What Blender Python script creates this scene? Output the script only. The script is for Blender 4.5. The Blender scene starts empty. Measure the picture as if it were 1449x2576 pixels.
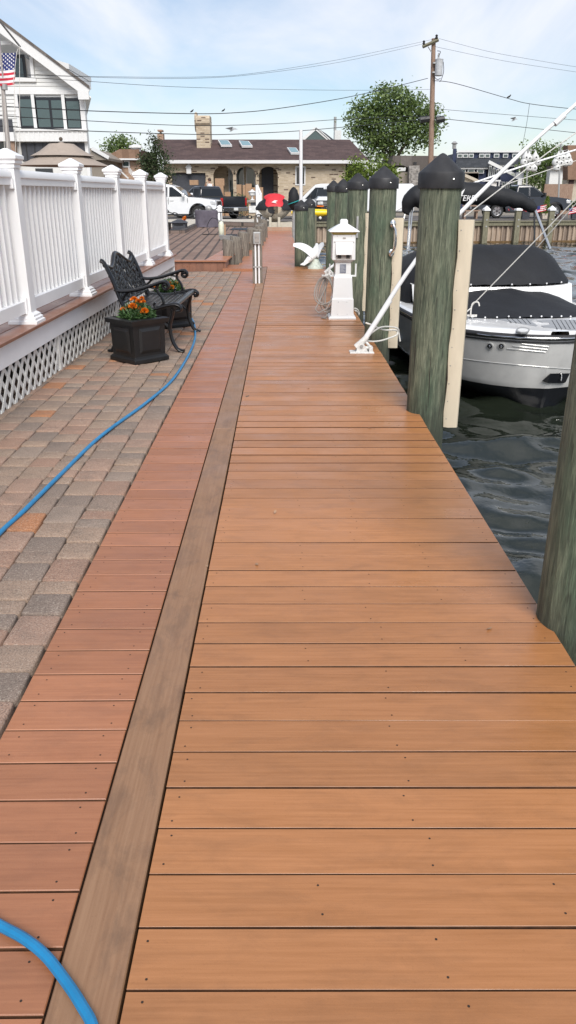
import bpy, math, random
from mathutils import Vector, Matrix
R = math.radians
random.seed(7)
scene = bpy.context.scene
col = scene.collection

# ---------------------------------------------------------------- camera, sky, sun, exposure
CAM_H = 1.47                       # metres above the dock boards
F_PX, CX, CY = 1950.0, 724.5, 1288.0   # pixel units of a 1449 x 2576 view of the photograph
PITCH, YAW = math.atan(801.0 / F_PX), math.atan(15.5 / 2108.0)
cd = bpy.data.cameras.new('camera'); cam = bpy.data.objects.new('camera', cd); col.objects.link(cam)
cam.location = (0, 0, CAM_H); cam.rotation_euler = (math.pi / 2 - PITCH, 0, -YAW)
cd.sensor_fit = 'VERTICAL'; cd.sensor_height = 24.0; cd.lens = 24.0 * F_PX / 2576.0
cd.clip_start = 0.05; cd.clip_end = 3000
scene.camera = cam

SUN_EL, SUN_AZ = R(44), R(169)     # azimuth clockwise from +Y (the dock's direction)
world = bpy.data.worlds.new('World'); scene.world = world; world.use_nodes = True
wt = world.node_tree; wt.nodes.clear()
def wn(t, **k):
    n = wt.nodes.new(t)
    for a, b in k.items(): setattr(n, a, b)
    return n
sky = wn('ShaderNodeTexSky', sky_type='NISHITA', sun_disc=False, sun_elevation=SUN_EL, sun_rotation=SUN_AZ,
         air_density=1.0, dust_density=0.6, ozone_density=1.6)
bg = wn('ShaderNodeBackground'); out = wn('ShaderNodeOutputWorld')
tc = wn('ShaderNodeTexCoord'); sep = wn('ShaderNodeSeparateXYZ')
wt.links.new(tc.outputs['Generated'], sep.inputs[0])
zz = wn('ShaderNodeMath', operation='ADD', use_clamp=False); zz.inputs[1].default_value = 0.22
wt.links.new(sep.outputs[2], zz.inputs[0])
dx = wn('ShaderNodeMath', operation='DIVIDE'); dy = wn('ShaderNodeMath', operation='DIVIDE')
wt.links.new(sep.outputs[0], dx.inputs[0]); wt.links.new(zz.outputs[0], dx.inputs[1])
wt.links.new(sep.outputs[1], dy.inputs[0]); wt.links.new(zz.outputs[0], dy.inputs[1])
cmb = wn('ShaderNodeCombineXYZ'); wt.links.new(dx.outputs[0], cmb.inputs[0]); wt.links.new(dy.outputs[0], cmb.inputs[1])
mp = wn('ShaderNodeMapping'); mp.inputs['Scale'].default_value = (1.15, 0.38, 1); mp.inputs['Rotation'].default_value = (0, 0, R(35))
mp.inputs['Location'].default_value = (3.1, 1.7, 0)
wt.links.new(cmb.outputs[0], mp.inputs[0])
n1 = wn('ShaderNodeTexNoise'); n1.inputs['Scale'].default_value = 0.9; n1.inputs['Detail'].default_value = 7; n1.inputs['Roughness'].default_value = 0.55
n1.inputs['Distortion'].default_value = 1.1
wt.links.new(mp.outputs[0], n1.inputs['Vector'])
rmp = wn('ShaderNodeMapRange'); rmp.inputs[1].default_value = 0.38; rmp.inputs[2].default_value = 0.66; rmp.inputs[3].default_value = 0.04; rmp.inputs[4].default_value = 0.95
wt.links.new(n1.outputs['Fac'], rmp.inputs[0])
mx = wn('ShaderNodeMix', data_type='RGBA')
mx.inputs['B'].default_value = (7.5, 7.8, 8.2, 1)
wt.links.new(rmp.outputs[0], mx.inputs['Factor']); wt.links.new(sky.outputs[0], mx.inputs['A'])
tint = wn('ShaderNodeMix', data_type='RGBA', blend_type='MULTIPLY'); tint.inputs['Factor'].default_value = 1; tint.inputs['B'].default_value = (1.0, .982, 1.0, 1)
wt.links.new(mx.outputs['Result'], tint.inputs['A']); wt.links.new(tint.outputs['Result'], bg.inputs[0]); wt.links.new(bg.outputs[0], out.inputs[0])
bg.inputs[1].default_value = 0.066

sd = bpy.data.lights.new('sun', 'SUN'); sun = bpy.data.objects.new('sun', sd); col.objects.link(sun)
sd.energy = 2.0; sd.angle = R(32); sd.color = (1, 0.96, 0.90)
sdir = Vector((math.sin(SUN_AZ) * math.cos(SUN_EL), math.cos(SUN_AZ) * math.cos(SUN_EL), math.sin(SUN_EL)))
sun.rotation_euler = sdir.to_track_quat('Z', 'Y').to_euler(); sun.location = (8, -12, 30)
vs = scene.view_settings
vs.view_transform = 'Standard'; vs.look = 'None'; vs.gamma = 1; vs.exposure = 0.98; vs.use_curve_mapping = False

# ---------------------------------------------------------------- pixel -> place
_cp, _sp, _cy, _sy = math.cos(PITCH), math.sin(PITCH), math.cos(YAW), math.sin(YAW)
_fw = Vector((_sy * _cp, _cy * _cp, -_sp)); _rt = Vector((_cy, -_sy, 0)); _up = _rt.cross(_fw)
CR = {'D': (1, 0, 0), 'A1': (.3351, 0, 38.3), 'A2': (.3968, 357.8, 255.6), 'A3': (.4048, 862.5, 63.9), 'A4': (.3351, 0, 357.8),
      'A5': (.2734, 242.8, 600.6), 'A6': (.2645, 702.8, 408.9), 'A7': (.3386, 958.3, 383.3), 'B1': (.2645, 383.3, 396.1),
      'B2': (.1764, 741.1, 408.9), 'B3': (.3122, 996.7, 332.2), 'C1': (.22046, 0, 0), 'C2': (.1764, 626.1, 460), 'C3': (.1764, 383.3, 447.2),
      'C4': (.25045, 1086.1, 472.8), 'C5': (.2284, 1118.1, 690), 'C6': (.1764, 996.7, 357.8), 'C8': (.1411, 242.8, 319.4)}
def ray(x, y, k='D'):
    s, ox, oy = CR[k]; x = x * s + ox; y = y * s + oy
    return _fw + _rt * ((x - CX) / F_PX) - _up * ((y - CY) / F_PX)
def G(x, y, z=0.0, k='D'):            # where the ray meets a level surface
    d = ray(x, y, k); t = (z - CAM_H) / d.z
    return Vector((d.x * t, d.y * t, z))
def W(x, y, Y, k='D'):                # where the ray meets an upright face at distance Y
    d = ray(x, y, k); t = Y / d.y
    return Vector((d.x * t, Y, CAM_H + d.z * t))
def WP(x, y, p, q, k='D'):            # ... an upright face through plan points p, q
    d = ray(x, y, k); ex, ey = q[0] - p[0], q[1] - p[1]
    t = (p[0] * ey - p[1] * ex) / (d.x * ey - d.y * ex)
    return Vector((d.x * t, d.y * t, CAM_H + d.z * t))

# ---------------------------------------------------------------- mesh builder
class MB:
    def __init__(s): s.v = []; s.f = []; s.m = []
    def add(s, vs, fs, mi=0):
        o = len(s.v); s.v += [tuple(p) for p in vs]
        for f in fs: s.f.append(tuple(i + o for i in f)); s.m.append(mi)
        return s
    def box(s, x0, x1, y0, y1, z0, z1, mi=0):
        v = [(x0,y0,z0),(x1,y0,z0),(x1,y1,z0),(x0,y1,z0),(x0,y0,z1),(x1,y0,z1),(x1,y1,z1),(x0,y1,z1)]
        return s.add(v, [(3,2,1,0),(4,5,6,7),(0,1,5,4),(1,2,6,5),(2,3,7,6),(3,0,4,7)], mi)
    def cbox(s, x0, x1, y0, y1, z0, z1, b, mi=0):      # top edges chamfered
        v = [(x0,y0,z0),(x1,y0,z0),(x1,y1,z0),(x0,y1,z0),(x0,y0,z1-b),(x1,y0,z1-b),(x1,y1,z1-b),(x0,y1,z1-b),
             (x0+b,y0+b,z1),(x1-b,y0+b,z1),(x1-b,y1-b,z1),(x0+b,y1-b,z1)]
        f = [(3,2,1,0),(8,9,10,11)]
        for i in range(4):
            j = (i+1) % 4; f += [(i,j,4+j,4+i),(4+i,4+j,8+j,8+i)]
        return s.add(v, f, mi)
    def obox(s, c, sz, M=None, mi=0):                  # centred box with its own axes
        M = M or Matrix.Identity(3); h = [a/2 for a in sz]; c = Vector(c)
        v = [c + M @ Vector((a*h[0], b*h[1], d*h[2])) for d in (-1,1) for a, b in ((-1,-1),(1,-1),(1,1),(-1,1))]
        return s.add(v, [(3,2,1,0),(4,5,6,7),(0,1,5,4),(1,2,6,5),(2,3,7,6),(3,0,4,7)], mi)
    def loft(s, rings, closed=True, cap=True, mi=0):
        n = len(rings[0]); o = len(s.v)
        for r in rings: s.v += [tuple(p) for p in r]
        for i in range(len(rings)-1):
            for j in range(n if closed else n-1):
                k = (j+1) % n
                s.f.append((o+i*n+j, o+i*n+k, o+(i+1)*n+k, o+(i+1)*n+j)); s.m.append(mi)
        if cap and closed:
            s.f.append(tuple(o+j for j in reversed(range(n)))); s.m.append(mi)
            e = o+(len(rings)-1)*n
            s.f.append(tuple(e+j for j in range(n))); s.m.append(mi)
        return s
    def tube(s, pts, r, n=8, mi=0, cap=True, closed=False):
        pts = [Vector(p) for p in pts]; N = len(pts)
        rs = r if isinstance(r, (list, tuple)) else [r]*N
        rings = []; prev = None
        for i, p in enumerate(pts):
            if closed: t = pts[(i+1) % N] - pts[i-1]
            else: t = pts[min(i+1, N-1)] - pts[max(i-1, 0)]
            t.normalize()
            if prev is None:
                a = Vector((0,0,1)) if abs(t.z) < .9 else Vector((1,0,0))
                u = t.cross(a).normalized()
            else:
                u = (prev - t*prev.dot(t))
                u = u.normalized() if u.length > 1e-6 else t.orthogonal().normalized()
            prev = u; w = t.cross(u)
            rings.append([p + (u*math.cos(2*math.pi*k/n) + w*math.sin(2*math.pi*k/n))*rs[i] for k in range(n)])
        if closed: rings.append(rings[0]); cap = False
        return s.loft(rings, True, cap, mi)
    def lathe(s, prof, c=(0,0,0), n=16, mi=0, sx=1, sy=1, ph=0, cap=True):
        c = Vector(c)
        rings = [[c + Vector((r*sx*math.cos(2*math.pi*k/n+ph), r*sy*math.sin(2*math.pi*k/n+ph), z)) for k in range(n)] for r, z in prof]
        return s.loft(rings, True, cap, mi)
    def sq(s, prof, c=(0,0,0), mi=0, rz=0):            # square section stack: (half width, z)
        return s.lathe([(h*math.sqrt(2), z) for h, z in prof], c, 4, mi, ph=math.pi/4+rz)
    def prism(s, poly, a, b, axis='y', mi=0):          # polygon (u,v) pushed from a to b along axis
        mk = {'y': lambda u, v, t: (u, t, v), 'x': lambda u, v, t: (t, u, v), 'z': lambda u, v, t: (u, v, t)}[axis]
        n = len(poly); v = [mk(u, w, a) for u, w in poly] + [mk(u, w, b) for u, w in poly]
        f = [tuple(range(n)), tuple(reversed(range(n, 2*n)))] + [(j, i, n+i, n+j) for i in range(n) for j in ((i+1) % n,)]
        return s.add(v, f, mi)
    def ball(s, c, r, n=10, m=7, mi=0, jit=0):
        rx, ry, rz = r if isinstance(r, (tuple, list)) else (r, r, r); c = Vector(c)
        rings = []
        for i in range(m+1):
            t = math.pi*min(max(i/m, .02), .98); q = math.sin(t); z = -math.cos(t)
            rings.append([c + Vector((rx*q*math.cos(2*math.pi*k/n), ry*q*math.sin(2*math.pi*k/n), rz*z))*(1+random.uniform(-jit, jit)) for k in range(n)])
        return s.loft(rings, True, True, mi)
    def quad(s, a, b, c, d, mi=0): return s.add([a, b, c, d], [(0,1,2,3)], mi)
    def xf(s, fn): s.v = [tuple(fn(Vector(p))) for p in s.v]; return s
    def join(s, o, mi=None):
        n = len(s.v); s.v += o.v
        for f, m in zip(o.f, o.m): s.f.append(tuple(i+n for i in f)); s.m.append(m if mi is None else mi)
        return s

def mesh(name, mb, mats, smooth=True, ang=32):
    me = bpy.data.meshes.new(name); me.from_pydata(mb.v, [], mb.f)
    for m in (mats if isinstance(mats, (list, tuple)) else [mats]): me.materials.append(m)
    if any(mb.m): me.polygons.foreach_set('material_index', mb.m)
    me.validate(); me.update()
    if smooth:
        me.polygons.foreach_set('use_smooth', [True]*len(me.polygons)); me.set_sharp_from_angle(angle=R(ang))
    return me
def world_m(o):
    m = Matrix.LocRotScale(o.location, o.rotation_euler, o.scale)
    return world_m(o.parent) @ m if o.parent else m
def tag(o, label=None, cat=None, group=None, kind=None):
    if label: o['label'] = label
    if cat: o['category'] = cat
    if group: o['group'] = group
    if kind: o['kind'] = kind
    return o
def ob(name, me, parent=None, loc=(0,0,0), rz=0):
    o = bpy.data.objects.new(name, me); col.objects.link(o)
    o.location = loc; o.rotation_euler = (0, 0, rz) if not isinstance(rz, tuple) else rz
    if parent: o.parent = parent
    return o
def thing(name, loc, label, cat, group=None, rz=0, kind=None):
    return tag(ob(name, None, None, loc, rz), label, cat, group, kind)
def part(name, mb, mat, parent, world=False, smooth=True, ang=32, loc=None, bevel=0):
    # world=True: the shape was laid out in place, bring it into the parent's frame
    mb2 = mb
    if world and parent:
        inv = world_m(parent).inverted(); mb2 = MB(); mb2.f, mb2.m = mb.f, mb.m
        mb2.v = [tuple(inv @ Vector(p)) for p in mb.v]
    o = ob(name, mesh(name, mb2, mat, smooth, ang), parent, loc or (0,0,0))
    if bevel:
        b = o.modifiers.new('bevel', 'BEVEL'); b.width = bevel; b.segments = 2; b.limit_method = 'ANGLE'; b.angle_limit = R(40)
    return o
def solo(name, mb, mat, label, cat, group=None, smooth=True, ang=32, kind=None, bevel=0, origin=None):
    # a thing that is one mesh, laid out in place; its origin goes to its base
    if origin is None:
        xs, ys, zs = zip(*mb.v); origin = ((min(xs)+max(xs))/2, (min(ys)+max(ys))/2, min(zs))
    mb2 = MB(); mb2.f, mb2.m = mb.f, mb.m; mb2.v = [(p[0]-origin[0], p[1]-origin[1], p[2]-origin[2]) for p in mb.v]
    o = ob(name, mesh(name, mb2, mat, smooth, ang), None, origin)
    if bevel:
        b = o.modifiers.new('bevel', 'BEVEL'); b.width = bevel; b.segments = 2; b.limit_method = 'ANGLE'; b.angle_limit = R(40)
    return tag(o, label, cat, group, kind)
def copy_tree(o, parent=None):
    c = o.copy(); col.objects.link(c); c.parent = parent
    for ch in list(o.children): copy_tree(ch, c)
    return c

# ---------------------------------------------------------------- materials
def nt(name):
    m = bpy.data.materials.new(name); m.use_nodes = True; t = m.node_tree
    b = t.nodes['Principled BSDF']
    return m, t, b
def node(t, ty, ins=None, **k):
    n = t.nodes.new(ty)
    for a, b in k.items(): setattr(n, a, b)
    for a, b in (ins or {}).items():
        if hasattr(b, 'is_linked') or isinstance(b, bpy.types.NodeSocket): t.links.new(b, n.inputs[a])
        else: n.inputs[a].default_value = b
    return n
def coords(t, stretch=(1,1,1), rand=True):
    tcn = node(t, 'ShaderNodeTexCoord'); v = tcn.outputs['Object']
    if rand:
        oi = node(t, 'ShaderNodeObjectInfo'); mu = node(t, 'ShaderNodeMath', {0: oi.outputs['Random'], 1: 53.0}, operation='MULTIPLY')
        v = node(t, 'ShaderNodeVectorMath', {0: v, 1: mu.outputs[0]}, operation='ADD').outputs[0]
    return node(t, 'ShaderNodeVectorMath', {0: v, 1: stretch}, operation='MULTIPLY').outputs[0]
def noise(t, v, scale, detail=4, rough=.55, dist=0):
    return node(t, 'ShaderNodeTexNoise', {'Vector': v, 'Scale': scale, 'Detail': detail, 'Roughness': rough, 'Distortion': dist}).outputs['Fac']
def rng(t, f, a, b, c=0.0, d=1.0):
    return node(t, 'ShaderNodeMapRange', {0: f, 1: a, 2: b, 3: c, 4: d}).outputs[0]
def mixc(t, f, a, b, mode='MIX'):
    n = node(t, 'ShaderNodeMix', data_type='RGBA', blend_type=mode)
    for k, v in (('Factor', f), ('A', a), ('B', b)):
        s = [i for i in n.inputs if i.name == k and (i.type == 'RGBA' if k != 'Factor' else i.type == 'VALUE')][0]
        if isinstance(v, bpy.types.NodeSocket): t.links.new(v, s)
        else: s.default_value = v if k == 'Factor' else (*v[:3], 1)
    return [o for o in n.outputs if o.type == 'RGBA'][0]
def bumpn(t, b, h, strength=.3, dist=.01):
    n = node(t, 'ShaderNodeBump', {'Height': h, 'Strength': strength, 'Distance': dist}); t.links.new(n.outputs[0], b.inputs['Normal'])
def sc(c, k): return tuple(min(1, a*k) for a in c)
def M(name, c, rough=.6, metal=0, var=.18, scale=6, stretch=(1,1,1), bump=0, bscale=None, bdist=.004, orand=0, c2=None, spec=None, coat=0, rvar=0):
    m, t, b = nt(name); v = coords(t, stretch)
    f = rng(t, noise(t, v, scale), .3, .7)
    cc = mixc(t, f, sc(c, 1-var), c2 or sc(c, 1+var))
    if orand:
        oi = node(t, 'ShaderNodeObjectInfo'); k = rng(t, oi.outputs['Random'], 0, 1, 1-orand, 1+orand)
        cmbn = node(t, 'ShaderNodeCombineXYZ', {0: k, 1: k, 2: k})
        cc = mixc(t, 1.0, cc, cmbn.outputs[0], 'MULTIPLY')
    t.links.new(cc, b.inputs['Base Color'])
    b.inputs['Roughness'].default_value = rough; b.inputs['Metallic'].default_value = metal
    if rvar: t.links.new(rng(t, noise(t, v, scale*.6, 3), .3, .7, max(.02, rough-rvar), rough+rvar), b.inputs['Roughness'])
    if spec is not None: b.inputs['Specular IOR Level'].default_value = spec
    if coat: b.inputs['Coat Weight'].default_value = coat; b.inputs['Coat Roughness'].default_value = .08
    if bump: bumpn(t, b, noise(t, v, bscale or scale*4, 5), bump, bdist)
    return m
def composite(name, c, c2, stain=.35, along=0, rough=.37):
    m, t, b = nt(name); st = [1, 1, 1]; st[along] = .035
    v = coords(t, tuple(st)); vb = coords(t, (1, 1, 1))
    grain = noise(t, v, 95, 3, .6)
    cc = mixc(t, rng(t, grain, .3, .72), c, c2)
    oi = node(t, 'ShaderNodeObjectInfo'); k = rng(t, oi.outputs['Random'], 0, 1, .87, 1.10)
    cc = mixc(t, 1.0, cc, node(t, 'ShaderNodeCombineXYZ', {0: k, 1: k, 2: k}).outputs[0], 'MULTIPLY')
    sv = coords(t, (1.0, 2.2, 1) if along == 0 else (2.2, 1.0, 1))
    bl = rng(t, noise(t, sv, 5.5, 7, .68, .4), .47, .72, 0, stain)
    cc = mixc(t, bl, cc, (c[0]*.42, c[1]*.46, c[2]*.55))
    sp = rng(t, noise(t, vb, 210, 2), .62, .75, 0, .22)
    cc = mixc(t, sp, cc, sc(c, .55))
    t.links.new(cc, b.inputs['Base Color'])
    t.links.new(rng(t, noise(t, vb, 3.2, 4), .3, .7, rough-.10, rough+.14), b.inputs['Roughness'])
    b.inputs['Specular IOR Level'].default_value = .62
    bumpn(t, b, node(t, 'ShaderNodeMath', {0: grain, 1: noise(t, vb, 320, 2)}, operation='ADD').outputs[0], .16, .002)
    return m
m_tan = composite('tan_composite', (.362, .150, .051), (.455, .198, .077), .30)
m_red = composite('red_composite', (.318, .124, .056), (.392, .162, .076), .26)
m_walk = composite('salmon_composite', (.37, .152, .074), (.44, .19, .10), .16)
m_trim = composite('weathered_trim', (.255, .132, .066), (.325, .182, .098), .62, 1, .46)
m_deckb = composite('brown_deck_board', (.215, .100, .062), (.30, .140, .088), .35, 1)
m_edge = M('seam_shade_edge', (.085, .035, .014), .9, var=.4, scale=30)  # seam shade put into the colour: plank sides darkened so the gaps read dark
m_nail = M('nail_hole', (.03, .018, .012), .8)
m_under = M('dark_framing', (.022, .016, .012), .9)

def paver_mat():
    m, t, b = nt('paver_stone'); v = coords(t)
    oi = node(t, 'ShaderNodeObjectInfo'); ge = node(t, 'ShaderNodeNewGeometry')
    r = node(t, 'ShaderNodeMath', {0: oi.outputs['Random'], 1: ge.outputs['Random Per Island']}, operation='ADD')
    r = node(t, 'ShaderNodeMath', {0: r.outputs[0]}, operation='FRACT').outputs[0]
    cr = node(t, 'ShaderNodeValToRGB', {'Fac': r}); e = cr.color_ramp; e.interpolation = 'CONSTANT'
    cols = [(0, (0.306, 0.215, 0.157)), (.16, (0.257, 0.185, 0.141)), (.30, (0.330, 0.211, 0.153)), (.46, (0.282, 0.211, 0.164)), (.58, (0.219, 0.164, 0.130)),
            (.70, (0.322, 0.224, 0.161)), (.82, (0.316, 0.190, 0.133)), (.955, (0.389, 0.168, 0.074))]
    e.elements[0].color = (*cols[0][1], 1); e.elements[1].position = cols[1][0]; e.elements[1].color = (*cols[1][1], 1)
    for p, c in cols[2:]: x = e.elements.new(p); x.color = (*c, 1)
    g1 = noise(t, v, 160, 3, .7); g2 = noise(t, v, 9, 4)
    cc = mixc(t, rng(t, g1, .36, .48, .62, 0), cr.outputs[0], (.055, .048, .042))
    cc = mixc(t, rng(t, g1, .56, .66, 0, .55), cc, (.52, .47, .40))
    cc = mixc(t, rng(t, g2, .45, .75, 0, .35), cc, (.10, .085, .07))
    t.links.new(cc, b.inputs['Base Color']); b.inputs['Roughness'].default_value = .82
    bumpn(t, b, node(t, 'ShaderNodeMath', {0: g1, 1: node(t, 'ShaderNodeMath', {0: g2, 1: 2.0}, operation='MULTIPLY').outputs[0]}, operation='ADD').outputs[0], .6, .006)
    return m
m_paver = paver_mat()
m_sand = M('joint_sand', (.045, .036, .028), .95, var=.4, scale=30, bump=.6, bscale=120, bdist=.01)

def piling_mat():
    m, t, b = nt('treated_piling'); v = coords(t, (1, 1, .11)); vb = coords(t, (1, 1, .35)); vr = coords(t, rand=False)
    fig = node(t, 'ShaderNodeTexWave', {'Vector': v, 'Scale': 5.5, 'Distortion': 13.0, 'Detail': 3.0, 'Detail Scale': 1.6}, wave_type='BANDS', bands_direction='X').outputs['Fac']
    streak = noise(t, v, 42, 5, .65, .3)
    cc = mixc(t, rng(t, streak, .32, .68), (.040, .052, .034), (.20, .212, .140))
    cc = mixc(t, rng(t, fig, .72, .95, 0, .55), cc, (.225, .24, .165))
    cc = mixc(t, rng(t, noise(t, vb, 4.2, 4), .42, .66, 0, .75), cc, (.060, .100, .062))
    cc = mixc(t, rng(t, noise(t, v, 70, 2, .5, .5), .63, .70, 0, .6), cc, (.018, .017, .012))
    sepn = node(t, 'ShaderNodeSeparateXYZ', {0: vr})
    wet = node(t, 'ShaderNodeMath', {0: sepn.outputs[2], 1: node(t, 'ShaderNodeMath', {0: noise(t, v, 16, 5, .7), 1: 1.1}, operation='MULTIPLY').outputs[0]}, operation='SUBTRACT').outputs[0]
    cc = mixc(t, rng(t, wet, 1.72, 2.05, .72, 0), cc, (.020, .019, .014))   # waterlogged, algae-dark foot
    fine = noise(t, coords(t, (1, 1, .07)), 170, 6, .7)
    cc = mixc(t, rng(t, fine, .42, .64, .55, 0), cc, (.022, .026, .018))
    oi = node(t, 'ShaderNodeObjectInfo'); k = rng(t, oi.outputs['Random'], 0, 1, 1.15, 1.5)
    cc = mixc(t, 1.0, cc, node(t, 'ShaderNodeCombineXYZ', {0: k, 1: k, 2: k}).outputs[0], 'MULTIPLY')
    t.links.new(cc, b.inputs['Base Color']); b.inputs['Roughness'].default_value = .78
    bumpn(t, b, node(t, 'ShaderNodeMath', {0: streak, 1: fine}, operation='ADD').outputs[0], .7, .012)
    return m
m_pile = piling_mat()
def grey_wood(name, a, c, dark=.7):
    m, t, b = nt(name); v = coords(t, (1, 1, .12)); st = noise(t, v, 38, 5, .65)
    cc = mixc(t, rng(t, st, .32, .68), a, c)
    cc = mixc(t, rng(t, noise(t, v, 60, 2), .62, .7, 0, dark), cc, (.03, .026, .02))
    t.links.new(cc, b.inputs['Base Color']); b.inputs['Roughness'].default_value = .85; bumpn(t, b, st, .5, .01); return m
m_grey = grey_wood('weathered_post', (.085, .070, .055), (.255, .225, .185))
m_bulkpost = grey_wood('bulkhead_timber', (.12, .11, .07), (.24, .225, .155), .5)
m_pole = grey_wood('utility_pole_wood', (.20, .125, .085), (.34, .235, .175), .5)

def water_mat():
    m, t, b = nt('canal_water'); tcn = node(t, 'ShaderNodeTexCoord'); v = tcn.outputs['Object']
    b.inputs['Base Color'].default_value = (.013, .017, .011, 1); b.inputs['Roughness'].default_value = .035; b.inputs['IOR'].default_value = 1.65
    h = node(t, 'ShaderNodeMath', {0: noise(t, v, 3.0, 3, .5), 1: noise(t, v, 11, 2, .5)}, operation='ADD').outputs[0]
    bumpn(t, b, h, .10, .05); return m
m_water = water_mat()

m_white = M('white_vinyl', (.82, .82, .82), .38, var=.035, scale=2.5)
m_offw = M('cream_panel', (.77, .745, .71), .5, var=.04, scale=2)
m_whitew = M('white_paint', (.76, .76, .75), .5, var=.05)
m_latt = M('lattice_white', (.66, .65, .62), .6, var=.12, scale=10)
m_fasc = M('white_fascia', (.80, .80, .81), .5, var=.03)
m_capb = M('black_plastic_cap', (.020, .020, .022), .62, var=.35, scale=14, bump=.12, bscale=180, rvar=.1)
m_iron = M('black_cast_iron', (.008, .008, .009), .30, var=.3, scale=30, bump=.25, bscale=120, bdist=.002)
m_blackp = M('black_resin', (.009, .0088, .009), .42, var=.25, bump=.1, bscale=200)
m_soil = M('potting_soil', (.03, .02, .014), .95)
m_hose = M('blue_hose', (.012, .19, .40), .38, var=.15, scale=12)
m_rub = M('tan_rub_strip', (.60, .52, .39), .55, var=.10, scale=9, stretch=(1,1,.3))
m_gel = M('white_gelcoat', (.80, .80, .79), .16, var=.02, coat=.4)
m_hullg = M('grey_hull', (.56, .555, .535), .25, metal=0, var=.06, coat=.5)
m_botp = M('black_bottom_paint', (.010, .011, .014), .35)
m_canvas = M('black_canvas', (.0075, .0085, .011), .72, var=.3, scale=3, bump=.5, bscale=5, bdist=.03)
m_chrome = M('stainless', (.62, .62, .62), .14, metal=1, var=.04)
m_alu = M('brushed_aluminium', (.55, .55, .54), .32, metal=1, var=.06)
m_pad = M('grey_foam_pad', (.30, .31, .32), .75, var=.08)
m_padl = M('pad_groove', (.05, .055, .06), .8)
m_rope = M('white_rope', (.62, .60, .55), .8, var=.15, scale=60, bump=.5, bscale=300, bdist=.002)
m_ropeg = M('tan_rope', (.38, .33, .26), .85, var=.25, scale=60)
m_pvc = M('white_fibreglass', (.74, .74, .74), .3, var=.04)
m_bracket = M('chipped_white_paint', (.62, .61, .58), .5, var=.22, scale=40, bump=.2, bscale=90)
m_ped = M('pedestal_plastic', (.74, .74, .73), .32, var=.02)
m_pedg = M('pedestal_recess', (.34, .31, .28), .5)
m_amber = M('amber_lens', (.40, .30, .04), .3)
m_sock = M('socket_dark', (.03, .024, .02), .5)
m_plate = M('rating_plate', (.20, .215, .26), .4)
m_platel = M('plate_print', (.42, .43, .46), .5)
m_plaster = M('white_plaster', (.74, .745, .74), .6, var=.06, scale=30, bump=.2, bscale=70)
m_rock = M('pale_green_rock', (.50, .55, .48), .75, var=.2, scale=25, bump=.5, bscale=50, bdist=.01)
m_cable = M('grey_cable', (.30, .275, .25), .5, var=.12)
def leaf_mat(name, a, b_, rough=.55, trans=.25):
    m, t, b = nt(name); ge = node(t, 'ShaderNodeNewGeometry')
    cc = mixc(t, ge.outputs['Random Per Island'], a, b_)
    t.links.new(cc, b.inputs['Base Color']); b.inputs['Roughness'].default_value = rough
    tr = node(t, 'ShaderNodeBsdfTranslucent'); t.links.new(cc, tr.inputs[0])
    ms = node(t, 'ShaderNodeMixShader', {0: trans, 1: b.outputs[0], 2: tr.outputs[0]})
    t.links.new(ms.outputs[0], t.nodes['Material Output'].inputs[0]); return m
m_leaf = leaf_mat('maple_leaf', (.095, .155, .045), (.27, .35, .13), .5, .38)
m_leafy = leaf_mat('yellow_green_leaf', (.11, .175, .022), (.21, .27, .045))
m_leafd = leaf_mat('juniper_leaf', (.030, .055, .020), (.085, .115, .045))
m_leafm = leaf_mat('marigold_leaf', (.030, .075, .020), (.075, .145, .045))
m_orange = leaf_mat('marigold_petal', (.62, .13, .008), (.80, .26, .012), .5, .15)
m_pink = leaf_mat('red_petal', (.55, .03, .05), (.70, .10, .10), .5, .15)
m_bark = grey_wood('bark', (.05, .038, .028), (.14, .11, .085))

def brick_mat(name, a, b_, mortar, sx=.30, sy=.10, dark=None, squash=(1,1,1), gap=.012, axes='xz', rot=0):
    m, t, b = nt(name); tcn = node(t, 'ShaderNodeTexCoord'); v = tcn.outputs['Object']
    s = node(t, 'ShaderNodeSeparateXYZ', {0: v})
    if axes == 'xz': v = node(t, 'ShaderNodeCombineXYZ', {0: node(t, 'ShaderNodeMath', {0: s.outputs[0], 1: s.outputs[1]}, operation='ADD').outputs[0], 1: s.outputs[2]}).outputs[0]
    if rot: v = node(t, 'ShaderNodeMapping', {'Vector': v, 'Rotation': (0, 0, rot)}).outputs[0]
    br = node(t, 'ShaderNodeTexBrick', {'Vector': v, 'Color1': (0, 0, 0, 1), 'Color2': (1, 1, 1, 1), 'Mortar': (.5, .5, .5, 1), 'Scale': 1.0, 'Mortar Size': gap,
                                         'Brick Width': sx, 'Row Height': sy, 'Mortar Smooth': .1, 'Bias': 0.0})
    f = node(t, 'ShaderNodeRGBToBW', {0: br.outputs['Color']}).outputs[0]
    cc = mixc(t, f, a, b_)
    if dark: cc = mixc(t, rng(t, f, .90, .905), cc, dark)
    cc = mixc(t, rng(t, noise(t, v, 5, 5), .35, .75, 0, .35), cc, sc(a, .7))
    cc = mixc(t, br.outputs['Fac'], cc, mortar)
    t.links.new(cc, b.inputs['Base Color']); b.inputs['Roughness'].default_value = .85
    inv = node(t, 'ShaderNodeMath', {0: 1.0, 1: br.outputs['Fac']}, operation='SUBTRACT').outputs[0]
    bumpn(t, b, inv, .6, .012); return m
m_brick = brick_mat('tan_brick', (.42, .33, .225), (.60, .50, .37), (.46, .39, .30), .34, .105, (.10, .060, .042))
m_brick2 = brick_mat('salmon_brick', (.34, .21, .14), (.46, .31, .22), (.38, .30, .24), .5, .16)
m_patio = brick_mat('brick_patio', (.205, .130, .098), (.270, .180, .135), (.070, .048, .038), .5, .25, axes='xy', rot=R(88), gap=.030)
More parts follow.
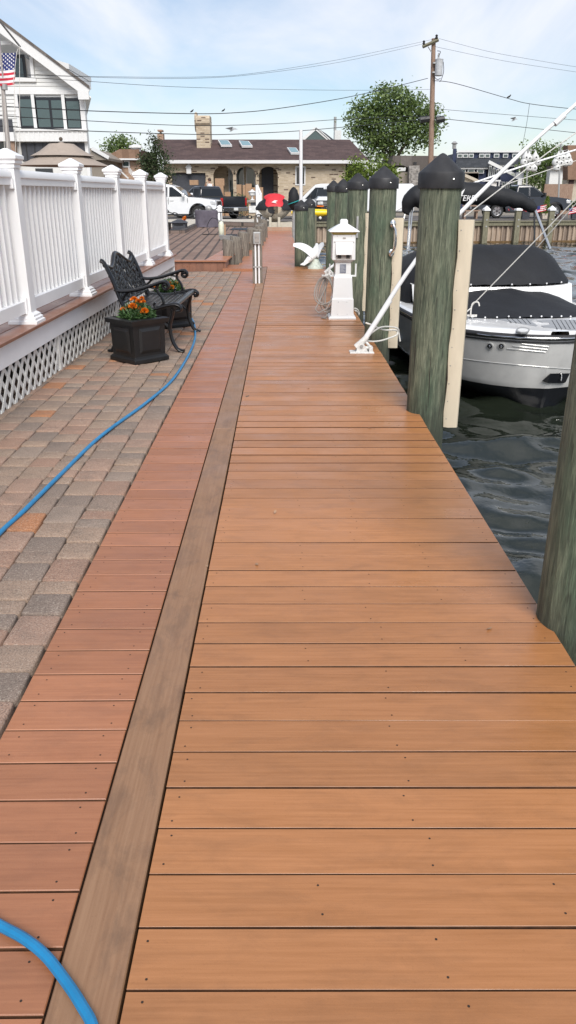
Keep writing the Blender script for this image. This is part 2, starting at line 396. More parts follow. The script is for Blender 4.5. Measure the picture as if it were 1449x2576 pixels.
m_curb = brick_mat('edging_stone', (.16, .115, .095), (.24, .18, .15), (.06, .05, .045), .32, .3, axes='xz')
def shingle(name, a, b_):
    m, t, b = nt(name); tcn = node(t, 'ShaderNodeTexCoord'); v = tcn.outputs['Object']
    br = node(t, 'ShaderNodeTexBrick', {'Vector': v, 'Color1': (0,0,0,1), 'Color2': (1,1,1,1), 'Mortar': (0,0,0,1), 'Scale': 1.0, 'Mortar Size': .01, 'Brick Width': .5, 'Row Height': .28})
    f = node(t, 'ShaderNodeRGBToBW', {0: br.outputs['Color']}).outputs[0]
    cc = mixc(t, f, a, b_); cc = mixc(t, rng(t, noise(t, v, 3, 6, .7), .4, .7, 0, .5), cc, sc(a, .7))
    t.links.new(cc, b.inputs['Base Color']); b.inputs['Roughness'].default_value = .92; bumpn(t, b, noise(t, v, 30, 3), .5, .02); return m
m_shb = shingle('brown_shingle', (.060, .036, .034), (.105, .066, .060))
m_sht = shingle('tan_shingle', (.19, .115, .075), (.27, .17, .115))
m_shg = shingle('grey_shingle', (.10, .085, .075), (.16, .14, .125))
m_shd = shingle('dark_shingle', (.030, .034, .040), (.05, .054, .062))
m_siding = M('white_siding', (.62, .62, .60), .55, var=.03)
m_trimw = M('white_trim', (.68, .68, .67), .45, var=.02)
m_navy = M('navy_siding', (.018, .028, .070), .6, var=.12)
m_taupe = M('taupe_siding', (.25, .215, .175), .7, var=.08)
m_cream = M('cream_siding', (.48, .42, .33), .7, var=.06)
m_winf = M('black_window_frame', (.012, .014, .018), .35)
def glass(name, c, rough=.06):
    m, t, b = nt(name); b.inputs['Base Color'].default_value = (*c, 1); b.inputs['Roughness'].default_value = rough
    b.inputs['Specular IOR Level'].default_value = .8 if 'car' not in name else .25; return m
m_glass = glass('window_glass', (.055, .085, .085)); m_glassd = glass('dark_glass', (.012, .015, .018)); m_glassb = glass('skylight_glass', (.22, .34, .36), .12)
m_carg = glass('car_glass', (.018, .022, .026), .04)
m_charc = M('charcoal_panel', (.045, .048, .058), .6)
m_umb = M('taupe_umbrella', (.345, .285, .235), .8, var=.06)
m_gravel = M('white_gravel', (.56, .50, .41), .9, var=.25, scale=14, bump=.9, bscale=26, bdist=.06, c2=(.72, .67, .58))
m_asph = M('asphalt', (.115, .105, .098), .9, var=.15, scale=4, bump=.4, bscale=90, bdist=.006)
m_dirt = M('gravel_ground', (.25, .22, .18), .95, var=.2, scale=3, bump=.5, bscale=20, bdist=.03)
m_pw = M('white_car_paint', (.72, .73, .74), .2, var=.02, coat=.7)
m_pk = M('black_car_paint', (.010, .011, .014), .16, var=.1, coat=.8)
m_tyre = M('tyre_rubber', (.018, .018, .018), .8); m_rim = M('alloy_rim', (.42, .42, .43), .3, metal=.8)
m_blk = M('black_trim', (.015, .015, .016), .5); m_red = m_red
m_tail = M('red_lamp', (.42, .012, .012), .2); m_head = M('headlamp', (.62, .64, .66), .1, metal=.3); m_orl = M('orange_lamp', (.70, .16, .01), .3)
m_yel = M('yellow_hull', (.85, .58, .012), .3, var=.03)
m_card = M('cardboard', (.36, .225, .135), .8, var=.1)
m_cover = M('faded_purple_cover', (.105, .092, .115), .85, var=.22, scale=5)
m_skin = M('skin', (.48, .28, .19), .6); m_hair = M('brown_hair', (.05, .028, .018), .7); m_shirt = M('white_shirt', (.72, .72, .72), .8)
m_redc = M('red_cover', (.56, .025, .035), .6, var=.12, bump=.2, bscale=14, bdist=.02)
m_beige = M('beige_lift', (.52, .47, .38), .5, var=.1); m_hullb = M('tan_jet_hull', (.42, .37, .30), .35, var=.25, scale=8)
m_transf = M('transformer_grey', (.42, .43, .44), .45); m_wire = M('wire_black', (.012, .012, .013), .6)
m_gourd = M('white_gourd', (.66, .66, .64), .5); m_galv = M('galvanised', (.36, .36, .35), .5, metal=.3)
m_jug = M('jug_plastic', (.62, .63, .50), .35); m_sil = M('silver_mast', (.42, .38, .35), .4, metal=.3, var=.1)
m_fred = M('flag_red', (.50, .022, .045), .8); m_fwht = M('flag_white', (.74, .73, .74), .8); m_fblu = M('flag_blue', (.020, .032, .16), .8)
m_sheet = [M('sheet_pile_%s' % 'abc'[i], c, .8, var=.18, scale=5, stretch=(1,1,.3)) for i, c in enumerate([(.34, .26, .195), (.40, .315, .24), (.20, .15, .115)])]
m_stone = M('field_stone', (.26, .24, .22), .9, var=.5, scale=4, bump=.6, bscale=8, bdist=.05)
m_teal = M('teal_strap', (.02, .30, .30), .6); m_sign = M('white_sign', (.68, .68, .66), .6); m_print = M('grey_print', (.16, .16, .17), .7)
m_terra = M('planter_beige', (.50, .44, .37), .8)
# ---------------------------------------------------------------- ground, water, street
WATER = -1.15
BK0, BK1 = G(785, 615, WATER), G(1449, 609, WATER)        # foot of the far bulkhead
bdir = (BK1 - BK0).normalized()
BK_L = BK0 - bdir * 1.4; BK_R = BK0 + bdir * 44
def gpoly(name, pts, z, mat, kind='structure', depth=.6):
    mb = MB(); n = len(pts); v = [(p[0], p[1], z) for p in pts] + [(p[0], p[1], z-depth) for p in pts]
    mb.add(v, [tuple(range(n))] + [(j, i, n+i, n+j) for i in range(n) for j in ((i+1) % n,)])
    if sum(pts[i][0]*pts[(i+1) % n][1]-pts[(i+1) % n][0]*pts[i][1] for i in range(n)) < 0: mb.f = [tuple(reversed(f)) for f in mb.f]
    return tag(ob(name, mesh(name, mb, mat, False)), kind=kind)
gpoly('ground', [(-400, -40), (-1.2, -40), (-1.2, 35.6), (BK_L.x, 35.6), (BK_L.x, BK_L.y+.35), (BK_R.x, BK_R.y+.35), (400, BK_R.y+.35), (400, 900), (-400, 900)], -.12, m_dirt, depth=2.5)
gpoly('street', [(-120, 45.6), (-1.4, 45.6), (BK_L.x+.6, BK_L.y+3.0), (BK_R.x, BK_R.y+3.2), (120, 58), (120, 63), (-120, 55.5)], .0, m_asph, depth=.1)
def spaced(a, b, f):
    o = [a]
    while o[-1] < b: o.append(o[-1] + f(o[-1]))
    return o
xs = spaced(-1.5, 46, lambda x: .045 if .4 < x < 4.6 else (.14 if x < 14 else .8))
ys = spaced(-6, 56, lambda y: .5 if y < 1 else (.045 if y < 9 else (.10 if y < 18 else .30)))
rw = random.Random(3)
WV = []
for i in range(16):
    L = 1.7 * (.86 ** i) + .12; a = rw.gauss(R(75), R(45))
    WV.append((2*math.pi/L*math.cos(a), 2*math.pi/L*math.sin(a), rw.uniform(0, 6.28), .0150*L**1.1))
def wz(x, y):
    s = 0
    for kx, ky, p, A in WV: s += A*math.sin(kx*x+ky*y+p)
    return s
wm = MB(); nx = len(xs)
for y in ys:
    for x in xs: wm.v.append((x, y, wz(x, y)))
for j in range(len(ys)-1):
    for i in range(nx-1): wm.f.append((j*nx+i, j*nx+i+1, (j+1)*nx+i+1, (j+1)*nx+i)); wm.m.append(0)
me = mesh('water', wm, m_water, True, 180)
tag(ob('water', me, None, (0, 0, WATER)), kind='structure')
gpoly('canal_bed', [(-3, -40), (400, -40), (400, 70), (-3, 70)], -2.7, m_under, depth=.3)
gpoly('far_bank', [(47, -40), (400, -40), (400, 80), (47, 80)], -.1, m_dirt, depth=2.5)

# ---------------------------------------------------------------- the dock
XL, XS0, XS1, XR = -.826, -.4625, -.3175, .982
PITCHB = .1436
dock = thing('dock', (0, 0, 0), 'long tan and reddish composite dock running beside the canal to the far bulkhead', 'dock')
def plank_mesh(name, L, mat, nails, w=.1365, ch=.0006):
    mb = MB().cbox(0, L, 0, w, -.026, 0, ch)
    for nx_ in nails:
        for ny in (.026, w-.026):
            c = (nx_+random.uniform(-.012, .012), ny+random.uniform(-.006, .006)); r = .0030
            mb.add([(c[0]+r*math.cos(a), c[1]+r*math.sin(a), .0006) for a in [k*math.pi/3 for k in range(6)]], [tuple(range(6))], 1)
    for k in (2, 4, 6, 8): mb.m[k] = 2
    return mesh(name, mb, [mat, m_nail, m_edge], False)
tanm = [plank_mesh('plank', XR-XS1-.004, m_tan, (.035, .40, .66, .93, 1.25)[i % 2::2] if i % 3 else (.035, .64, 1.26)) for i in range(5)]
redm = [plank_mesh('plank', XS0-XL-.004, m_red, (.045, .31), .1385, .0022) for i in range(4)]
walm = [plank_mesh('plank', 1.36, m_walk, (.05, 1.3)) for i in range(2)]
def wavy(y): return .006*math.sin(y*1.15+.5) + .004*math.sin(y*2.7)
y = .35; i = 0
while y < 17.5:
    o = ob('plank', tanm[random.randrange(5)], dock, (XS1+.004, y, wavy(y)+random.uniform(-.0012, .0012)), random.uniform(-.0085, -.0045))
    o.rotation_euler[1] = random.uniform(-.0015, .0015)
    y += PITCHB; i += 1
y = .30
while y < 16.6:
    ob('plank', redm[random.randrange(4)], dock, (XL, y, random.uniform(-.0012, .0012)-.002), random.uniform(.001, .006)); y += PITCHB*1.006
y = 17.62
while y < 35.2:
    ob('plank', walm[random.randrange(2)], dock, (-.97, y, 0), random.uniform(-.002, .002)); y += PITCHB
tb = mesh('trim_board', MB().cbox(0, .139, 0, 4.87, -.026, .004, .003), m_trim, False)
for y0 in (-4.71+.0, .17, 5.05, 9.93): ob('trim_board', tb, dock, (XS0+.003, y0 + .002, 0))
ob('trim_board', mesh('trim_board', MB().cbox(0, .139, 0, 2.65, -.026, .004, .003), m_trim, False), dock, (XS0+.003, 14.812, 0))
fr = MB()
for x in (-.80, -.52, -.40, -.25, .1, .55, .93): fr.box(x-.02, x+.02, .2, 17.5, -.20, -.034)
for x in (-.9, -.3, .33): fr.box(x-.02, x+.02, 17.62, 35.2, -.20, -.034)
fr.box(-.95, -.30, .2, 17.5, -.5, -.21)
part('joist_frame', fr, m_under, dock, smooth=False)
part('fascia', MB().box(XR-.002, XR+.022, .2, 17.5, -.21, -.032).box(-.3, XR, 17.575, 17.61, -.21, -.032).box(.392, .42, 17.62, 35.2, -.21, -.032), m_tan, dock, smooth=False)
part('bulkhead_wall', MB().box(-1.15, -.30, .2, 17.5, -2.6, -.22).box(-1.15, -.4, 17.6, 35.3, -2.6, -.22), m_under, dock, smooth=False)
part('end_kerb', MB().box(-.98, .42, 35.22, 35.5, -.3, .14), m_brick2, dock, smooth=False)

# ---------------------------------------------------------------- lower paver patio
patio = tag(ob('paver_patio', mesh('paver_patio', MB().box(-7, -1.16, -3, 16.62, -.40, -.036).box(-1.16, XL-.004, -3, 16.62, -.118, -.036), m_sand, False)), kind='structure')
def paver_geo(w, l, c=.009, b=.0055):
    def ringp(ins, z): 
        x0, x1, y0, y1 = ins, w-ins, ins, l-ins; k = c
        return [(x0+k, y0, z), (x1-k, y0, z), (x1, y0+k, z), (x1, y1-k, z), (x1-k, y1, z), (x0+k, y1, z), (x0, y1-k, z), (x0, y0+k, z)]
    return [ringp(0, -.05), ringp(0, -b*1.4), ringp(b*.45, -b*.35), ringp(b*1.3, 0)]
pv = []; x = XL-.010; rp = random.Random(11)
for ci in range(9):
    w = .163+rp.uniform(-.006, .006); y = 1.7+rp.uniform(-.2, 0)
    while y < 16.55:
        l = rp.choice((.112, .165, .165, .215)); l = min(l, 16.6-y)
        if l > .05: pv.append((x-w, y, w-.006, l-.006))
        y += l
    x -= w
def seen(p):
    d = (Vector((p[0]+.1, p[1]+.1, 0)) - Vector((0, 0, CAM_H))); zc = d.dot(_fw)
    return d.dot(_rt)/zc*F_PX+CX > -60
pv = sorted([p for p in pv if seen(p)], key=lambda p: p[1])
pmesh = {}; rest = MB()
for i, (px, py, w, l) in enumerate(pv):
    z = -.006+rp.uniform(-.004, .004)
    if i < 300:
        k = round(l*100)
        if k not in pmesh: pmesh[k] = mesh('paver', MB().loft(paver_geo(.155, l)), m_paver, True, 50)
        o = ob('paver', pmesh[k], patio, (px+rp.uniform(-.002, .002), py, z), rp.uniform(-.012, .012)); o.scale = (w/.155, 1, 1)
        o.rotation_euler[0] = rp.uniform(-.008, .008); o.rotation_euler[1] = rp.uniform(-.008, .008)
    else:
        rest.loft([[(a+px, b+py, c+z) for a, b, c in r] for r in paver_geo(w, l)])
tag(part('far_pavers', rest, m_paver, patio, ang=50), kind='stuff')
m_moss = M('joint_moss', (.035, .036, .018), .95, var=.5, scale=40, bump=.8, bscale=150, bdist=.01)

# ---------------------------------------------------------------- raised deck with lattice skirt, and its white railing
FR = -.0147; FX = -2.17
deck = thing('raised_deck', (FX, 0, 0), 'raised brown deck with white fascia and lattice skirt beside the pavers', 'deck', rz=FR)
for k, (x0, x1) in enumerate(((-.28, .128), (-.43, -.29), (-.58, -.44), (-.73, -.59))):
    if k == 0:
        part('border_board', MB().cbox(-.02, .128, 2.5, 14.2, .475, .50, .004), m_deckb, deck, smooth=False)
        part('deck_board', MB().cbox(-.17, -.03, 2.5, 14.2, .475, .499, .004), m_deckb, deck, smooth=False)
        part('deck_board', MB().cbox(-.32, -.18, 2.5, 14.2, .475, .499, .004), m_deckb, deck, smooth=False)
    else: part('deck_board', MB().cbox(x0-.05, x1-.05, 2.5, 14.2, .475, .499, .004), m_deckb, deck, smooth=False)
part('deck_floor', MB().box(-6, -.79, 2.5, 14.2, .44, .497), m_deckb, deck, smooth=False)
fs = mesh('fascia_board', MB().cbox(.055, .085, 0, 3.62, .305, .474, .003), m_fasc, False)
for yy in (2.5, 6.12, 9.74): ob('fascia_board', fs, deck, (0, yy, 0))
part('fascia_board', MB().box(.055, .085, 13.36, 14.16, .305, .474), m_fasc, deck, smooth=False)
part('end_board', MB().box(-6, .085, 14.163, 14.19, .0, .474), m_fasc, deck, smooth=False)
part('painted_shade_panel', MB().box(-.75, -.70, 2.5, 14.1, -.03, .43), m_under, deck, smooth=False)  # dark panel added to stand for the shadow behind the lattice
H = .335; w_ = .052
sl = [mesh('lattice_slat', MB().prism([(0, 0), (w_, 0), (w_+s*H*.95, H), (s*H*.95, H)], a, a+.006, 'x'), m_latt, False) for s, a in ((1, .052), (-1, .044))]
yy = 4.4
while yy < 14.0:
    ob('lattice_slat', sl[0], deck, (0, yy, -.03)); ob('lattice_slat', sl[1], deck, (0, yy+.03, -.03)); yy += .150
for yy in (4.6, 7.0, 9.45, 11.9, 14.05): part('lattice_post', MB().box(.04, .066, yy, yy+.05, -.03, .305), m_latt, deck, smooth=False)

def railing(name, loc, rz, ys_, label, panel=True):
    r = thing(name, loc, label, 'railing', rz=rz)
    post = mesh('post', MB().box(-.065, .065, -.065, .065, 0, 1.175), m_white, False)
    cap = mesh('post_cap', MB().sq([(.073, 1.150), (.073, 1.172), (.085, 1.182), (.085, 1.200), (.099, 1.212), (.099, 1.233), (.092, 1.238), (.012, 1.285)]), m_white, False)
    skirt = mesh('post_skirt', MB().sq([(.115, 0), (.115, .022), (.104, .028), (.104, .045), (.09, .055), (.09, .068), (.068, .085)]), m_white, False)
    for yv in ys_:
        p = ob('post', post, r, (0, yv, 0)); ob('cap', cap, p); ob('skirt', skirt, p)
    for a, b in zip(ys_[:-1], ys_[1:]):
        y0, y1 = a+.067, b-.067; Lr = y1-y0
        part('top_rail', MB().loft([[(x, yv, z) for x, z in ((-.035, 1.03), (.035, 1.03), (.035, 1.075), (.047, 1.085), (.047, 1.115), (.030, 1.14), (-.030, 1.14), (-.047, 1.115), (-.047, 1.085), (-.035, 1.075))] for yv in (y0, y1)]), m_white, r, ang=50)
        part('bottom_rail', MB().cbox(-.032, .032, y0, y1, .085, .185, .008), m_white, r, smooth=False)
        for yb in (y0, y1-.028):
            part('rail_bracket', MB().box(-.042, .054, yb, yb+.028, 1.005, 1.075), m_white, r, smooth=False); part('rail_bracket', MB().box(-.040, .045, yb, yb+.028, .075, .20), m_white, r, smooth=False)
        if panel: part('privacy_panel', MB().box(-.024, -.018, y0, y1, .19, 1.035), m_offw, r, smooth=False)
        n = int(Lr/.118)
        for k in range(1, n):
            ob('baluster', bal, r, (0, y0+Lr*k/n, 0))
    return r
bal = mesh('baluster', MB().box(-.016, .016, -.016, .016, .185, 1.03), m_white, False)
railing('deck_railing', (FX, 0, .50), FR, [2.78, 4.61, 6.44, 8.27, 10.10, 11.93, 13.76], 'white vinyl railing with square capped posts along the edge of the raised deck')
railing('deck_railing', (-5.1, 0, .50), FR, [10.2, 12.0, 13.8], 'white vinyl railing at the far side of the deck, one post cap showing', False)

# ---------------------------------------------------------------- the neighbour's raised brick patio
A_ = G(552, 662, .20); B_ = G(652, 590, .20); C_ = G(660, 566, .20)
UY = 16.72
gpoly('upper_patio', [(-16, UY+.02), (A_.x-.02, UY+.02), (B_.x-.12, B_.y), (C_.x-.25, 34.2), (-16, 34.2)], .194, m_patio, depth=.30)
step = thing('patio_step', (A_.x, UY, 0), 'low step of reddish composite boards edging the neighbouring brick patio', 'step')
part('tread', MB().box(-16, A_.x+.10, UY-.06, UY+.17, .175, .20), m_walk, step, True, smooth=False)
e = (B_ - A_); n_ = Vector((-e.y, e.x, 0)).normalized()
part('side_tread', MB().add([(A_.x+.10, UY+.172, .1985), (B_.x+.02, B_.y, .1985), (B_.x-.30, B_.y, .1985), (A_.x-.36, UY+.172, .1985), (A_.x+.10, UY+.172, .176), (B_.x+.02, B_.y, .176), (B_.x-.30, B_.y, .176), (A_.x-.36, UY+.172, .176)], [(0,1,2,3), (4,7,6,5), (0,4,5,1), (2,6,7,3)]), m_walk, step, True, smooth=False)
fb = mesh('facing_board', MB().cbox(0, .1385, -.022, 0, -.03, .174, .002), m_deckb, False)
for k in range(40): ob('facing_board', fb, step, (.04-(k+1)*.142, 0, 0))
part('side_facing', MB().box(A_.x+.045, A_.x+.07, UY-.02, UY+1.2, -.03, .174), m_deckb, step, True, smooth=False)
part('lower_tread', MB().box(-1.22, -.56, 16.62, 17.58, -.02, .045), m_walk, step, True, smooth=False)
m_ = G(405, 586, .20); n2 = G(458, 587, .20); o2 = G(492, 570, .20); p2 = G(545, 563, .2); q2 = G(646, 566, .2)
gpoly('gravel_bed', [(-30, m_.y), (m_.x, m_.y), (n2.x, n2.y), (o2.x, o2.y), (p2.x, p2.y), (q2.x, q2.y), (q2.x+.6, 44.9), (-30, 44.9)], .188, m_gravel, depth=.35)
kb = thing('kerb', (n2.x, n2.y, 0), 'low grey stone edging between the gravel bed and brick patio', 'kerb')
kp = [Vector((-12, m_.y, 0)), n2, o2, p2, q2]
for a, b in zip(kp[:-1], kp[1:]):
    L = ((b-a).xy).length; n = max(1, int(L/.42)); d = (b-a)/n
    for k in range(n):
        c = a+d*(k+.5); ang = math.atan2(d.y, d.x)
        part('edging_stone', MB().obox((c.x, c.y, .225), (L/n-.02, .20, .16), Matrix.Rotation(ang, 3, 'Z')), m_curb, kb, True, smooth=False)
solo('door_mat', MB().add([tuple(G(x, y, .21, 'B1')) for x, y in ((735, 686), (925, 690), (935, 668), (770, 668))] + [tuple(G(x, y, .196, 'B1')) for x, y in ((735, 686), (925, 690), (935, 668), (770, 668))],
     [(0,1,2,3), (0,4,5,1), (1,5,6,2), (2,6,7,3), (3,7,4,0)]), m_blk, 'dark rubber mat lying on the brick patio', 'mat', smooth=False)
# ---------------------------------------------------------------- pilings along the canal edge
def piling(x, y, r, top, label, lean=(0, 0), knob=True, strip=None, group='capped pilings along the dock edge', n=26):
    z0 = -2.4
    p = thing('piling', (x, y, z0), label, 'piling', group)
    rr = random.Random(int(x*1000+y*77)); mb = MB(); H = top-z0; rings = []
    ph = [rr.uniform(0, 6.28) for _ in range(4)]
    for i in range(19):
        z = H*i/18; ring = []
        for k in range(n):
            a = 2*math.pi*k/n
            q = r*(1.03-.05*i/18)*(1+.018*math.sin(2*a+ph[0])+.010*math.sin(3*a+ph[1]+z*.8)+.006*math.sin(7*a+ph[2]+z*2.1))
            ring.append((q*math.cos(a)+lean[0]*z/H, q*math.sin(a)+lean[1]*z/H, z))
        rings.append(ring)
    part('shaft', mb.loft(rings), m_pile, p, ang=60)
    for ck in range(3 if y < 12 else 0):                # drying checks in the timber
        a = R(-150+55*ck+rr.uniform(-14, 14)); zc = 2.55+rr.uniform(.1, .9); L = rr.uniform(.25, .55); pts = []
        for i in range(9):
            t_ = i/8; aa = a+.018*math.sin(t_*5+ck); q = r*1.012*(1.03-.05*(zc+L*(t_-.5))/H)*(1+.018*math.sin(2*aa+ph[0])+.010*math.sin(3*aa+ph[1]+(zc+L*(t_-.5))*.8))
            pts.append((q*.992*math.cos(aa), q*.992*math.sin(aa), zc+L*(t_-.5)))
        part('drying_crack', MB().tube(pts, [.0008+.0026*math.sin(math.pi*i/8) for i in range(9)], 5), m_under, p)
    c = (lean[0], lean[1], H); R_ = r*1.075
    cp = part('cap', MB().lathe([(R_, -.085), (R_*1.01, -.08), (R_*1.01, .004), (R_*.985, .012), (R_*.95, .018), (R_*.64, .057), (R_*.34, .096), (R_*.15, .119), (R_*.08, .125), (.004, .128)], c, 30), m_capb, p, ang=40)
    part('screw', MB().ball((c[0]+R_*.35, c[1]-R_*.95, H-.03), .007, 6, 4), m_alu, cp)
    if strip:                                           # flat vinyl rub strip nailed on the canal side
        za, zb, xo, yo = strip; s = MB(); w = .051; rings = []
        for i in range(13):
            z = za+(zb-za)*i/12; wob = .006*math.sin(i*1.7+x*9)
            rings.append([(xo-w+wob, yo-.030, z-z0), (xo-.02, yo-.046, z-z0), (xo+w-.01, yo-.044, z-z0), (xo+w, yo-.03, z-z0), (xo+w, yo+.02, z-z0), (xo-w+wob, yo+.02, z-z0)])
        st = part('rub_strip', s.loft(rings), m_rub, p, ang=40)
        for i in range(11):
            z = za+(zb-za)*(i+.5)/11
            part('nail', MB().ball((xo-w+.016, yo-.036, z-z0), .0055, 6, 4), m_cable, st)
    return p
piling(1.10, 2.52, .150, 1.55, 'tall green-grey piling nearest the camera at the right edge of the picture')
piling(1.045, 5.52, .139, 1.585, 'thick green-grey piling with black cap and long tan strip in front of the boat', strip=(-.10, 1.31, .175, -.05))
P3 = piling(1.035, 8.55, .142, 1.60, 'piling with black cone cap and curved chrome grab handle behind the near whip bracket', strip=(-.08, 1.24, .165, -.06))
piling(1.045, 11.55, .138, 1.605, 'piling with black cone cap right behind the white power pedestal, steel strap on its face', strip=(-.10, 1.22, .165, -.05))
piling(1.03, 14.1, .128, 1.575, 'second farthest of the tall capped pilings, left of the one behind the pedestal')
piling(1.03, 16.7, .128, 1.59, 'farthest and leftmost of the tall capped pilings beside the dock')
lp = G(756, 671, 0)
piling(lp.x+.01, lp.y+.12, .140, 1.22, 'short capped piling with an orange bare patch behind the gull statue')
piling(lp.x+.24, lp.y+1.7, .130, 1.26, 'short weathered capped piling half hidden behind the one by the gull')
q = W(789, 542, 36)
mbp = MB().lathe([(.14, -2.4), (.135, q.z-.0), (.125, q.z+.012)], (q.x, 36, 0), 14)
solo('piling', mbp, m_bulkpost, 'low uncapped timber pile with a hanging chain at the bulkhead corner', 'piling')
# grab handle
h = MB(); hx, hy = P3.location.x, P3.location.y
hp = [W(1080, 582, hy-.145, 'A6'), W(1085, 600, hy-.19, 'A6'), W(1103, 640, hy-.20, 'A6'), W(1108, 700, hy-.20, 'A6'), W(1104, 780, hy-.20, 'A6'), W(1092, 825, hy-.19, 'A6'), W(1065, 860, hy-.145, 'A6')]
gh = thing('grab_handle', hp[-1], 'curved chrome grab handle bolted to the piling behind the near whip bracket', 'handle')
part('bar', h.tube(hp, .0125, 10), m_chrome, gh, True)
for p in (hp[0], hp[-1]): part('flange', MB().ball((p.x, p.y, p.z), (.032, .012, .04), 12, 6), m_chrome, gh, True)
s_ = W(742, 600, 11.40, 'A6')
solo('steel_strap', MB().box(s_.x-.014, s_.x+.014, 11.396, 11.402, s_.z-.16, s_.z+.12), m_galv, 'thin steel strap screwed to the piling behind the pedestal', 'bracket', smooth=False)

# ---------------------------------------------------------------- weathered posts on the left of the far walkway
plist = [((575, 668), 603, 29), ((594, 662), 595, 29), ((613, 645), 584, 27), ((633, 629), 574.5, 23), ((652, 618), 567, 22), ((659, 608), 562, 19), ((663, 598), 552, 20)]
plab = ['nearest short weathered post at the corner of the brick patio step', 'second short weathered post along the walkway, pale cut top', 'third short weathered post along the walkway',
        'fourth short weathered post, left of the outlet post', 'fifth weathered post, just behind the outlet post', 'sixth short weathered post along the far walkway', 'farthest short weathered post near the covered jet ski']
for (bx, by), ty, wpx in [(a, b, c) for a, b, c in plist]:
    b = G(bx, by, 0.0); zc = (b-Vector((0, 0, CAM_H))).dot(_fw); r = wpx*zc/F_PX/2; t = W(bx, ty, b.y+r)
    mb = MB(); rr = random.Random(int(bx)); rings = []
    for i, z in enumerate((-.8, -.02, t.z*.5, t.z-.02, t.z)):
        rings.append([((r-(.012 if i == 4 else 0))*(1+rr.uniform(-.03, .03))*math.cos(2*math.pi*k/14), (r-(.012 if i == 4 else 0))*math.sin(2*math.pi*k/14), z+(.02*math.cos(2*math.pi*k/14+bx) if i > 2 else 0)) for k in range(14)])
    tag(ob('timber_post', mesh('timber_post', mb.loft(rings), m_grey, True, 50), None, (b.x, b.y+r, 0)), plab[[a for a, _, _ in plist].index((bx, by))], 'post', 'weathered timber posts along the far walkway')
b = G(648, 713, 0); t = W(648, 577, b.y)
op = thing('outlet_post', (b.x, b.y+.07, 0), 'slim weathered post with a grey electric outlet box and two white conduits', 'post')
part('post', MB().cbox(-.085, .085, -.07, .07, -.02, t.z, .012), m_grey, op, smooth=False)
ob_ = part('outlet_box', MB().cbox(-.062, .062, -.135, -.071, .66, .86, .01), m_galv, op, smooth=False, bevel=.008)
part('outlet_cover', MB().box(-.036, .036, -.142, -.1355, .69, .755).box(-.036, .036, -.142, -.1355, .765, .83), m_pedg, ob_, smooth=False)
for x in (-.03, .03): part('conduit', MB().tube([(x, -.092, 0), (x, -.092, .66)], .016, 10), m_white, op)
part('conduit_strap', MB().box(-.07, .07, -.112, -.106, .27, .295), m_galv, op, smooth=False)
w0 = G(655, 540+50, .0)
bc = thing('reed_bundle', W(646, 572, 33), 'bundle of thin weathered sticks and hose leaning by the far posts', 'bundle')
for k in range(7):
    x = 640+k*2.1+random.uniform(-1, 1)
    part('stick', MB().tube([W(x, 572, 33), W(x+random.uniform(-4, 3), 541+random.uniform(-2, 5), 33)], .022, 6), m_grey, bc, True)

# ---------------------------------------------------------------- power pedestal
pc = G(861, 803, 0); PX, PY_ = pc.x, pc.y+.15
ped = thing('power_pedestal', (PX, PY_, 0), 'white dock power pedestal with lantern roof and coiled cable', 'power pedestal')
part('plinth', MB().sq([(.172, 0), (.172, .020), (.155, .032), (.148, .034)]), m_ped, ped, smooth=False)
bd = part('body', MB().sq([(.143, .034), (.136, .245), (.132, .245), (.128, .262), (.112, .50), (.098, .535)]), m_ped, ped, smooth=False, bevel=.004)
part('access_panel', MB().add([(-.066, -.1445, .045), (.070, -.1445, .045), (.062, -.1405, .225), (-.060, -.1405, .225), (-.066, -.138, .045), (.070, -.138, .045), (.062, -.134, .225), (-.060, -.134, .225)], [(0,1,2,3), (0,4,5,1), (1,5,6,2), (2,6,7,3), (3,7,4,0)]), m_ped, bd, smooth=False)
for x, z in ((-.058, .06), (.06, .06), (-.052, .21), (.054, .21), (-.05, .25), (.05, .25)): part('screw', MB().ball((x, -.143+.02*(z > .24), z), .005, 6, 4), m_galv, bd)
nk = part('neck', MB().sq([(.097, .535), (.094, .675)]), m_ped, ped, smooth=False)
part('rating_plate', MB().box(-.042, .034, -.101, -.0955, .555, .66), m_plate, nk, smooth=False)
for k in range(6): part('print_line', MB().box(-.034, .026-(k % 3)*.012, -.1025, -.1015, .572+k*.013, .577+k*.013), m_platel, nk, smooth=False)
hd = part('head', MB().sq([(.090, .676), (.142, .715), (.142, .725), (.138, 1.005)]), m_ped, ped, smooth=False, bevel=.004)
part('recess_plate', MB().add([(-.10, -.144, .722), (.10, -.144, .722), (.10, -.141, .77), (-.10, -.141, .77), (-.08, -.10, .69), (.08, -.10, .69)], [(0,1,2,3), (4,5,1,0)]), m_pedg, hd, smooth=False)
for x in (-.055, .05): part('socket', MB().prism([(x-.022, .735), (x+.022, .735), (x+.022, .765), (x+.012, .782), (x-.012, .782), (x-.022, .765)], -.150, -.140, 'y'), m_sock, hd, smooth=False)
fl = part('flap_door', MB().add([(-.098, -.185, .775), (.096, -.185, .775), (.108, -.150, .925), (-.108, -.150, .925), (-.098, -.142, .775), (.096, -.142, .775), (.108, -.139, .925), (-.108, -.139, .925)], [(0,1,2,3), (0,4,5,1), (1,5,6,2), (2,6,7,3), (3,7,4,0)]), m_ped, hd, smooth=False, bevel=.004)
part('hinge_bar', MB().tube([(-.122, -.149, .932), (.122, -.149, .932)], .006, 8), m_ped, fl)
part('latch_mark', MB().box(-.018, .018, -.1415, -.1395, .958, .976), m_pedg, hd, smooth=False)
for x in (-.085, .085): part('screw', MB().ball((x, -.139, .992), .005, 6, 4), m_galv, hd)
part('lens', MB().sq([(.132, 1.005), (.160, 1.035)]), m_amber, ped, smooth=False)
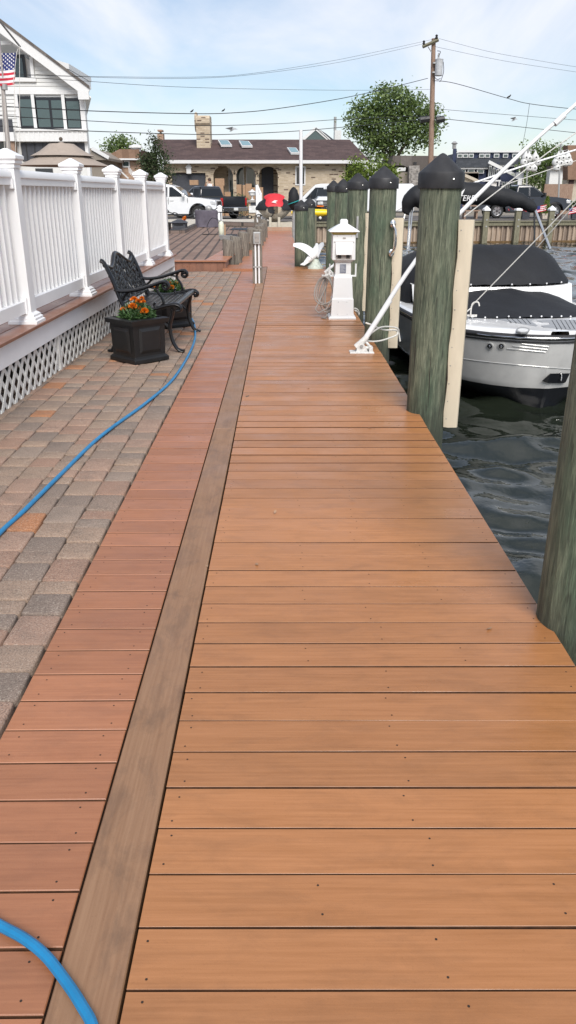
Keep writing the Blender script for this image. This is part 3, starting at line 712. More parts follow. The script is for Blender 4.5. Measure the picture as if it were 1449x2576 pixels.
rf = part('roof', MB().sq([(.168, 1.035), (.184, 1.040), (.184, 1.047), (.115, 1.09), (.056, 1.125)]), m_ped, ped, smooth=False)
part('finial', MB().sq([(.047, 1.124), (.045, 1.168), (.030, 1.182)]), m_ped, rf, smooth=False)
for s in (-1, 1):
    part('cable_hook', MB().box(min(s*.098, s*.172), max(s*.098, s*.172), -.02, .0, .505, .525).box(min(s*.155, s*.172), max(s*.155, s*.172), -.02, .0, .525, .66), m_ped, ped, smooth=False)
cab = MB(); rc = random.Random(5)
for k in range(7):
    cx = -.165-.012*k; w = .05+.012*k; zb = .06+rc.uniform(-.03, .05)+(.02*k); yo = -.03-.012*k+rc.uniform(-.01, .01)
    loop = []
    for i in range(26):
        a = 2*math.pi*i/26; z = (.50+zb)/2+(.53-zb)/2*math.cos(a)
        loop.append((cx-w*math.sin(a)*(.5+.5*(1-math.cos(a))/2+.2), yo+.02*math.sin(a*2+k), z))
    cab.tube(loop, .0078, 7, closed=True)
cab.tube([(-.17, -.02, .53), (-.20, -.05, .40), (-.30, -.12, .20), (-.345, -.16, .12), (-.30, -.20, .085), (-.20, -.20, .14), (-.15, -.19, .24)], .0085, 7)
cab.tube([(-.16, -.02, .10), (-.20, -.06, .02), (-.26, -.10, .012), (-.20, -.16, .012)], .0085, 7)
co = ob('coiled_cable', mesh('coiled_cable', cab, m_cable), None, (PX, PY_, 0)); tag(co, 'grey shore cable coiled on the left hook of the white pedestal', 'cable')

# ---------------------------------------------------------------- mooring whips
def whip(bpx, pts, label, brlabel, rp_=.021):
    b = G(*bpx, 0)
    br = thing('whip_bracket', (b.x, b.y, 0), brlabel, 'bracket', 'mooring whip brackets')
    part('base_plate', MB().cbox(-.115, .125, -.07, .07, 0, .018, .004), m_bracket, br, smooth=False)
    for s in (-1, 1):
        part('side_plate', MB().prism([(-.055, .018), (.065, .018), (.03, .085), (.012, .105), (-.012, .105), (-.03, .085)], s*.035-.004, s*.035+.004, 'y'), m_bracket, br, smooth=False)
        part('pivot_bolt', MB().tube([(0, s*.038, .075), (0, s*.052, .075)], .016, 10), m_galv, br)
    part('stop_block', MB().box(.075, .112, -.05, .05, .018, .065).tube([(.03, 0, .05), (.09, 0, .05)], .018, 10), m_bracket, br, smooth=False)
    part('socket', MB().tube([(-.05, 0, .055), (.0, 0, .10), (.055, 0, .16)], [.036, .034, .027], 12), m_bracket, br)
    part('arm', MB().tube([(-.03, 0, .10), (.03, 0, .125), (.09, 0, .06)], .015, 8), m_bracket, br)
    wp = thing('mooring_whip', (b.x, b.y, .10), label, 'pole', 'white mooring whip poles')
    pp = [Vector((b.x+.03, b.y, .13))]+pts
    a, c = pp[0], pp[1]; k = a.lerp(c, min(.9, .45/(c-a).length))
    part('handle_tube', MB().tube([a, k], [.027, .026], 12), m_pvc, wp, True)
    sm = []
    for i in range(len(pp)-1):
        p0, p1, p2_, p3 = pp[max(i-1, 0)], pp[i], pp[i+1], pp[min(i+2, len(pp)-1)]
        for j in range(6):
            t = j/6; sm.append(.5*((2*p1)+(p2_-p0)*t+(2*p0-5*p1+4*p2_-p3)*t*t+(3*p1-p0-3*p2_+p3)*t**3))
    sm.append(pp[-1])
    part('pole', MB().tube(sm, [rp_*(1.05-.3*i/len(sm)) for i in range(len(sm))], 10), m_pvc, wp, True)
    return sm
wy = G(908, 888, 0).y
w1 = whip((908, 888), [W(1046, 655, wy+.05), W(1165, 528, wy+.10), W(1325, 372, wy+.2), W(1449, 262, wy+.3), W(1640, 95, wy+.4)],
     'near white mooring whip pole rising right past the thick piling', 'chipped white whip bracket at the near dock edge below the rope')
ty_ = w1[14]
part('joint_sleeve', MB().tube([W(1395, 312, wy+.25), W(1420, 289, wy+.27)], .027, 10), m_pvc, [o for o in bpy.data.objects if o.name == 'mooring_whip'][0], True)
wy2 = G(824, 694, 0).y
w2 = whip((824, 694), [W(838, 668, wy2+.02), W(905, 590, wy2+.05), W(1030, 512, wy2+.1), W(1175, 466, wy2+.15), W(1310, 420, wy2+.2), W(1449, 377, wy2+.25), W(1650, 318, wy2+.3)],
     'far white mooring whip pole crossing in front of the navy house', 'chipped white whip bracket behind the pedestal near the gull statue')
def line(name, pts, r, mat, label, cat, sag=0, group=None, n=10):
    sm = []
    for a, b in zip(pts[:-1], pts[1:]):
        for j in range(n): t = j/n; p = a.lerp(b, t); sm.append(Vector((p.x, p.y, p.z-sag*4*t*(1-t))))
    sm.append(pts[-1]); return solo(name, MB().tube(sm, r, 6), mat, label, cat, group)
# rope coiled round the near piling's foot
rp0 = wy+.30
rope = [W(820, 1525, wy+.1, 'A6'), W(880, 1545, wy+.12, 'A6'), W(985, 1590, wy+.35, 'A6'), W(1090, 1592, wy+.4, 'A6'), W(1120, 1605, wy+.45, 'A6'), W(1115, 1640, wy+.42, 'A6'), W(1050, 1668, wy+.33, 'A6'),
        W(960, 1695, wy+.2, 'A6'), W(880, 1702, wy+.1, 'A6'), W(825, 1690, wy+.07, 'A6'), W(815, 1668, wy+.08, 'A6'), W(865, 1630, wy+.14, 'A6'), W(935, 1580, wy+.2, 'A6'), W(985, 1563, wy+.3, 'A6'),
        W(1060, 1562, wy+.4, 'A6'), W(1125, 1580, wy+.48, 'A6'), W(1135, 1620, wy+.5, 'A6'), W(1148, 1700, wy+.5, 'A6')]
def smooth(pp, n=5):
    sm = []
    for i in range(len(pp)-1):
        p0, p1, p2_, p3 = pp[max(i-1, 0)], pp[i], pp[i+1], pp[min(i+2, len(pp)-1)]
        for j in range(n):
            t = j/n; sm.append(.5*((2*p1)+(p2_-p0)*t+(2*p0-5*p1+4*p2_-p3)*t*t+(3*p1-p0-3*p2_+p3)*t**3))
    return sm+[pp[-1]]
solo('mooring_rope', MB().tube(smooth(rope), .0085, 8), m_rope, 'white mooring rope looped round a piling beside the near whip bracket', 'rope')
solo('mooring_rope', MB().tube(smooth([W(715, 1385, 10.7, 'A6'), W(745, 1400, 10.75, 'A6'), W(760, 1440, 10.8, 'A6'), W(735, 1420, 10.7, 'A6'), W(715, 1405, 10.65, 'A6'), W(740, 1418, 10.7, 'A6'), W(755, 1450, 10.75, 'A6')]), .009, 8), m_rope, 'short loop of white rope behind the foot of the pedestal', 'rope')
cleat = Vector((2.30, 10.75, -.07))
line('mooring_line', [W(1184, 772, 10.75), W(1449, 500, 10.2)+Vector((0, 0, 0)), W(1700, 243, 9.7)], .0075, m_rope, 'white line slanting from the bow cleat up to the right over the black cover', 'rope', group='thin mooring lines')
line('mooring_line', [W(1322, 655, 13.6), W(1449, 512, 13.0), W(1650, 286, 12)], .008, m_rope, 'white line crossing the far bulkhead right of the boat frame', 'rope', group='thin mooring lines')
line('mooring_line', [W(1168, 545, 8.2), W(1378, 384, 8.4), W(1449, 334, 8.5), W(1700, 158, 8.7)], .006, m_rope, 'thin white line running beside the near whip pole', 'rope', group='thin mooring lines')
line('mooring_line', [W(1175, 506, 14.2), W(1290, 458, 14.5), W(1449, 404, 14.8), W(1650, 335, 15)], .007, m_rope, 'thin white line just below the far whip pole', 'rope', group='thin mooring lines')

# ---------------------------------------------------------------- gull statue
g = G(791, 677, 0); gull = thing('gull_statue', (g.x, g.y+.05, 0), 'white gull statue with raised wings on a pale rock at the dock corner', 'statue')
rk = MB().lathe([(.17, 0), (.165, .05), (.12, .09), (.09, .15), (.07, .20)], (.02, 0, 0), 14); rr = random.Random(4)
rk.xf(lambda p: Vector((p.x*(1+rr.uniform(-.12, .12)), p.y*(1+rr.uniform(-.12, .12)), p.z)))
part('rock', rk, m_rock, gull)
part('body', MB().tube([(-.22, -.16, .14), (-.13, -.10, .19), (-.02, -.02, .28), (.03, .05, .37), (.05, .10, .44), (.045, .16, .455)], [.018, .06, .085, .075, .05, .02], 12), m_plaster, gull, ang=60)
part('tail', MB().add([(-.13, -.08, .20), (-.30, -.19, .11), (-.22, -.24, .10), (-.09, -.12, .18), (-.13, -.08, .175), (-.30, -.19, .095), (-.22, -.24, .085), (-.09, -.12, .155)], [(0,1,2,3), (7,6,5,4), (0,4,5,1), (1,5,6,2), (2,6,7,3)]), m_plaster, gull)
part('head', MB().ball((.05, .12, .47), (.038, .05, .04), 10, 7), m_plaster, gull)
part('beak', MB().tube([(.05, .16, .468), (.05, .205, .462)], [.015, .003], 6), m_plaster, gull)
def wing(s, tip, root):
    mb = MB(); rings = []
    for i in range(9):
        t = i/8; c = Vector(root).lerp(Vector(tip), t)+Vector((0, 0, .05*math.sin(math.pi*t)))
        ch = .17*(1-.72*t**1.6)+.015; th = .024*(1-t)+.006; d = Vector((.1*s, -.75, -.55)).normalized()
        u = (Vector(tip)-Vector(root)).normalized(); nn = u.cross(d).normalized()
        rings.append([c-d*ch*.5+nn*th*.3, c+nn*th, c+d*ch*.6+nn*th*.2, c+d*ch, c+d*ch*.6-nn*th*.3, c-nn*th])
    return mb.loft(rings)
tl = W(738, 615, g.y)-Vector((g.x, g.y+.05, 0)); tr = W(815, 613, g.y)-Vector((g.x, g.y+.05, 0))
part('wing', wing(-1, (tl.x, .0, tl.z), (-.03, .0, .33)), m_plaster, gull, ang=50); part('wing', wing(1, (tr.x, .02, tr.z), (.05, .04, .33)), m_plaster, gull, ang=50)

# ---------------------------------------------------------------- cast iron bench
bx, by0, by1 = -1.035, 7.84, 9.06
bench = thing('garden_bench', (bx, (by0+by1)/2, 0), 'black cast iron garden bench with basketweave back and scrolled arms', 'bench', rz=R(-2))
HL = (by1-by0)/2
def bp(x, z): return (-x, z)                       # local: x grows towards the deck (back), -x is world +X
def ribbon(pts, yv, r=.016, fl=1.6):
    mb = MB(); sm = smooth([Vector((-p[0], yv, p[1])) for p in pts], 4)
    mb.tube(sm, [r*(p2 if (p2 := 1) else 1) for _ in sm], 8)
    return mb.xf(lambda p: Vector((p.x, yv+(p.y-yv)*fl, p.z)))
def spiral(cx, cz, r0, turns, a0, sgn=1, n=16):
    return [(cx+r0*(1-.75*i/n)*math.cos(a0+sgn*2*math.pi*turns*i/n), cz+r0*(1-.75*i/n)*math.sin(a0+sgn*2*math.pi*turns*i/n)) for i in range(n+1)]
for s in (-1, 1):
    yv = s*HL
    ef = part('end_frame', ribbon([(.66, .0), (.60, .12), (.54, .28), (.50, .40), (.54, .52), (.60, .70), (.665, .845), (.70, .87)], yv, .021), m_iron, bench, ang=60)
    part('front_leg', ribbon([(-.06, .0), (.0, .03), (.045, .12), (.06, .25), (.03, .36), (.02, .41)], yv, .019).join(MB().box(.015, .075, yv-.028, yv+.028, 0, .018)), m_iron, bench, ang=60)
    part('rear_foot', MB().box(-.70, -.63, yv-.028, yv+.028, 0, .018), m_iron, bench)
    part('seat_rail', ribbon([(.52, .42), (.38, .41), (.22, .415), (.08, .45), (-.01, .46), (-.055, .435), (-.05, .405), (-.015, .40)], yv, .020), m_iron, bench, ang=60)
    part('arm', ribbon([(.585, .60), (.50, .585), (.36, .60), (.22, .64), (.12, .672)]+[(x, z) for x, z in spiral(.085, .635, .042, 1.3, R(70), 1)], yv, .017, 2.0), m_iron, bench, ang=60)
    part('arm_support', ribbon([(.15, .655), (.17, .60), (.13, .54), (.11, .48), (.135, .445), (.18, .435), (.205, .455), (.19, .48)], yv, .013), m_iron, bench, ang=60)
    part('arm_brace', ribbon([(.53, .47), (.50, .53), (.44, .585)], yv, .012).join(ribbon([(.15, .60), (.20, .615), (.26, .632)], yv, .011)), m_iron, bench, ang=60)
    part('leg_brace', ribbon([(.04, .20), (.14, .30), (.28, .37), (.42, .385)], yv, .011), m_iron, bench, ang=60)
def back_pt(u, v):                                   # u along the bench -1..1, v up the back 0..1
    top = .775+.125*math.exp(-(u/.46)**2)+.05*max(0, abs(u)-.7)/.3
    z = .47+(top-.47)*v
    x = .515+.17*((z-.47)/.40)+.012*math.sin(v*3)
    return Vector((-x, u*(HL-.02), z))
N = 40
part('top_rail', MB().tube([back_pt(-1+2*i/N, 1) for i in range(N+1)], .022, 8), m_iron, bench, ang=60)
part('lower_rail', MB().tube([back_pt(-1+2*i/N, 0) for i in range(N+1)], .016, 8), m_iron, bench, ang=60)
bw = MB(); rb = random.Random(9)
for i in [k*.7 for k in range(-9, 27)]:                              # interlaced strands of the back
    for sg in (1, -1):
        pts = []
        for j in range(11):
            v = j/10; u = -1+2*(i+sg*6*v*.55+(0 if sg > 0 else 3.3))/12.0
            u += .028*math.sin(v*22+i*2)
            if -1 <= u <= 1: pts.append(back_pt(u, v)+Vector((.008*math.sin(v*26+i*3.1+sg), 0, 0)))
        if len(pts) > 2: bw.tube(pts, .0135, 5)
for a in range(11):
    for v in (.12, .30, .48, .66, .84): bw.ball(back_pt(-.92+.184*a, v)+Vector((.006, 0, 0)), (.012, .030, .036), 7, 5)
part('basketweave_back', bw, m_iron, bench, ang=60)
def seat_pt(a, yv): return (-(.0+.52*a), yv, .415+.045*(1-a)**3-.012*math.sin(a*math.pi))
sw = MB()
for i in range(9):
    a = .02+i/8*.96; sw.loft([[(seat_pt(a, yv)[0]+dx_, yv, seat_pt(a, yv)[2]+dz) for dx_, dz in ((-.012, -.008), (.012, -.008), (.012, .006), (-.012, .006))] for yv in (-HL, HL)])
for k in range(27):
    yv = -HL+.02+(2*HL-.04)*k/26
    sw.loft([[(seat_pt(a, 0)[0], yv+d+.012*math.sin(a*25), seat_pt(a, 0)[2]+dz) for d, dz in ((-.011, -.006), (.011, -.006), (.011, .007), (-.011, .007))] for a in [j/16 for j in range(17)]])
part('seat_grid', sw, m_iron, bench, ang=40)
part('front_bar', MB().tube([(.012, -HL, .452), (.012, HL, .452)], .020, 8), m_iron, bench)
part('stretcher', MB().box(-.56, -.52, -HL, HL, .365, .385), m_iron, bench)

# ---------------------------------------------------------------- planters with marigolds
def planter(name, x, y, rz, label, S=.185, Hh=.405):
    p = thing(name, (x, y, 0), label, 'planter', 'black square planters beside the bench', rz=rz)
    part('box', MB().sq([(S*1.08, 0), (S*1.08, .035), (S*1.0, .05), (S*.955, .055), (S*.985, Hh-.06), (S*1.0, Hh-.045)]), m_blackp, p, smooth=False, bevel=.004)
    rm = MB()
    o_, i_ = S*1.17, S*.93
    for a in range(4):
        Mr = Matrix.Rotation(a*math.pi/2, 4, 'Z')
        q = [Mr @ Vector(v) for v in ((-o_, -o_, Hh-.012), (o_, -o_, Hh-.012), (i_, -i_, Hh-.004), (-i_, -i_, Hh-.004), (-o_*.97, -o_*.97, Hh-.052), (o_*.97, -o_*.97, Hh-.052), (i_, -i_, Hh-.10), (-i_, -i_, Hh-.10))]
        rm.add(q, [(0,1,2,3), (4,5,1,0), (3,2,6,7)])
    part('rim', rm, m_blackp, p, smooth=False)
    for a in range(4):
        Mr = Matrix.Rotation(a*math.pi/2, 4, 'Z'); f = MB(); o1, o2_ = S*.66, S*.54; y0, y1 = -S*.985, -S*.985
        z0, z1 = .085, Hh-.085
        v = [(-o1, -S*.968, z0), (o1, -S*.968, z0), (o1, -S*.995, z1), (-o1, -S*.995, z1), (-o2_, -S*.968-.016, z0+.03), (o2_, -S*.968-.016, z0+.03), (o2_, -S*.995-.016, z1-.03), (-o2_, -S*.995-.016, z1-.03)]
        f.add(v, [(4,5,6,7), (0,1,5,4), (1,2,6,5), (2,3,7,6), (3,0,4,7)]); f.xf(lambda q: Mr @ q)
        part('raised_panel', f, m_blackp, p, smooth=False)
    part('soil', MB().box(-i_, i_, -i_, i_, Hh-.14, Hh-.05), m_soil, p, smooth=False)
    return p
pa = planter('planter', -1.367, 7.45, R(46), 'black square planter with orange marigolds at the near end of the bench')
pb = planter('planter', -1.335, 9.52, R(42), 'black square planter with marigolds at the far end of the bench')
def foliage(n, fn, size, rs, asp=.45):
    mb = MB()
    for _ in range(n):
        p = Vector(fn(rs)); a = rs.uniform(0, 6.283); e_ = rs.uniform(-.4, 1.2); l = size*rs.uniform(.6, 1.3)
        d = Vector((math.cos(a)*math.cos(e_), math.sin(a)*math.cos(e_), math.sin(e_))); s = d.cross(Vector((rs.uniform(-1, 1), rs.uniform(-1, 1), 1))).normalized()*l*asp*.5
        mb.add([p, p+d*l*.5+s, p+d*l, p+d*l*.5-s], [(0,1,2,3)])
    return mb
def marigold(x, y, z, heads, label, seed):
    rs = random.Random(seed); t = thing('marigold_plant', (x, y, z), label, 'flowers', 'marigolds in the black planters')
    def fn(r):
        a = r.uniform(0, 6.283); q = .16*math.sqrt(r.random()); return (q*math.cos(a), q*math.sin(a), r.uniform(.0, .15)*(1-(q/.2)**2)+.02)
    tag(part('leaves', foliage(1900, fn, .046, rs, .30), m_leafm, t, smooth=False), kind='stuff')
    for hx, hy, hz, r in heads:
        r *= 1.22
        part('stem', MB().tube([(hx*.6, hy*.6, .02), (hx, hy, hz)], .0035, 5), m_leafm, t)
        fl_ = MB()
        for k in range(90):
            a = rs.uniform(0, 6.283); e_ = rs.uniform(-.25, 1.5); d = Vector((math.cos(a)*math.cos(e_), math.sin(a)*math.cos(e_), math.sin(e_)*.8))
            sd_ = d.cross(Vector((rs.uniform(-1, 1), rs.uniform(-1, 1), rs.uniform(-1, 1)))).normalized()*r*.33; p = Vector((hx, hy, hz))
            fl_.add([p+d*r*.25, p+d*r*.8+sd_, p+d*r*1.05, p+d*r*.8-sd_], [(0,1,2,3)])
        part('flower_head', fl_, m_orange, t, smooth=False)
    return t
Zs = .36
def hd_(lst, px, py, Y):
    o = []
    for x, y, r in lst: p = W(x, y, Y+random.uniform(-.09, .07), 'A5'); o.append((p.x-px, p.y-py, p.z-Zs, r))
    return o
marigold(-1.367, 7.45, Zs, hd_([(247, 655, .027), (300, 628, .025), (335, 625, .036), (345, 563, .032), (385, 580, .028), (400, 640, .020), (440, 668, .034), (405, 702, .028), (432, 580, .020), (418, 545, .018)], -1.367, 7.45, 7.42), 'bushy orange marigolds in the planter at the near end of the bench', 1)
marigold(-1.335, 9.52, Zs, hd_([(552, 445, .035), (658, 408, .035), (725, 418, .035), (688, 452, .036), (740, 455, .034), (660, 450, .028)], -1.335, 9.52, 9.5), 'orange marigolds in the planter at the far end of the bench', 2)
# ---------------------------------------------------------------- blue hose
hz = .006
hpts = [G(478, 800, hz+.02)+Vector((-.25, .3, 0)), G(480, 800, hz), G(491, 835, hz), G(483, 875, hz), G(440, 948, hz), G(372, 1010, hz), G(255, 1096, hz), G(150, 1196, hz), G(60, 1285, hz), G(0, 1340, hz), G(-120, 1470, hz), G(-420, 1900, hz),
        G(-350, 2200, hz), G(-120, 2262, hz+.008), G(0, 2328, .012), G(62, 2362, .014), G(117, 2407, .014), G(172, 2478, .014), G(207, 2532, .014), G(234, 2585, .014), G(255, 2700, .014)]
solo('garden_hose', MB().tube(smooth(hpts, 8), .0115, 10), m_hose, 'bright blue garden hose lying across pavers and dock boards', 'hose')
rd = random.Random(21)
for k, (x, y) in enumerate([(622, 998), (776, 978), (1231, 1582), (887, 1256), (692, 1288), (646, 1420), (520, 1425), (930, 1077)]):
    p = G(x, y, .003); a = rd.uniform(0, 6.28); l = .018 if k else .03
    d = Vector((math.cos(a)*l, math.sin(a)*l, 0)); s = Vector((-d.y*.4, d.x*.4, 0))
    solo('dry_leaf', MB().add([p-d, p+s+Vector((0, 0, .004)), p+d+Vector((0, 0, .007)), p-s], [(0,1,2,3)]), m_card if k else m_bark,
         ['curled dark scrap near the trim board', 'tiny brown scrap in the middle of the dock', 'pale shell scrap near the right piling', 'thin tan leaf on the middle boards', 'small brown leaf on the boards left of centre', 'small leaf on a board below the dip', 'tan sliver on the weathered trim board', 'tiny scrap on the far tan boards'][k], 'debris', 'scraps lying on the dock', smooth=False)
# ---------------------------------------------------------------- the covered bowrider
from mathutils.bvhtree import BVHTree
boat = thing('motorboat', (3.46, 9.72, WATER), 'white and grey bowrider boat under black canvas covers, moored bow towards the dock', 'boat', rz=R(4))
SEC = [(0, .12, .03), (.10, .50, .38), (.30, .84, .66), (.6, 1.12, .92), (1.0, 1.29, 1.10), (1.6, 1.40, 1.24), (2.6, 1.45, 1.30), (4.5, 1.45, 1.32), (6.7, 1.40, 1.28)]
def lerp_sec(s):
    for a, b in zip(SEC[:-1], SEC[1:]):
        if s <= b[0]:
            t = (s-a[0])/(b[0]-a[0]); return a[1]+(b[1]-a[1])*t, a[2]+(b[2]-a[2])*t
    return SEC[-1][1:]
GZ, CZ = .96, .27
def hull_pt(s, v, sd):
    b, c = lerp_sec(s); fade = max(0, 1-s/2.4)
    if v <= 1: t = v; x = b+(c-b)*(t**.8)*(.55+.45*t); z = GZ+(CZ-GZ)*t
    else: t = v-1; x = c*(1-t); z = CZ+(-.42-CZ)*t*(1-.1*fade)
    rk = .46*((GZ-z)/(GZ+.42))**1.15*fade
    return Vector((sd*x, s+rk, z))
ss = [0, .04, .1, .18, .28, .4, .55, .72, .9, 1.1, 1.35, 1.6, 2, 2.6, 3.4, 4.4, 5.5, 6.7]
vv = [0, .15, .3, .45, .6, .75, .9, 1.0, 1.25, 1.5, 1.75, 2.0]
hull = MB()
for sd in (-1, 1):
    o = len(hull.v)
    for s in ss:
        for v in vv: hull.v.append(tuple(hull_pt(s, v, sd)))
    n = len(vv)
    for i in range(len(ss)-1):
        for j in range(n-1):
            f = (o+i*n+j, o+i*n+j+1, o+(i+1)*n+j+1, o+(i+1)*n+j)
            hull.f.append(f if sd < 0 else tuple(reversed(f)))
            vm = (vv[j]+vv[j+1])/2; sm_ = (ss[i]+ss[i+1])/2
            hull.m.append(1 if vm > 1 else (2 if sm_ > .78+vm*1.0 else 0))
for j in range(len(vv)-1): hull.add([hull_pt(0, vv[j], -1), hull_pt(0, vv[j], 1), hull_pt(0, vv[j+1], 1), hull_pt(0, vv[j+1], -1)], [(0,1,2,3)], 1 if vv[j] >= 1 else 0)
m_hulll = M('light_grey_hull', (.47, .47, .455), .2, metal=.1, var=.04, coat=.5)
part('hull', hull, [m_hullg, m_botp, m_hulll], boat, ang=60)
Mb = world_m(boat); bvh = BVHTree.FromPolygons([Mb @ Vector(p) for p in hull.v], hull.f)
def HP(x, y, k='C5'):
    d = ray(x, y, k).normalized(); loc, nor, _, _ = bvh.ray_cast(Vector((0, 0, CAM_H)), d)
    if loc and nor.dot(d) > 0: nor = -nor
    return (loc, nor) if loc else (G(x, y, -.3, k), Vector((0, -1, 0)))
gl = [hull_pt(s, 0, -1) for s in reversed(ss)]+[hull_pt(s, 0, 1) for s in ss]
up = Vector((0, 0, 1))
part('rub_rail', MB().tube([p+up*.0 for p in gl], .036, 8), m_capb, boat, ang=60)
part('rail_trim', MB().tube([p*1.0+Vector((math.copysign(.033, p.x) if p.y > .2 else 0, -.033 if p.y < .3 else 0, -.004)) for p in gl], .011, 6), m_chrome, boat, ang=60)
part('rub_rail_lower', MB().tube([Vector((p.x*.992, p.y+.012, p.z-.062)) for p in gl], .013, 6), m_capb, boat, ang=60)
dk = MB(); rings = []
for s in ss:
    b, _ = lerp_sec(s); row = []
    for q in (-1, -.97, -.86, -.5, 0, .5, .86, .97, 1): row.append((b*q, s+.02*(s == 0), GZ+(.02 if abs(q) == 1 else (.055 if abs(q) == .97 else .075))))
    rings.append(row)
dk.loft(rings, closed=False); dk.f = [tuple(reversed(f)) for f in dk.f]
part('deck', dk, m_gel, boat, ang=60)
DZ = WATER+GZ+.075
def dpoly(name, px, mat, k='C5', dz=.006, par=boat):
    pts = [G(x, y, DZ+dz, k) for x, y in px]; pb_ = [p-Vector((0, 0, .012)) for p in pts]; n = len(pts); mb = MB()
    a = sum(pts[i].x*pts[(i+1) % n].y-pts[(i+1) % n].x*pts[i].y for i in range(n))
    f = [tuple(range(n))]+[(j, i, n+i, n+j) for i in range(n) for j in ((i+1) % n,)]
    if a < 0: f = [tuple(reversed(q)) for q in f]
    return part(name, mb.add(pts+pb_, f), mat, par, True, smooth=False)
pd = dpoly('deck_pad', [(575, 492), (880, 481), (1190, 485), (985, 498), (950, 515), (1025, 560), (1010, 570), (880, 548), (700, 518)], m_pad)
for x in (680, 735, 790, 845, 895): dpoly('pad_groove', [(x, 484), (x+5, 484), (x+60, 545-(890-x)*.08), (x+53, 545-(890-x)*.08)], m_padl, dz=.009, par=pd)
pd = dpoly('deck_pad', [(1015, 510), (1120, 498), (1300, 498), (1640, 505), (1800, 560), (1650, 630), (1390, 612), (1100, 582), (1062, 566), (1150, 555), (1165, 545), (1150, 530), (1080, 528)], m_pad)
for x in range(1180, 1640, 48): dpoly('pad_groove', [(x, 501), (x+5, 501), (x+66, 600), (x+58, 600)], m_padl, dz=.009, par=pd)
pl = dpoly('name_plate', [(865+76*math.cos(a), 612+30*math.sin(a)) for a in [k*math.pi/10 for k in range(20)]], m_galv)
dpoly('plate_emblem', [(865+58*math.cos(a), 612+20*math.sin(a)) for a in [k*math.pi/8 for k in range(16)]], m_sign, dz=.009, par=pl)
p, n_ = HP(1250, 668); part('anchor_chute', MB().ball(p-n_*.0+Vector((0, 0, .02)), (.05, .045, .05), 10, 6), m_botp, boat, True)
for x in (505, 630):
    p, n_ = HP(x, 785); M3 = n_.to_track_quat('Z', 'Y').to_matrix()
    lt = part('docking_light', MB().tube([p-n_*.01, p+n_*.018], .046, 18), m_hulll, boat, True)
    part('lens', MB().tube([p+n_*.018, p+n_*.021], .034, 16), m_botp, lt, True); part('bulb', MB().ball(p+n_*.02, .016, 8, 5), m_chrome, lt, True)
for x0, x1, y0, y1 in ((850, 1150, 765, 798), (750, 1135, 790, 828), (690, 1115, 818, 857)):
    pts = [HP(x0+(x1-x0)*i/6, y0+(y1-y0)*i/6) for i in range(7)]
    part('side_vent', MB().tube([p+n_*.002 for p, n_ in pts], .009, 6), m_hulll, boat, True)
pp = [HP(x, y) for x, y in ((1070, 1160), (1155, 1078), (1365, 1075), (1318, 1175), (1290, 1185), (1130, 1183))]
part('bow_eye_plate', MB().add([p+n_*.035 for p, n_ in pp], [tuple(range(6))]), m_botp, boat, True, smooth=False)
p, n_ = HP(1262, 1115); part('bow_eye', MB().tube([p+n_*.01+up*.045, p+n_*.05+up*.03, p+n_*.055-up*.03, p+n_*.01-up*.045], .012, 8), m_chrome, boat, True)
kl = [HP(150+1250*i/30, 915+130*(i/30)**.72) for i in range(31)]
part('hull_crease', MB().tube([p+n_*.001 for p, n_ in kl], .007, 6), m_hulll, boat, True)
# covers
bc_ = MB(); rings = []
for i in range(13):
    t = i/12; s = 1.14+1.46*t; hb = (lerp_sec(s)[0]-.22)*(.55+.45*min(1, (t*3.2)**.5)) if t < .12 else lerp_sec(s)[0]-.20; row = []
    for j in range(17):
        q = -1+2*j/16; z = GZ+.078+(.02+.30*t)*(1-abs(q)**2.2)+.012*math.sin(j*1.9+i)*(1-abs(q))-.02*t*math.sin(q*5)**2
        row.append((hb*q, s-.10*(1-abs(q)**2)*(t < .5)*(1-2*t), z))
    rings.append(row)
bc_.loft(rings, closed=False); bc_.f = [tuple(reversed(f)) for f in bc_.f]
bow_cover = part('bow_cover', bc_, m_canvas, boat, ang=70)
for row in (rings[0],):
    for j in range(0, 17, 2): part('snap', MB().ball((row[j][0], row[j][1]-.004, row[j][2]+.012), .013, 8, 5), m_gel, bow_cover)
part('windscreen_base', MB().loft([[(hb*q, s+.42*(abs(q)**3), z) for q in [-1+j/6 for j in range(13)]] for s, hb, z in ((2.20, 1.26, GZ+.07), (2.33, 1.27, GZ+.36), (2.48, 1.27, GZ+.37))], closed=False), m_gel, boat, ang=60)
mc = MB(); rings = []
for s, zc, hb, ze in ((2.30, GZ+.395, 1.18, GZ+.375), (2.38, GZ+.48, 1.23, GZ+.40), (2.62, GZ+.74, 1.25, GZ+.46), (2.86, GZ+.885, 1.26, GZ+.50), (3.1, GZ+.92, 1.28, GZ+.48), (3.8, GZ+.86, 1.35, GZ+.34), (4.8, GZ+.66, 1.39, GZ+.22), (6.0, GZ+.42, 1.39, GZ+.12), (6.6, GZ+.22, 1.37, GZ+.06)):
    rings.append([(-hb-.10, s+.55, GZ-.02), (-hb-.06, s+.5, (ze+GZ)/2)] + [(hb*q, s+.42*abs(q)**3, ze+(zc-ze)*(1-abs(q)**5.5)+.008*math.sin(j*2.2+s*5)) for j, q in enumerate([-1+k/9 for k in range(19)])]+[(hb+.06, s+.5, (ze+GZ)/2), (hb+.10, s+.55, GZ-.02)])
mc.loft(rings, closed=False); mc.f = [tuple(reversed(f)) for f in mc.f]
main_cover = part('cockpit_cover', mc, m_canvas, boat, ang=70)
for q in (-.85, -.62, -.40, .12, .36, .60, .85): part('snap', MB().ball((1.19*q, 2.295+.42*abs(q)**3-.01, GZ+.40), .014, 8, 5), m_gel, main_cover)
for j in range(8):
    s = 2.9+.3*j; part('snap', MB().ball((-lerp_sec(s)[0]+.075, s+.12, GZ+.06), .013, 8, 5), m_gel, main_cover)
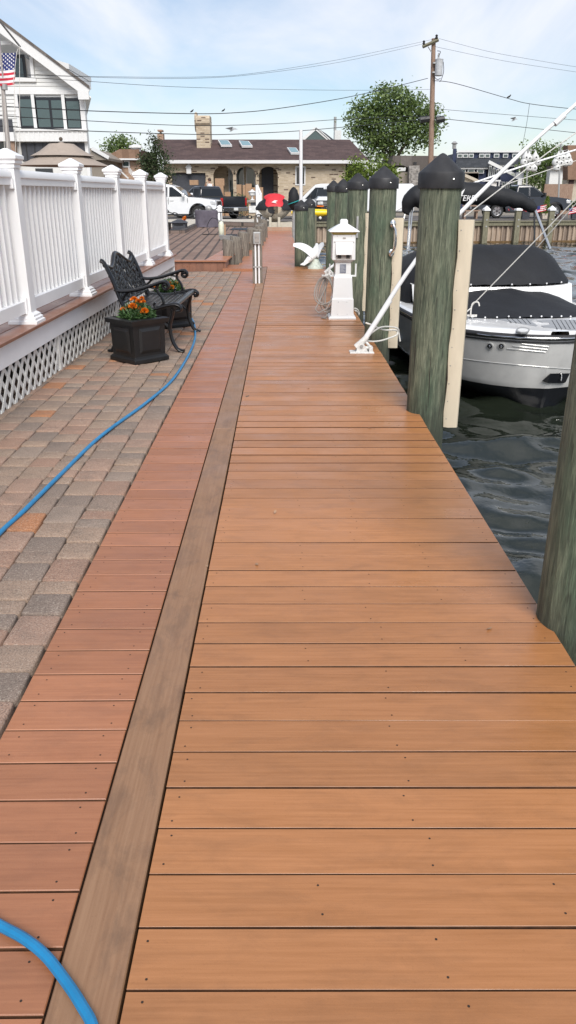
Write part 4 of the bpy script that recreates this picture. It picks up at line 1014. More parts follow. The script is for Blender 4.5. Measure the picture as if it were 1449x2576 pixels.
c0 = W(1184, 776, 10.75); cl = part('cleat', MB().tube([(c0.x-.09, c0.y+.02, DZ+.045), (c0.x+.09, c0.y-.02, DZ+.045)], .012, 8).tube([(c0.x-.03, c0.y, DZ), (c0.x-.03, c0.y, DZ+.045)], .012, 8).tube([(c0.x+.03, c0.y, DZ), (c0.x+.03, c0.y, DZ+.045)], .012, 8), m_chrome, boat, True)
solo('cleat_knot', MB().tube(smooth([Vector((c0.x, c0.y-.03, DZ+.05)), Vector((c0.x-.08, c0.y-.02, DZ+.06)), Vector((c0.x-.02, c0.y+.05, DZ+.05)), Vector((c0.x+.08, c0.y-.03, DZ+.06)), Vector((c0.x, c0.y-.05, DZ+.05)), W(1188, 765, 10.72), W(1202, 760, 10.70), W(1206, 770, 10.68)]), .010, 6), m_rope, 'knot of white rope tied round the bow cleat', 'rope')
line('mooring_line', [W(1186, 774, 10.74), W(1150, 805, 10.2), W(1108, 838, 9.7)], .009, m_rope, 'short white line from the bow cleat down towards the strip on the thick piling', 'rope', group='thin mooring lines')
# folded bimini on its frame
YB = 14.3
bp_ = [W(*p, YB) for p in ((1020, 538), (1028, 512), (1048, 496), (1080, 488), (1120, 487), (1175, 487), (1230, 491), (1285, 500), (1322, 511), (1345, 528))]
sm = smooth(bp_, 5); rr = random.Random(2)
bim = thing('folded_bimini', bp_[0], 'folded black bimini top in its canvas boot above the covered boat', 'canopy')
def brad(i):
    t = i/(len(sm)-1); return (.055+.125*min(1, t*5)*min(1, (1-t)*2.2+.15))*(1+rr.uniform(-.05, .05))
part('canvas_boot', MB().tube(sm, [brad(i) for i in range(len(sm))], 12).xf(lambda p: Vector((p.x, p.y, p.z+.012*math.sin(p.x*31)))), m_canvas, bim, True, ang=60)
for a, b, r in (((1032, 524), (1024, 640), .014), ((1038, 522), (1028, 632), .014), ((1020, 530), (1004, 615), .014), ((1341, 515), (1384, 627), .026), ((1344, 530), (1345, 628), .016)):
    part('frame_tube', MB().tube([W(*a, YB), W(*b, YB-.3)], r, 8), m_alu if r != .016 else m_blk, bim, True)
def text(parent, body, size, loc, rot, mat, name='lettering', ext=.004, shear=0):
    cu = bpy.data.curves.new(name, 'FONT'); cu.body = body; cu.size = size; cu.extrude = ext; cu.align_x = 'CENTER'; cu.align_y = 'CENTER'; cu.shear = shear
    to = bpy.data.objects.new(name, cu); col.objects.link(to); dg = bpy.context.evaluated_depsgraph_get()
    me = bpy.data.meshes.new_from_object(to.evaluated_get(dg)); bpy.data.objects.remove(to); me.materials.clear(); me.materials.append(mat)
    o = ob(name, me, parent, world_m(parent).inverted() @ Vector(loc), rot); return o
tl_ = W(1156, 499, YB-.175)
text(bim, 'MONTEREY', .125, tl_, (R(90), 0, 0), m_gel, shear=.2)
e0 = W(1166, 486, YB-.19)
part('emblem', MB().prism([(e0.x-.10+a, e0.z+b) for a, b in ((-.05, -.05), (.0, .06), (.03, .06), (.06, .02), (.12, .07), (.10, .02), (.07, -.05), (.04, .0), (.0, -.02), (-.02, -.05))], YB-.195, YB-.185, 'y'), m_gel, bim, True, smooth=False)
# ---------------------------------------------------------------- far bulkhead with sheet piles and capped posts
bang = math.atan2(bdir.y, bdir.x); BL = 44
bk = thing('bulkhead', (BK_L.x, BK_L.y, WATER), 'far canal bulkhead of brown corrugated sheet piles with timber cap', 'bulkhead', rz=bang)
BH = -.02-WATER
def sheet(mat):
    w = .29; pts = [(0, 0), (.07, -.0), (.105, .10), (.215, .10), (.25, 0), (w, 0)]
    return mesh('sheet_pile', MB().loft([[(x, y, z) for x, y in pts]+[(x, y+.03, z) for x, y in reversed(pts)] for z in (-1.2, BH)]), mat, False)
sh = [sheet(m) for m in m_sheet]; rs = random.Random(8)
nS = int(34/.29)
for k in range(nS): ob('sheet_pile', sh[rs.choice((0, 1, 1, 0, 2))], bk, (k*.29, 0, 0))
m_water_stain = M('waterline_growth', (.14, .085, .035), .9, var=.4, scale=6)
part('waterline_stain_board', MB().box(0, 34, -.05, -.012, -.3, .10), m_water_stain, bk, smooth=False)
part('timber_cap', MB().cbox(0, BL, -.16, .30, BH, BH+.05, .01), m_bulkpost, bk, smooth=False)
part('front_wale', MB().box(0, BL, -.10, -.03, BH-.20, BH-.004), m_bulkpost, bk, smooth=False)
post_px = [(1222, 517, 'D'), (1302, 517, 'D'), (1386, 517, 'D'), (1470, 517, 'D'), (1140, 520, 'D'), (1062, 522, 'D')]
plb = ['capped bulkhead post in front of the black pickup tailgate', 'capped bulkhead post by the red flowers', 'capped bulkhead post right of the potted conifer', 'capped bulkhead post at the right picture edge',
       'capped bulkhead post behind the thick piling', 'capped bulkhead post left of the thick piling']
for (x, y, k), lb in zip(post_px, plb):
    p = WP(x, y, BK_L, BK_R); inv = world_m(bk).inverted() @ p
    t = thing('bulkhead_post', (p.x, p.y-.25, WATER-.5), lb, 'post', 'white capped timber posts of the far bulkhead', rz=bang)
    part('post', MB().box(-.15, .15, -.13, .13, 0, BH+.5+.62), m_bulkpost, t, smooth=False)
    part('cap', MB().sq([(.18, BH+1.10), (.18, BH+1.18), (.17, BH+1.19), (.01, BH+1.36)]), m_white, t, smooth=False)
    for z in (BH+.27, BH+.62): part('bolt', MB().tube([(.02, -.13, z), (.02, -.15, z)], .045, 10), m_galv, t)

# ---------------------------------------------------------------- vehicles
def arc(cx, cz, r, a0, a1, n=9): return [(cx+r*math.cos(a0+(a1-a0)*i/n), cz+r*math.sin(a0+(a1-a0)*i/n)) for i in range(n+1)]
def wheel(par, x, y, r, w, s):
    wt_ = part('wheel', MB(), m_tyre, par); bpy.data.objects.remove(wt_)
    t = ob('wheel', mesh('wheel', MB().tube([(x, y-w/2, r), (x, y+w/2, r)], .12*r, 8), m_blk), par)
    prof = [(r*.66, -w/2), (r*.92, -w/2), (r, -w*.3), (r, w*.3), (r*.92, w/2), (r*.66, w/2)]
    part('tyre', MB().loft([[(x+q*math.cos(a), y+b, r+q*math.sin(a)) for a in [2*math.pi*k/22 for k in range(22)]] for q, b in prof], cap=False), m_tyre, t)
    rm = MB()
    for k in range(6):
        a = k*math.pi/3; d = Vector((math.cos(a), 0, math.sin(a))); n_ = Vector((-d.z, 0, d.x))*.055
        c = Vector((x, y+s*w*.40, r)); rm.add([c+d*.05-n_, c+d*r*.64-n_*1.6, c+d*r*.64+n_*1.6, c+d*.05+n_], [(0,1,2,3)]); 
    rm.loft([[(x+q*math.cos(a), y+s*b, r+q*math.sin(a)) for a in [2*math.pi*k/22 for k in range(22)]] for q, b in ((r*.66, w*.5), (r*.60, w*.44), (r*.58, w*.3))], cap=False)
    part('rim', rm, m_rim, t, smooth=False)
    part('hub_plate', MB().tube([(x, y+s*w*.28, r), (x, y+s*w*.29, r)], r*.62, 20), m_blk, t)
def pickup(loc, rz, label, paint, L=5.9, Wd=2.0, s=1.0, tail_red=m_tail, chrome=m_chrome, low=False):
    # local +x = forward; side profile in x,z
    t = thing('pickup_truck', loc, label, 'pickup truck', rz=rz); t.scale = (s, s, s); hw = Wd/2; r = .41
    fx, rx = L/2-1.02, -L/2+1.25
    prof = [(L/2-.05, .48), (L/2, .62), (L/2-.02, .98), (L/2-.12, 1.10), (L/2-.9, 1.20), (L/2-1.55, 1.245), (L/2-1.62, 1.25), (-.62, 1.24), (-.62, 1.26), (-L/2+.06, 1.26), (-L/2+.03, .55)]
    prof += [(rx-.54, .42)]+list(reversed(arc(rx, r, .53, R(8), R(172))))+[(rx+.54, .38), (fx-.54, .38)]+list(reversed(arc(fx, r, .53, R(8), R(172))))+[(fx+.54, .44)]
    body = MB().prism(prof, -hw, hw, 'y'); body.f = [tuple(reversed(f)) for f in body.f]
    def taper(p):
        k = 1-.10*max(0, (p.z-.9)/.4)-.05*max(0, (abs(p.x)-L/2+.5)/.5); return Vector((p.x, p.y*k, p.z))
    part('body', body.xf(taper), paint, t, bevel=.045)
    x0, x1, x2, x3 = -.66, -.40, L/2-2.45, L/2-1.55
    hb, ht = hw*.93, hw*.72; zt = 1.90
    gh = [[(x0, -hb, 1.22), (x3, -hb, 1.22), (x3, hb, 1.22), (x0, hb, 1.22)], [(x0+.16, -ht*1.06, zt-.10), (x2+.08, -ht*1.06, zt-.10), (x2+.08, ht*1.06, zt-.10), (x0+.16, ht*1.06, zt-.10)], [(x1, -ht, zt), (x2-.25, -ht, zt), (x2-.25, ht, zt), (x1, ht, zt)]]
    part('cabin', MB().loft(gh), paint, t, bevel=.06)
    for sd in (-1, 1):
        def sp(x, z): f = (z-1.22)/(zt-.10-1.22); return (x, sd*(hb+(ht*1.06-hb)*f+.006), z)
        mid = (x0+x3)/2-.1
        for nm, q in (('side_window', [(x0+.16, 1.27), (mid-.05, 1.27), (mid-.05, 1.76), (x0+.26, 1.76)]), ('side_window', [(mid+.05, 1.27), (x3-.18, 1.27), (x2-.02, 1.76), (mid+.05, 1.76)])):
            v = [sp(*p) for p in q]; part(nm, MB().add(v, [(0,1,2,3) if sd < 0 else (3,2,1,0)]), m_carg, t, smooth=False)
        part('mirror', MB().box(x3-.32, x3-.18, min(sd*(hw+.02), sd*(hw+.22)), max(sd*(hw+.02), sd*(hw+.22)), 1.26, 1.46), chrome if chrome != m_chrome else paint, t, bevel=.03)
        for x in (mid-.28, x3-1.05): part('door_handle', MB().box(x, x+.22, min(sd*hw*.955, sd*hw*.985), max(sd*hw*.955, sd*hw*.985), 1.06, 1.10), paint, t)
        for x in (x0+.12, mid, x3-.05): part('door_seam', MB().box(x-.006, x+.006, min(sd*hw*.94, sd*(hw*.99+.0)), max(sd*hw*.94, sd*hw*.99), .50, 1.20), m_blk, t, smooth=False)
        part('rocker_panel', MB().box(rx+.56, fx-.56, min(sd*(hw-.10), sd*(hw-.005)), max(sd*(hw-.10), sd*(hw-.005)), .30, .40), m_blk, t, smooth=False)
        for x in (fx, rx): wheel(t, x, sd*(hw-.15), r, .27, sd)
        part('headlight', MB().box(L/2-.34, L/2-.045, min(sd*hw*.60, sd*hw*.965), max(sd*hw*.60, sd*hw*.965), .84, 1.05), m_head, t, bevel=.03)
        part('tail_light', MB().box(-L/2+.015, -L/2+.16, min(sd*hw*.84, sd*hw*.962), max(sd*hw*.84, sd*hw*.962), .78, 1.22), tail_red, t, bevel=.02)
    part('windshield', MB().add([(x3-.02, -hb+.08, 1.27), (x3-.02, hb-.08, 1.27), (x2+.12, ht-.05, 1.78), (x2+.12, -ht+.05, 1.78)], [(0,1,2,3)]), m_carg, t, smooth=False)
    part('rear_window', MB().add([(x0+.005, -hb+.15, 1.30), (x0+.135, -ht+.04, 1.74), (x0+.135, ht-.04, 1.74), (x0+.005, hb-.15, 1.30)], [(0,1,2,3)]), m_carg, t, smooth=False)
    part('bed_liner', MB().box(-L/2+.12, -.70, -hw*.82, hw*.82, 1.255, 1.268), m_blk, t, smooth=False)
    part('bed_rail', MB().box(-L/2+.06, -.66, -hw*.91, -hw*.82, 1.26, 1.31), paint, t); part('bed_rail', MB().box(-L/2+.06, -.66, hw*.82, hw*.91, 1.26, 1.31), paint, t)
    part('tailgate', MB().box(-L/2+.0, -L/2+.07, -hw*.83, hw*.83, .72, 1.30), paint, t, bevel=.02)
    part('rear_bumper', MB().box(-L/2-.13, -L/2+.1, -hw*.95, hw*.95, .46, .70), chrome, t, bevel=.03)
    part('number_plate', MB().box(-L/2-.14, -L/2-.132, -.16, .16, .52, .67), m_sign, t, smooth=False)
    part('grille', MB().box(L/2-.04, L/2+.012, -hw*.58, hw*.58, .70, 1.04), m_blk, t, bevel=.02)
    part('front_bumper', MB().box(L/2-.10, L/2+.09, -hw*.95, hw*.95, .42, .64), chrome, t, bevel=.04)
    return t
Yw = 47.6; nose = W(548, 540, Yw)
pickup((nose.x-2.95, Yw+.9, 0), R(-6), 'white pickup truck parked broadside behind the white railing and chain', m_pw, s=1.03)
tg = W(585, 520, 49.5); hdg = R(180-50)
bpos = Vector((tg.x, 51.2, 0))+Vector((math.cos(hdg), math.sin(hdg), 0))*2.9
pickup(bpos, hdg, 'black pickup truck with chrome bumper parked tail first outside the brick house', m_pk, s=1.0)
br_ = W(1196, 520, 53.0)
bt = pickup((br_.x+3.05, 53.9, 0.02), R(3), 'large black pickup truck with red tail lights parked above the far bulkhead', m_pk, s=1.03, chrome=m_blk)
# white van
vx0, vx1 = W(712, 500, 51.5).x, W(1046, 470, 51.5).x; VL = vx1-vx0
van = thing('cargo_van', ((vx0+vx1)/2, 52.6, 0), 'white cargo van parked facing left behind the row of capped pilings', 'van', rz=math.pi)
h2 = VL/2; hw = 1.0; zt = W(900, 462, 51.5).z
prof = [(h2-.05, .42), (h2, .9), (h2-.10, 1.05), (h2-1.15, 1.22), (h2-2.0, zt-.06), (h2-2.35, zt), (-h2+.12, zt), (-h2, zt-.3), (-h2, .42)]
vb = MB().prism(prof, -hw, hw, 'y'); vb.f = [tuple(reversed(f)) for f in vb.f]
part('body', vb.xf(lambda p: Vector((p.x, p.y*(1-.12*max(0, p.z-1.1)), p.z))), m_pw, van, bevel=.08)
for sd in (-1, 1):
    def vp(x, z): return (x, sd*(hw*(1-.12*max(0, z-1.1))+.008), z)
    part('side_window', MB().add([vp(h2-1.35, 1.16), vp(h2-2.5, 1.16), vp(h2-2.5, zt-.22), vp(h2-2.0, zt-.22)], [(0,1,2,3) if sd > 0 else (3,2,1,0)]), m_carg, van, smooth=False)
    for x in (h2-1.2, h2-2.62, h2-3.7, h2-5.0): part('door_seam', MB().add([vp(x-.008, .5), vp(x+.008, .5), vp(x+.008, zt-.16), vp(x-.008, zt-.16)], [(3,2,1,0) if sd > 0 else (0,1,2,3)]), m_galv, van, smooth=False)
    part('mirror', MB().box(h2-1.75, h2-1.62, min(sd*(hw), sd*(hw+.2)), max(sd*hw, sd*(hw+.2)), 1.12, 1.42), m_blk, van, bevel=.03)
    part('door_handle', MB().box(h2-2.58, h2-2.42, min(sd*hw, sd*(hw+.03)), max(sd*hw, sd*(hw+.03)), .98, 1.03), m_blk, van)
    for x in (h2-1.0, -h2+1.5): wheel(van, x, sd*(hw-.12), .38, .25, sd)
    part('tail_light', MB().box(-h2-.006, -h2+.05, min(sd*.86, sd*.96), max(sd*.86, sd*.96), 1.0, 1.5), m_tail, van)
part('windshield', MB().add([(h2-1.22, -.85, 1.26), (h2-1.22, .85, 1.26), (h2-1.96, .76, zt-.16), (h2-1.96, -.76, zt-.16)], [(0,1,2,3)]).xf(lambda p: p+Vector((.02, 0, .02))), m_carg, van, smooth=False)
part('grille', MB().box(h2-.03, h2+.01, -.6, .6, .6, .85), m_blk, van)
# white truck facing the camera, kayak across its nose
tp = W(838, 530, 47.7)
tr_ = thing('work_truck', (tp.x, 50.2, 0), 'white truck facing the canal with black grille, half hidden by pilings', 'truck')
part('hood', MB().loft([[(-.98, -2.0, .75), (.98, -2.0, .75), (.98, 1.4, .75), (-.98, 1.4, .75)], [(-.97, -2.0, 1.12), (.97, -2.0, 1.12), (.97, 1.4, 1.2), (-.97, 1.4, 1.2)], [(-.80, -1.75, 1.30), (.80, -1.75, 1.30), (.8, .9, 1.36), (-.8, .9, 1.36)]]), m_pw, tr_, bevel=.07)
gr = part('grille', MB().box(-.95, .95, -2.04, -1.98, .74, 1.11), m_blk, tr_, smooth=False)
for z in (.84, .92, 1.0): part('grille_bar', MB().box(-.6, .6, -2.06, -2.042, z, z+.025), m_galv, gr, smooth=False)
for x in (-.72, .72):
    part('headlight', MB().box(x-.16, x+.16, -2.07, -2.042, .88, 1.04), m_head, tr_, bevel=.01); part('turn_signal', MB().box(x-.2, x+.2, -2.065, -2.042, .765, .83), m_orl, tr_)
    part('fog_lamp', MB().ball((x, -2.15, .16), .09, 10, 6), m_gel, tr_)
    wheel(tr_, x*1.2, -1.0, .38, .26, math.copysign(1, x))
part('bumper', MB().box(-1.0, 1.0, -2.18, -2.0, .26, .44), m_chrome, tr_, bevel=.04); part('air_dam', MB().box(-.95, .95, -2.12, -2.0, .0, .255), m_blk, tr_)
part('cab', MB().loft([[(-.95, -.3, 1.2), (.95, -.3, 1.2), (.95, 1.4, 1.2), (-.95, 1.4, 1.2)], [(-.78, .35, 1.72), (.78, .35, 1.72), (.78, 1.3, 1.72), (-.78, 1.3, 1.72)]]), m_carg, tr_, bevel=.05)
ky0, ky1 = W(733, 535, 46.9), W(848, 535, 46.9)
kyk = MB(); rings = []
for i in range(15):
    t = i/14; k = max(.05, math.sin(math.pi*(.04+.92*t))**.35); c = ky0.lerp(ky1, t)
    rings.append([(c.x, c.y+.30*k*math.cos(a), c.z+.20*k*math.sin(a)) for a in [2*math.pi*j/12 for j in range(12)]])
kay = thing('kayak', (ky0.lerp(ky1, .5).x, 46.9, -.02), 'bright yellow kayak lying across stands in front of the white truck', 'kayak')
part('hull', kyk.loft(rings), m_yel, kay, True, ang=60)
for f in (.25, .75):
    c = ky0.lerp(ky1, f); part('stand', MB().box(c.x-.05, c.x+.05, 46.7, 47.1, -.02, c.z-.15), m_blk, kay, True, smooth=False)

# ---------------------------------------------------------------- covered jet ski on its lift, pole, bag
YJ = 36.6; jc = W(690, 535, YJ); jb = W(690, 560, YJ)
lift = thing('jet_ski_lift', (jc.x, YJ, 0), 'beige jet ski cradle lift at the end of the dock', 'lift')
part('cross_beam', MB().box(W(676, 560, YJ).x, W(742, 560, YJ).x, YJ-.1, YJ+.1, W(690, 574, YJ).z, W(690, 559, YJ).z), m_beige, lift, True, smooth=False)
for x in (680, 702): part('bunk_arm', MB().box(W(x-3, 560, YJ).x, W(x+3, 560, YJ).x, YJ-.2, YJ-.1, W(x, 572, YJ).z, W(x, 546, YJ).z), m_beige, lift, True, smooth=False)
part('rear_beam', MB().box(W(650, 560, YJ).x, W(738, 560, YJ).x, YJ+1.6, YJ+1.8, W(690, 572, YJ).z, W(690, 560, YJ).z), m_beige, lift, True, smooth=False)
for x in (652, 738): part('lift_leg', MB().box(W(x-2, 560, YJ).x, W(x+2, 560, YJ).x, YJ+1.6, YJ+1.75, -1.6, W(x, 548, YJ).z), m_beige, lift, True, smooth=False)
js = thing('jet_ski', (jc.x, YJ, jb.z), 'covered jet ski on the lift, red hood over a black cover and tan hull', 'jet ski')
rings = []
for y, w, zt_, zb in ((0, .30, .58, .34), (.10, .58, .60, .16), (.3, .74, .60, .05), (.8, .80, .60, .0), (1.8, .76, .56, .0), (2.9, .66, .50, .0)):
    rings.append([(-w, y, zt_), (-w*.92, y, zt_-.12), (-w*.62, y, (zt_+zb)/2-.08), (-w*.2, y, zb+.02), (0, y, zb), (w*.2, y, zb+.02), (w*.62, y, (zt_+zb)/2-.08), (w*.92, y, zt_-.12), (w, y, zt_)])
hj = MB().loft(rings, closed=False); part('hull', hj, m_hullb, js, ang=50); hj.f.append
rings = []
for y, w, zt_ in ((-.04, .36, .66), (.1, .66, .76), (.4, .82, .90), (.9, .86, 1.0), (1.6, .80, 1.0), (2.4, .70, .92), (2.95, .64, .7)):
    rings.append([(-w*.98, y, .50), (-w, y, .58), (-w*.80, y, .58+(zt_-.58)*.6), (-w*.45, y, zt_), (0, y, zt_+.02), (w*.45, y, zt_), (w*.80, y, .58+(zt_-.58)*.6), (w, y, .58), (w*.98, y, .50)])
part('black_cover', MB().loft(rings, closed=False), m_canvas, js, ang=60)
rc_ = part('red_hood', MB().loft([[(x*w, y, z+h*(1-abs(x)**3)) for x in (-1, -.9, -.5, 0, .5, .9, 1)] for y, w, z, h in ((-.06, .26, .64, .03), (.0, .36, .68, .08), (.12, .40, .78, .15), (.30, .36, .92, .14), (.42, .46, 1.02, .15), (.62, .46, 1.07, .13), (.9, .38, 1.0, .10))], closed=False), m_redc, js, ang=60)
part('emblem', MB().add([(-.12, -.02, .84), (.02, -.02, .92), (.16, -.02, .90), (.05, -.02, .85), (.12, -.02, .80), (.0, -.02, .81)], [(0,1,2,3), (0,3,4,5)]), m_gel, rc_, smooth=False)
part('tow_strap', MB().tube(smooth([Vector((.0, -.02, .52)), Vector((-.02, -.06, .40)), Vector((-.18, -.05, .22)), Vector((-.5, 0, .10)), Vector((-.75, .1, .16))], 5), .022, 6), m_blk, js)
pt = W(757, 327, 19.6); p0 = W(757, 540, 19.6)
solo('white_pole', MB().tube([(p0.x, 19.6, -2.2), (p0.x, 19.6, 1.2), (pt.x, 19.6, pt.z)], .040, 12), m_pvc, 'tall plain white pole standing in the water behind the short capped pilings', 'pole')
bg0 = W(739, 500, 30)
bag = thing('black_bag', bg0-Vector((0, 0, .35)), 'black wrapped bundle tied with a teal strap beside the white pole', 'bag')
part('bundle', MB().ball(bg0, (.20, .18, .37), 14, 9, jit=.09), m_canvas, bag, True, ang=60)
part('strap', MB().tube([bg0+Vector((.205*math.cos(a), .19*math.sin(a), -.12+.07*math.cos(a))) for a in [k*math.pi/8 for k in range(16)]], .014, 6, closed=True), m_teal, bag, True)
part('post', MB().tube([bg0-Vector((0, -.1, .3)), (bg0.x, 30.1, -2.0)], .05, 8), m_galv, bag, True)
# ---------------------------------------------------------------- the brick ranch house
YH = 63.0
def rect(name, k, x0, y0, x1, y1, Y, th, mat, par, dy=0):
    a, b = W(x0, y1, Y, k), W(x1, y0, Y, k)
    return part(name, MB().box(a.x, b.x, Y-th-dy, Y-dy, a.z, b.z), mat, par, True, smooth=False)
el, er = W(409, 403, YH), W(925, 408, YH); ez = (el.z+er.z)/2
brh = thing('brick_house', ((el.x+er.x)/2, YH, -.1), 'low tan brick house with brown shingle roof and three arches', 'house')
xw0, xw1 = W(135, 400, YH, 'A2').x, W(1290, 400, YH, 'A2').x
ops = [(W(188, 500, YH, 'A2').x, W(402, 500, YH, 'A2').x, W(300, 452, YH, 'A2').z, 0)]
for a, b in ((452, 576), (596, 719), (740, 860)):
    ops.append((W(a, 500, YH, 'A2').x, W(b, 500, YH, 'A2').x, W((a+b)/2, 412, YH, 'A2').z, 1))
win = (W(978, 500, YH, 'A2').x, W(1027, 500, YH, 'A2').x, W(1000, 522, YH, 'A2').z, W(1000, 418, YH, 'A2').z)
wall = MB(); z0 = -.1; x = xw0; zt = ez+.02
segs = sorted([(o[0], o[1], o[2], o[3]) for o in ops])
for a, b, top, ar in segs:
    wall.box(x, a, YH, YH+.3, z0, zt)
    if ar:
        rise = .55; n = 12; cx, hwid = (a+b)/2, (b-a)/2
        for i in range(n):
            xa, xb = a+(b-a)*i/n, a+(b-a)*(i+1)/n
            za, zb = [top-rise+rise*math.sqrt(max(0, 1-((q-cx)/hwid)**2)) for q in (xa, xb)]
            wall.add([(xa, YH, za), (xb, YH, zb), (xb, YH, zt), (xa, YH, zt), (xa, YH+.3, za), (xb, YH+.3, zb)], [(0,1,2,3), (1,0,4,5)])
    else: wall.box(a, b, YH, YH+.3, top, zt)
    x = b
wall.box(x, win[0], YH, YH+.3, z0, zt); wall.box(win[0], win[1], YH, YH+.3, z0, win[2]); wall.box(win[0], win[1], YH, YH+.3, win[3], zt); wall.box(win[1], xw1, YH, YH+.3, z0, zt)
wall.box(xw0-.0, xw0+.3, YH+.3, YH+9, z0, zt)
part('wall', wall, m_brick, brh, True, smooth=False)
xe = er.x; part('side_wing_wall', MB().box(xw1, xe-.5, YH+1.6, YH+1.9, z0, zt), m_brick, brh, True, smooth=False)
part('dark_window', MB().box(xw1+.1, xw1+1.3, YH+1.55, YH+1.598, .6, zt-.2), m_glassd, brh, True, smooth=False)
for a, b, top, ar in segs[1:]:                        # brick ring over each arch
    cx, hwid = (a+b)/2, (b-a)/2; mb = MB(); rise = .55
    for i in range(14):
        t0, t1 = math.pi*i/14, math.pi*(i+.86)/14
        q = [(cx-(hwid+d)*math.cos(t), (top-rise)+(rise+d)*math.sin(t)) for t, d in ((t0, .0), (t1, .0), (t1, .20), (t0, .20))]
        mb.prism(q, YH-.03, YH+.01, 'y')
    tag(part('arch_bricks', mb, m_brick, brh, True, smooth=False), kind='stuff')
part('porch_back_wall', MB().box(segs[1][0]-1, segs[3][1]+1, YH+2.0, YH+2.2, z0, zt), m_brick, brh, True, smooth=False)
part('porch_ceiling', MB().box(segs[1][0]-1, segs[3][1]+1, YH+.3, YH+2.0, zt-.12, zt-.05), m_whitew, brh, True, smooth=False)
for a, b in ((segs[1][0]+1.0, segs[1][1]+.05), (segs[2][0]-.1, segs[2][0]+.5), (segs[2][0]+.65, segs[2][0]+1.35), (segs[2][0]+1.5, segs[2][1])):
    f = part('porch_window', MB().box(a, b, YH+1.92, YH+1.98, .55, zt-.35), m_trimw, brh, True, smooth=False)
    part('pane', MB().box(a+.08, b-.08, YH+1.89, YH+1.915, .65, zt-.42), m_glass, f, True, smooth=False)
part('front_door', MB().box(segs[3][0]+.15, segs[3][1]-.35, YH+1.9, YH+1.98, 0, zt-.3), m_charc, brh, True, smooth=False)
part('garage_opening', MB().box(segs[0][0], segs[0][1], YH+.22, YH+.28, 0, segs[0][2]), m_charc, brh, True, smooth=False)
fr_ = part('window', MB().box(win[0]-.09, win[1]+.09, YH-.05, YH+.06, win[2]-.09, win[3]+.09), m_trimw, brh, True, smooth=False)
part('pane', MB().box(win[0], win[1], YH-.07, YH-.052, win[2], win[3]), m_glassd, fr_, True, smooth=False)
rz0, rz1 = W(384, 345, YH+5, ).z, W(880, 357, YH+5).z; rl, rr_ = W(384, 345, YH+5), W(880, 357, YH+5)
roof = MB(); ex0, ex1 = W(409, 400, YH-.6), W(928, 407, YH-.6)
ez2 = ez+.05
roof.add([(ex0.x, YH-.6, ez2), (ex1.x, YH-.6, ez2), (rr_.x, YH+5, (rz0+rz1)/2), (rl.x, YH+5, (rz0+rz1)/2), (ex0.x, YH-.6, ez2-.12), (ex1.x, YH-.6, ez2-.12), (rl.x, YH+10.5, ez2), (ex1.x+1, YH+10.5, ez2)],
         [(0,1,2,3), (4,5,1,0), (1,7,2), (2,7,6,3), (4,0,3,6)])
rf = part('roof', roof, m_shb, brh, True, smooth=False)
part('fascia', MB().box(ex0.x, ex1.x, YH-.68, YH-.602, ez2-.22, ez2-.0), m_trimw, brh, True, smooth=False)
part('gutter_soffit', MB().box(ex0.x+.1, ex1.x-.1, YH-.60, YH-.0, ez2-.24, ez2-.18), m_whitew, brh, True, smooth=False)
part('rake_board', MB().add([(ex0.x-.03, YH-.6, ez2-.15), (ex0.x-.03, YH-.6, ez2+.08), (rl.x-.03, YH+5, (rz0+rz1)/2+.1), (rl.x-.03, YH+5, (rz0+rz1)/2-.12), (ex0.x+.05, YH-.62, ez2-.15), (ex0.x+.05, YH-.62, ez2+.08), (rl.x+.05, YH+4.98, (rz0+rz1)/2+.1), (rl.x+.05, YH+4.98, (rz0+rz1)/2-.12)], [(0,1,2,3), (7,6,5,4), (0,4,5,1), (1,5,6,2)]), m_trimw, brh, True, smooth=False)
nrm = Vector((0, -(rz0-ez2), 5.6)).normalized()
def roofpt(x, y, k='A2'):
    d = ray(x, y, k); n = nrm; p = Vector((ex0.x, YH-.6, ez2)); t = (p-Vector((0, 0, CAM_H))).dot(n)/d.dot(n); return Vector((0, 0, CAM_H))+d*t
for q in (((480, 254), (545, 257), (570, 288), (500, 288)), ((612, 258), (675, 262), (700, 292), (632, 292)), ((918, 302), (975, 304), (998, 336), (942, 336))):
    pts = [roofpt(*p) for p in q]; s = part('skylight', MB().add([p+nrm*.14 for p in pts]+pts, [(3,2,1,0), (0,4,5,1), (1,5,6,2), (2,6,7,3), (3,7,4,0)]), m_trimw, rf, True, smooth=False)
    c = sum(pts, Vector())/4; part('skylight_pane', MB().add([c+(p-c)*.84+nrm*.155 for p in pts], [(3,2,1,0)]), m_glassb, rf, True, smooth=False)
ca, cb = W(345, 262, YH+2.6, 'A2'), W(427, 88, YH+2.6, 'A2')
cw = cb.x-ca.x; chy = YH+2.6
ch = MB(); ht_ = cb.z-ca.z; dpt = 1.5
pts = [(0, -.6), (dpt, -.6)]+[(dpt, ht_*.62), (dpt+.15, ht_*.72), (dpt+.15, ht_*.9), (dpt, ht_), (0, ht_), (-.15, ht_*.9), (-.15, ht_*.72), (0, ht_*.62)]
ch.prism([(chy+a, ca.z+b) for a, b in pts], ca.x, cb.x, 'x')
chm = part('chimney', ch, m_brick, rf, True, smooth=False)
rg = MB(); cc = Vector((ca.x-.03, chy+dpt/2, ca.z+ht_*.78)); rg.tube([cc+Vector((0, .62*math.cos(a), .62*math.sin(a))) for a in [k*math.pi/9 for k in range(18)]], .10, 6, closed=True)
part('round_flue_ring', rg, m_brick, rf, True); part('round_opening', MB().tube([cc-Vector((.02, 0, 0)), cc+Vector((.05, 0, 0))], .55, 18), m_charc, rf, True)
sa, sb_ = W(95, 222, YH+5, 'A2'), W(130, 178, YH+5, 'A2')
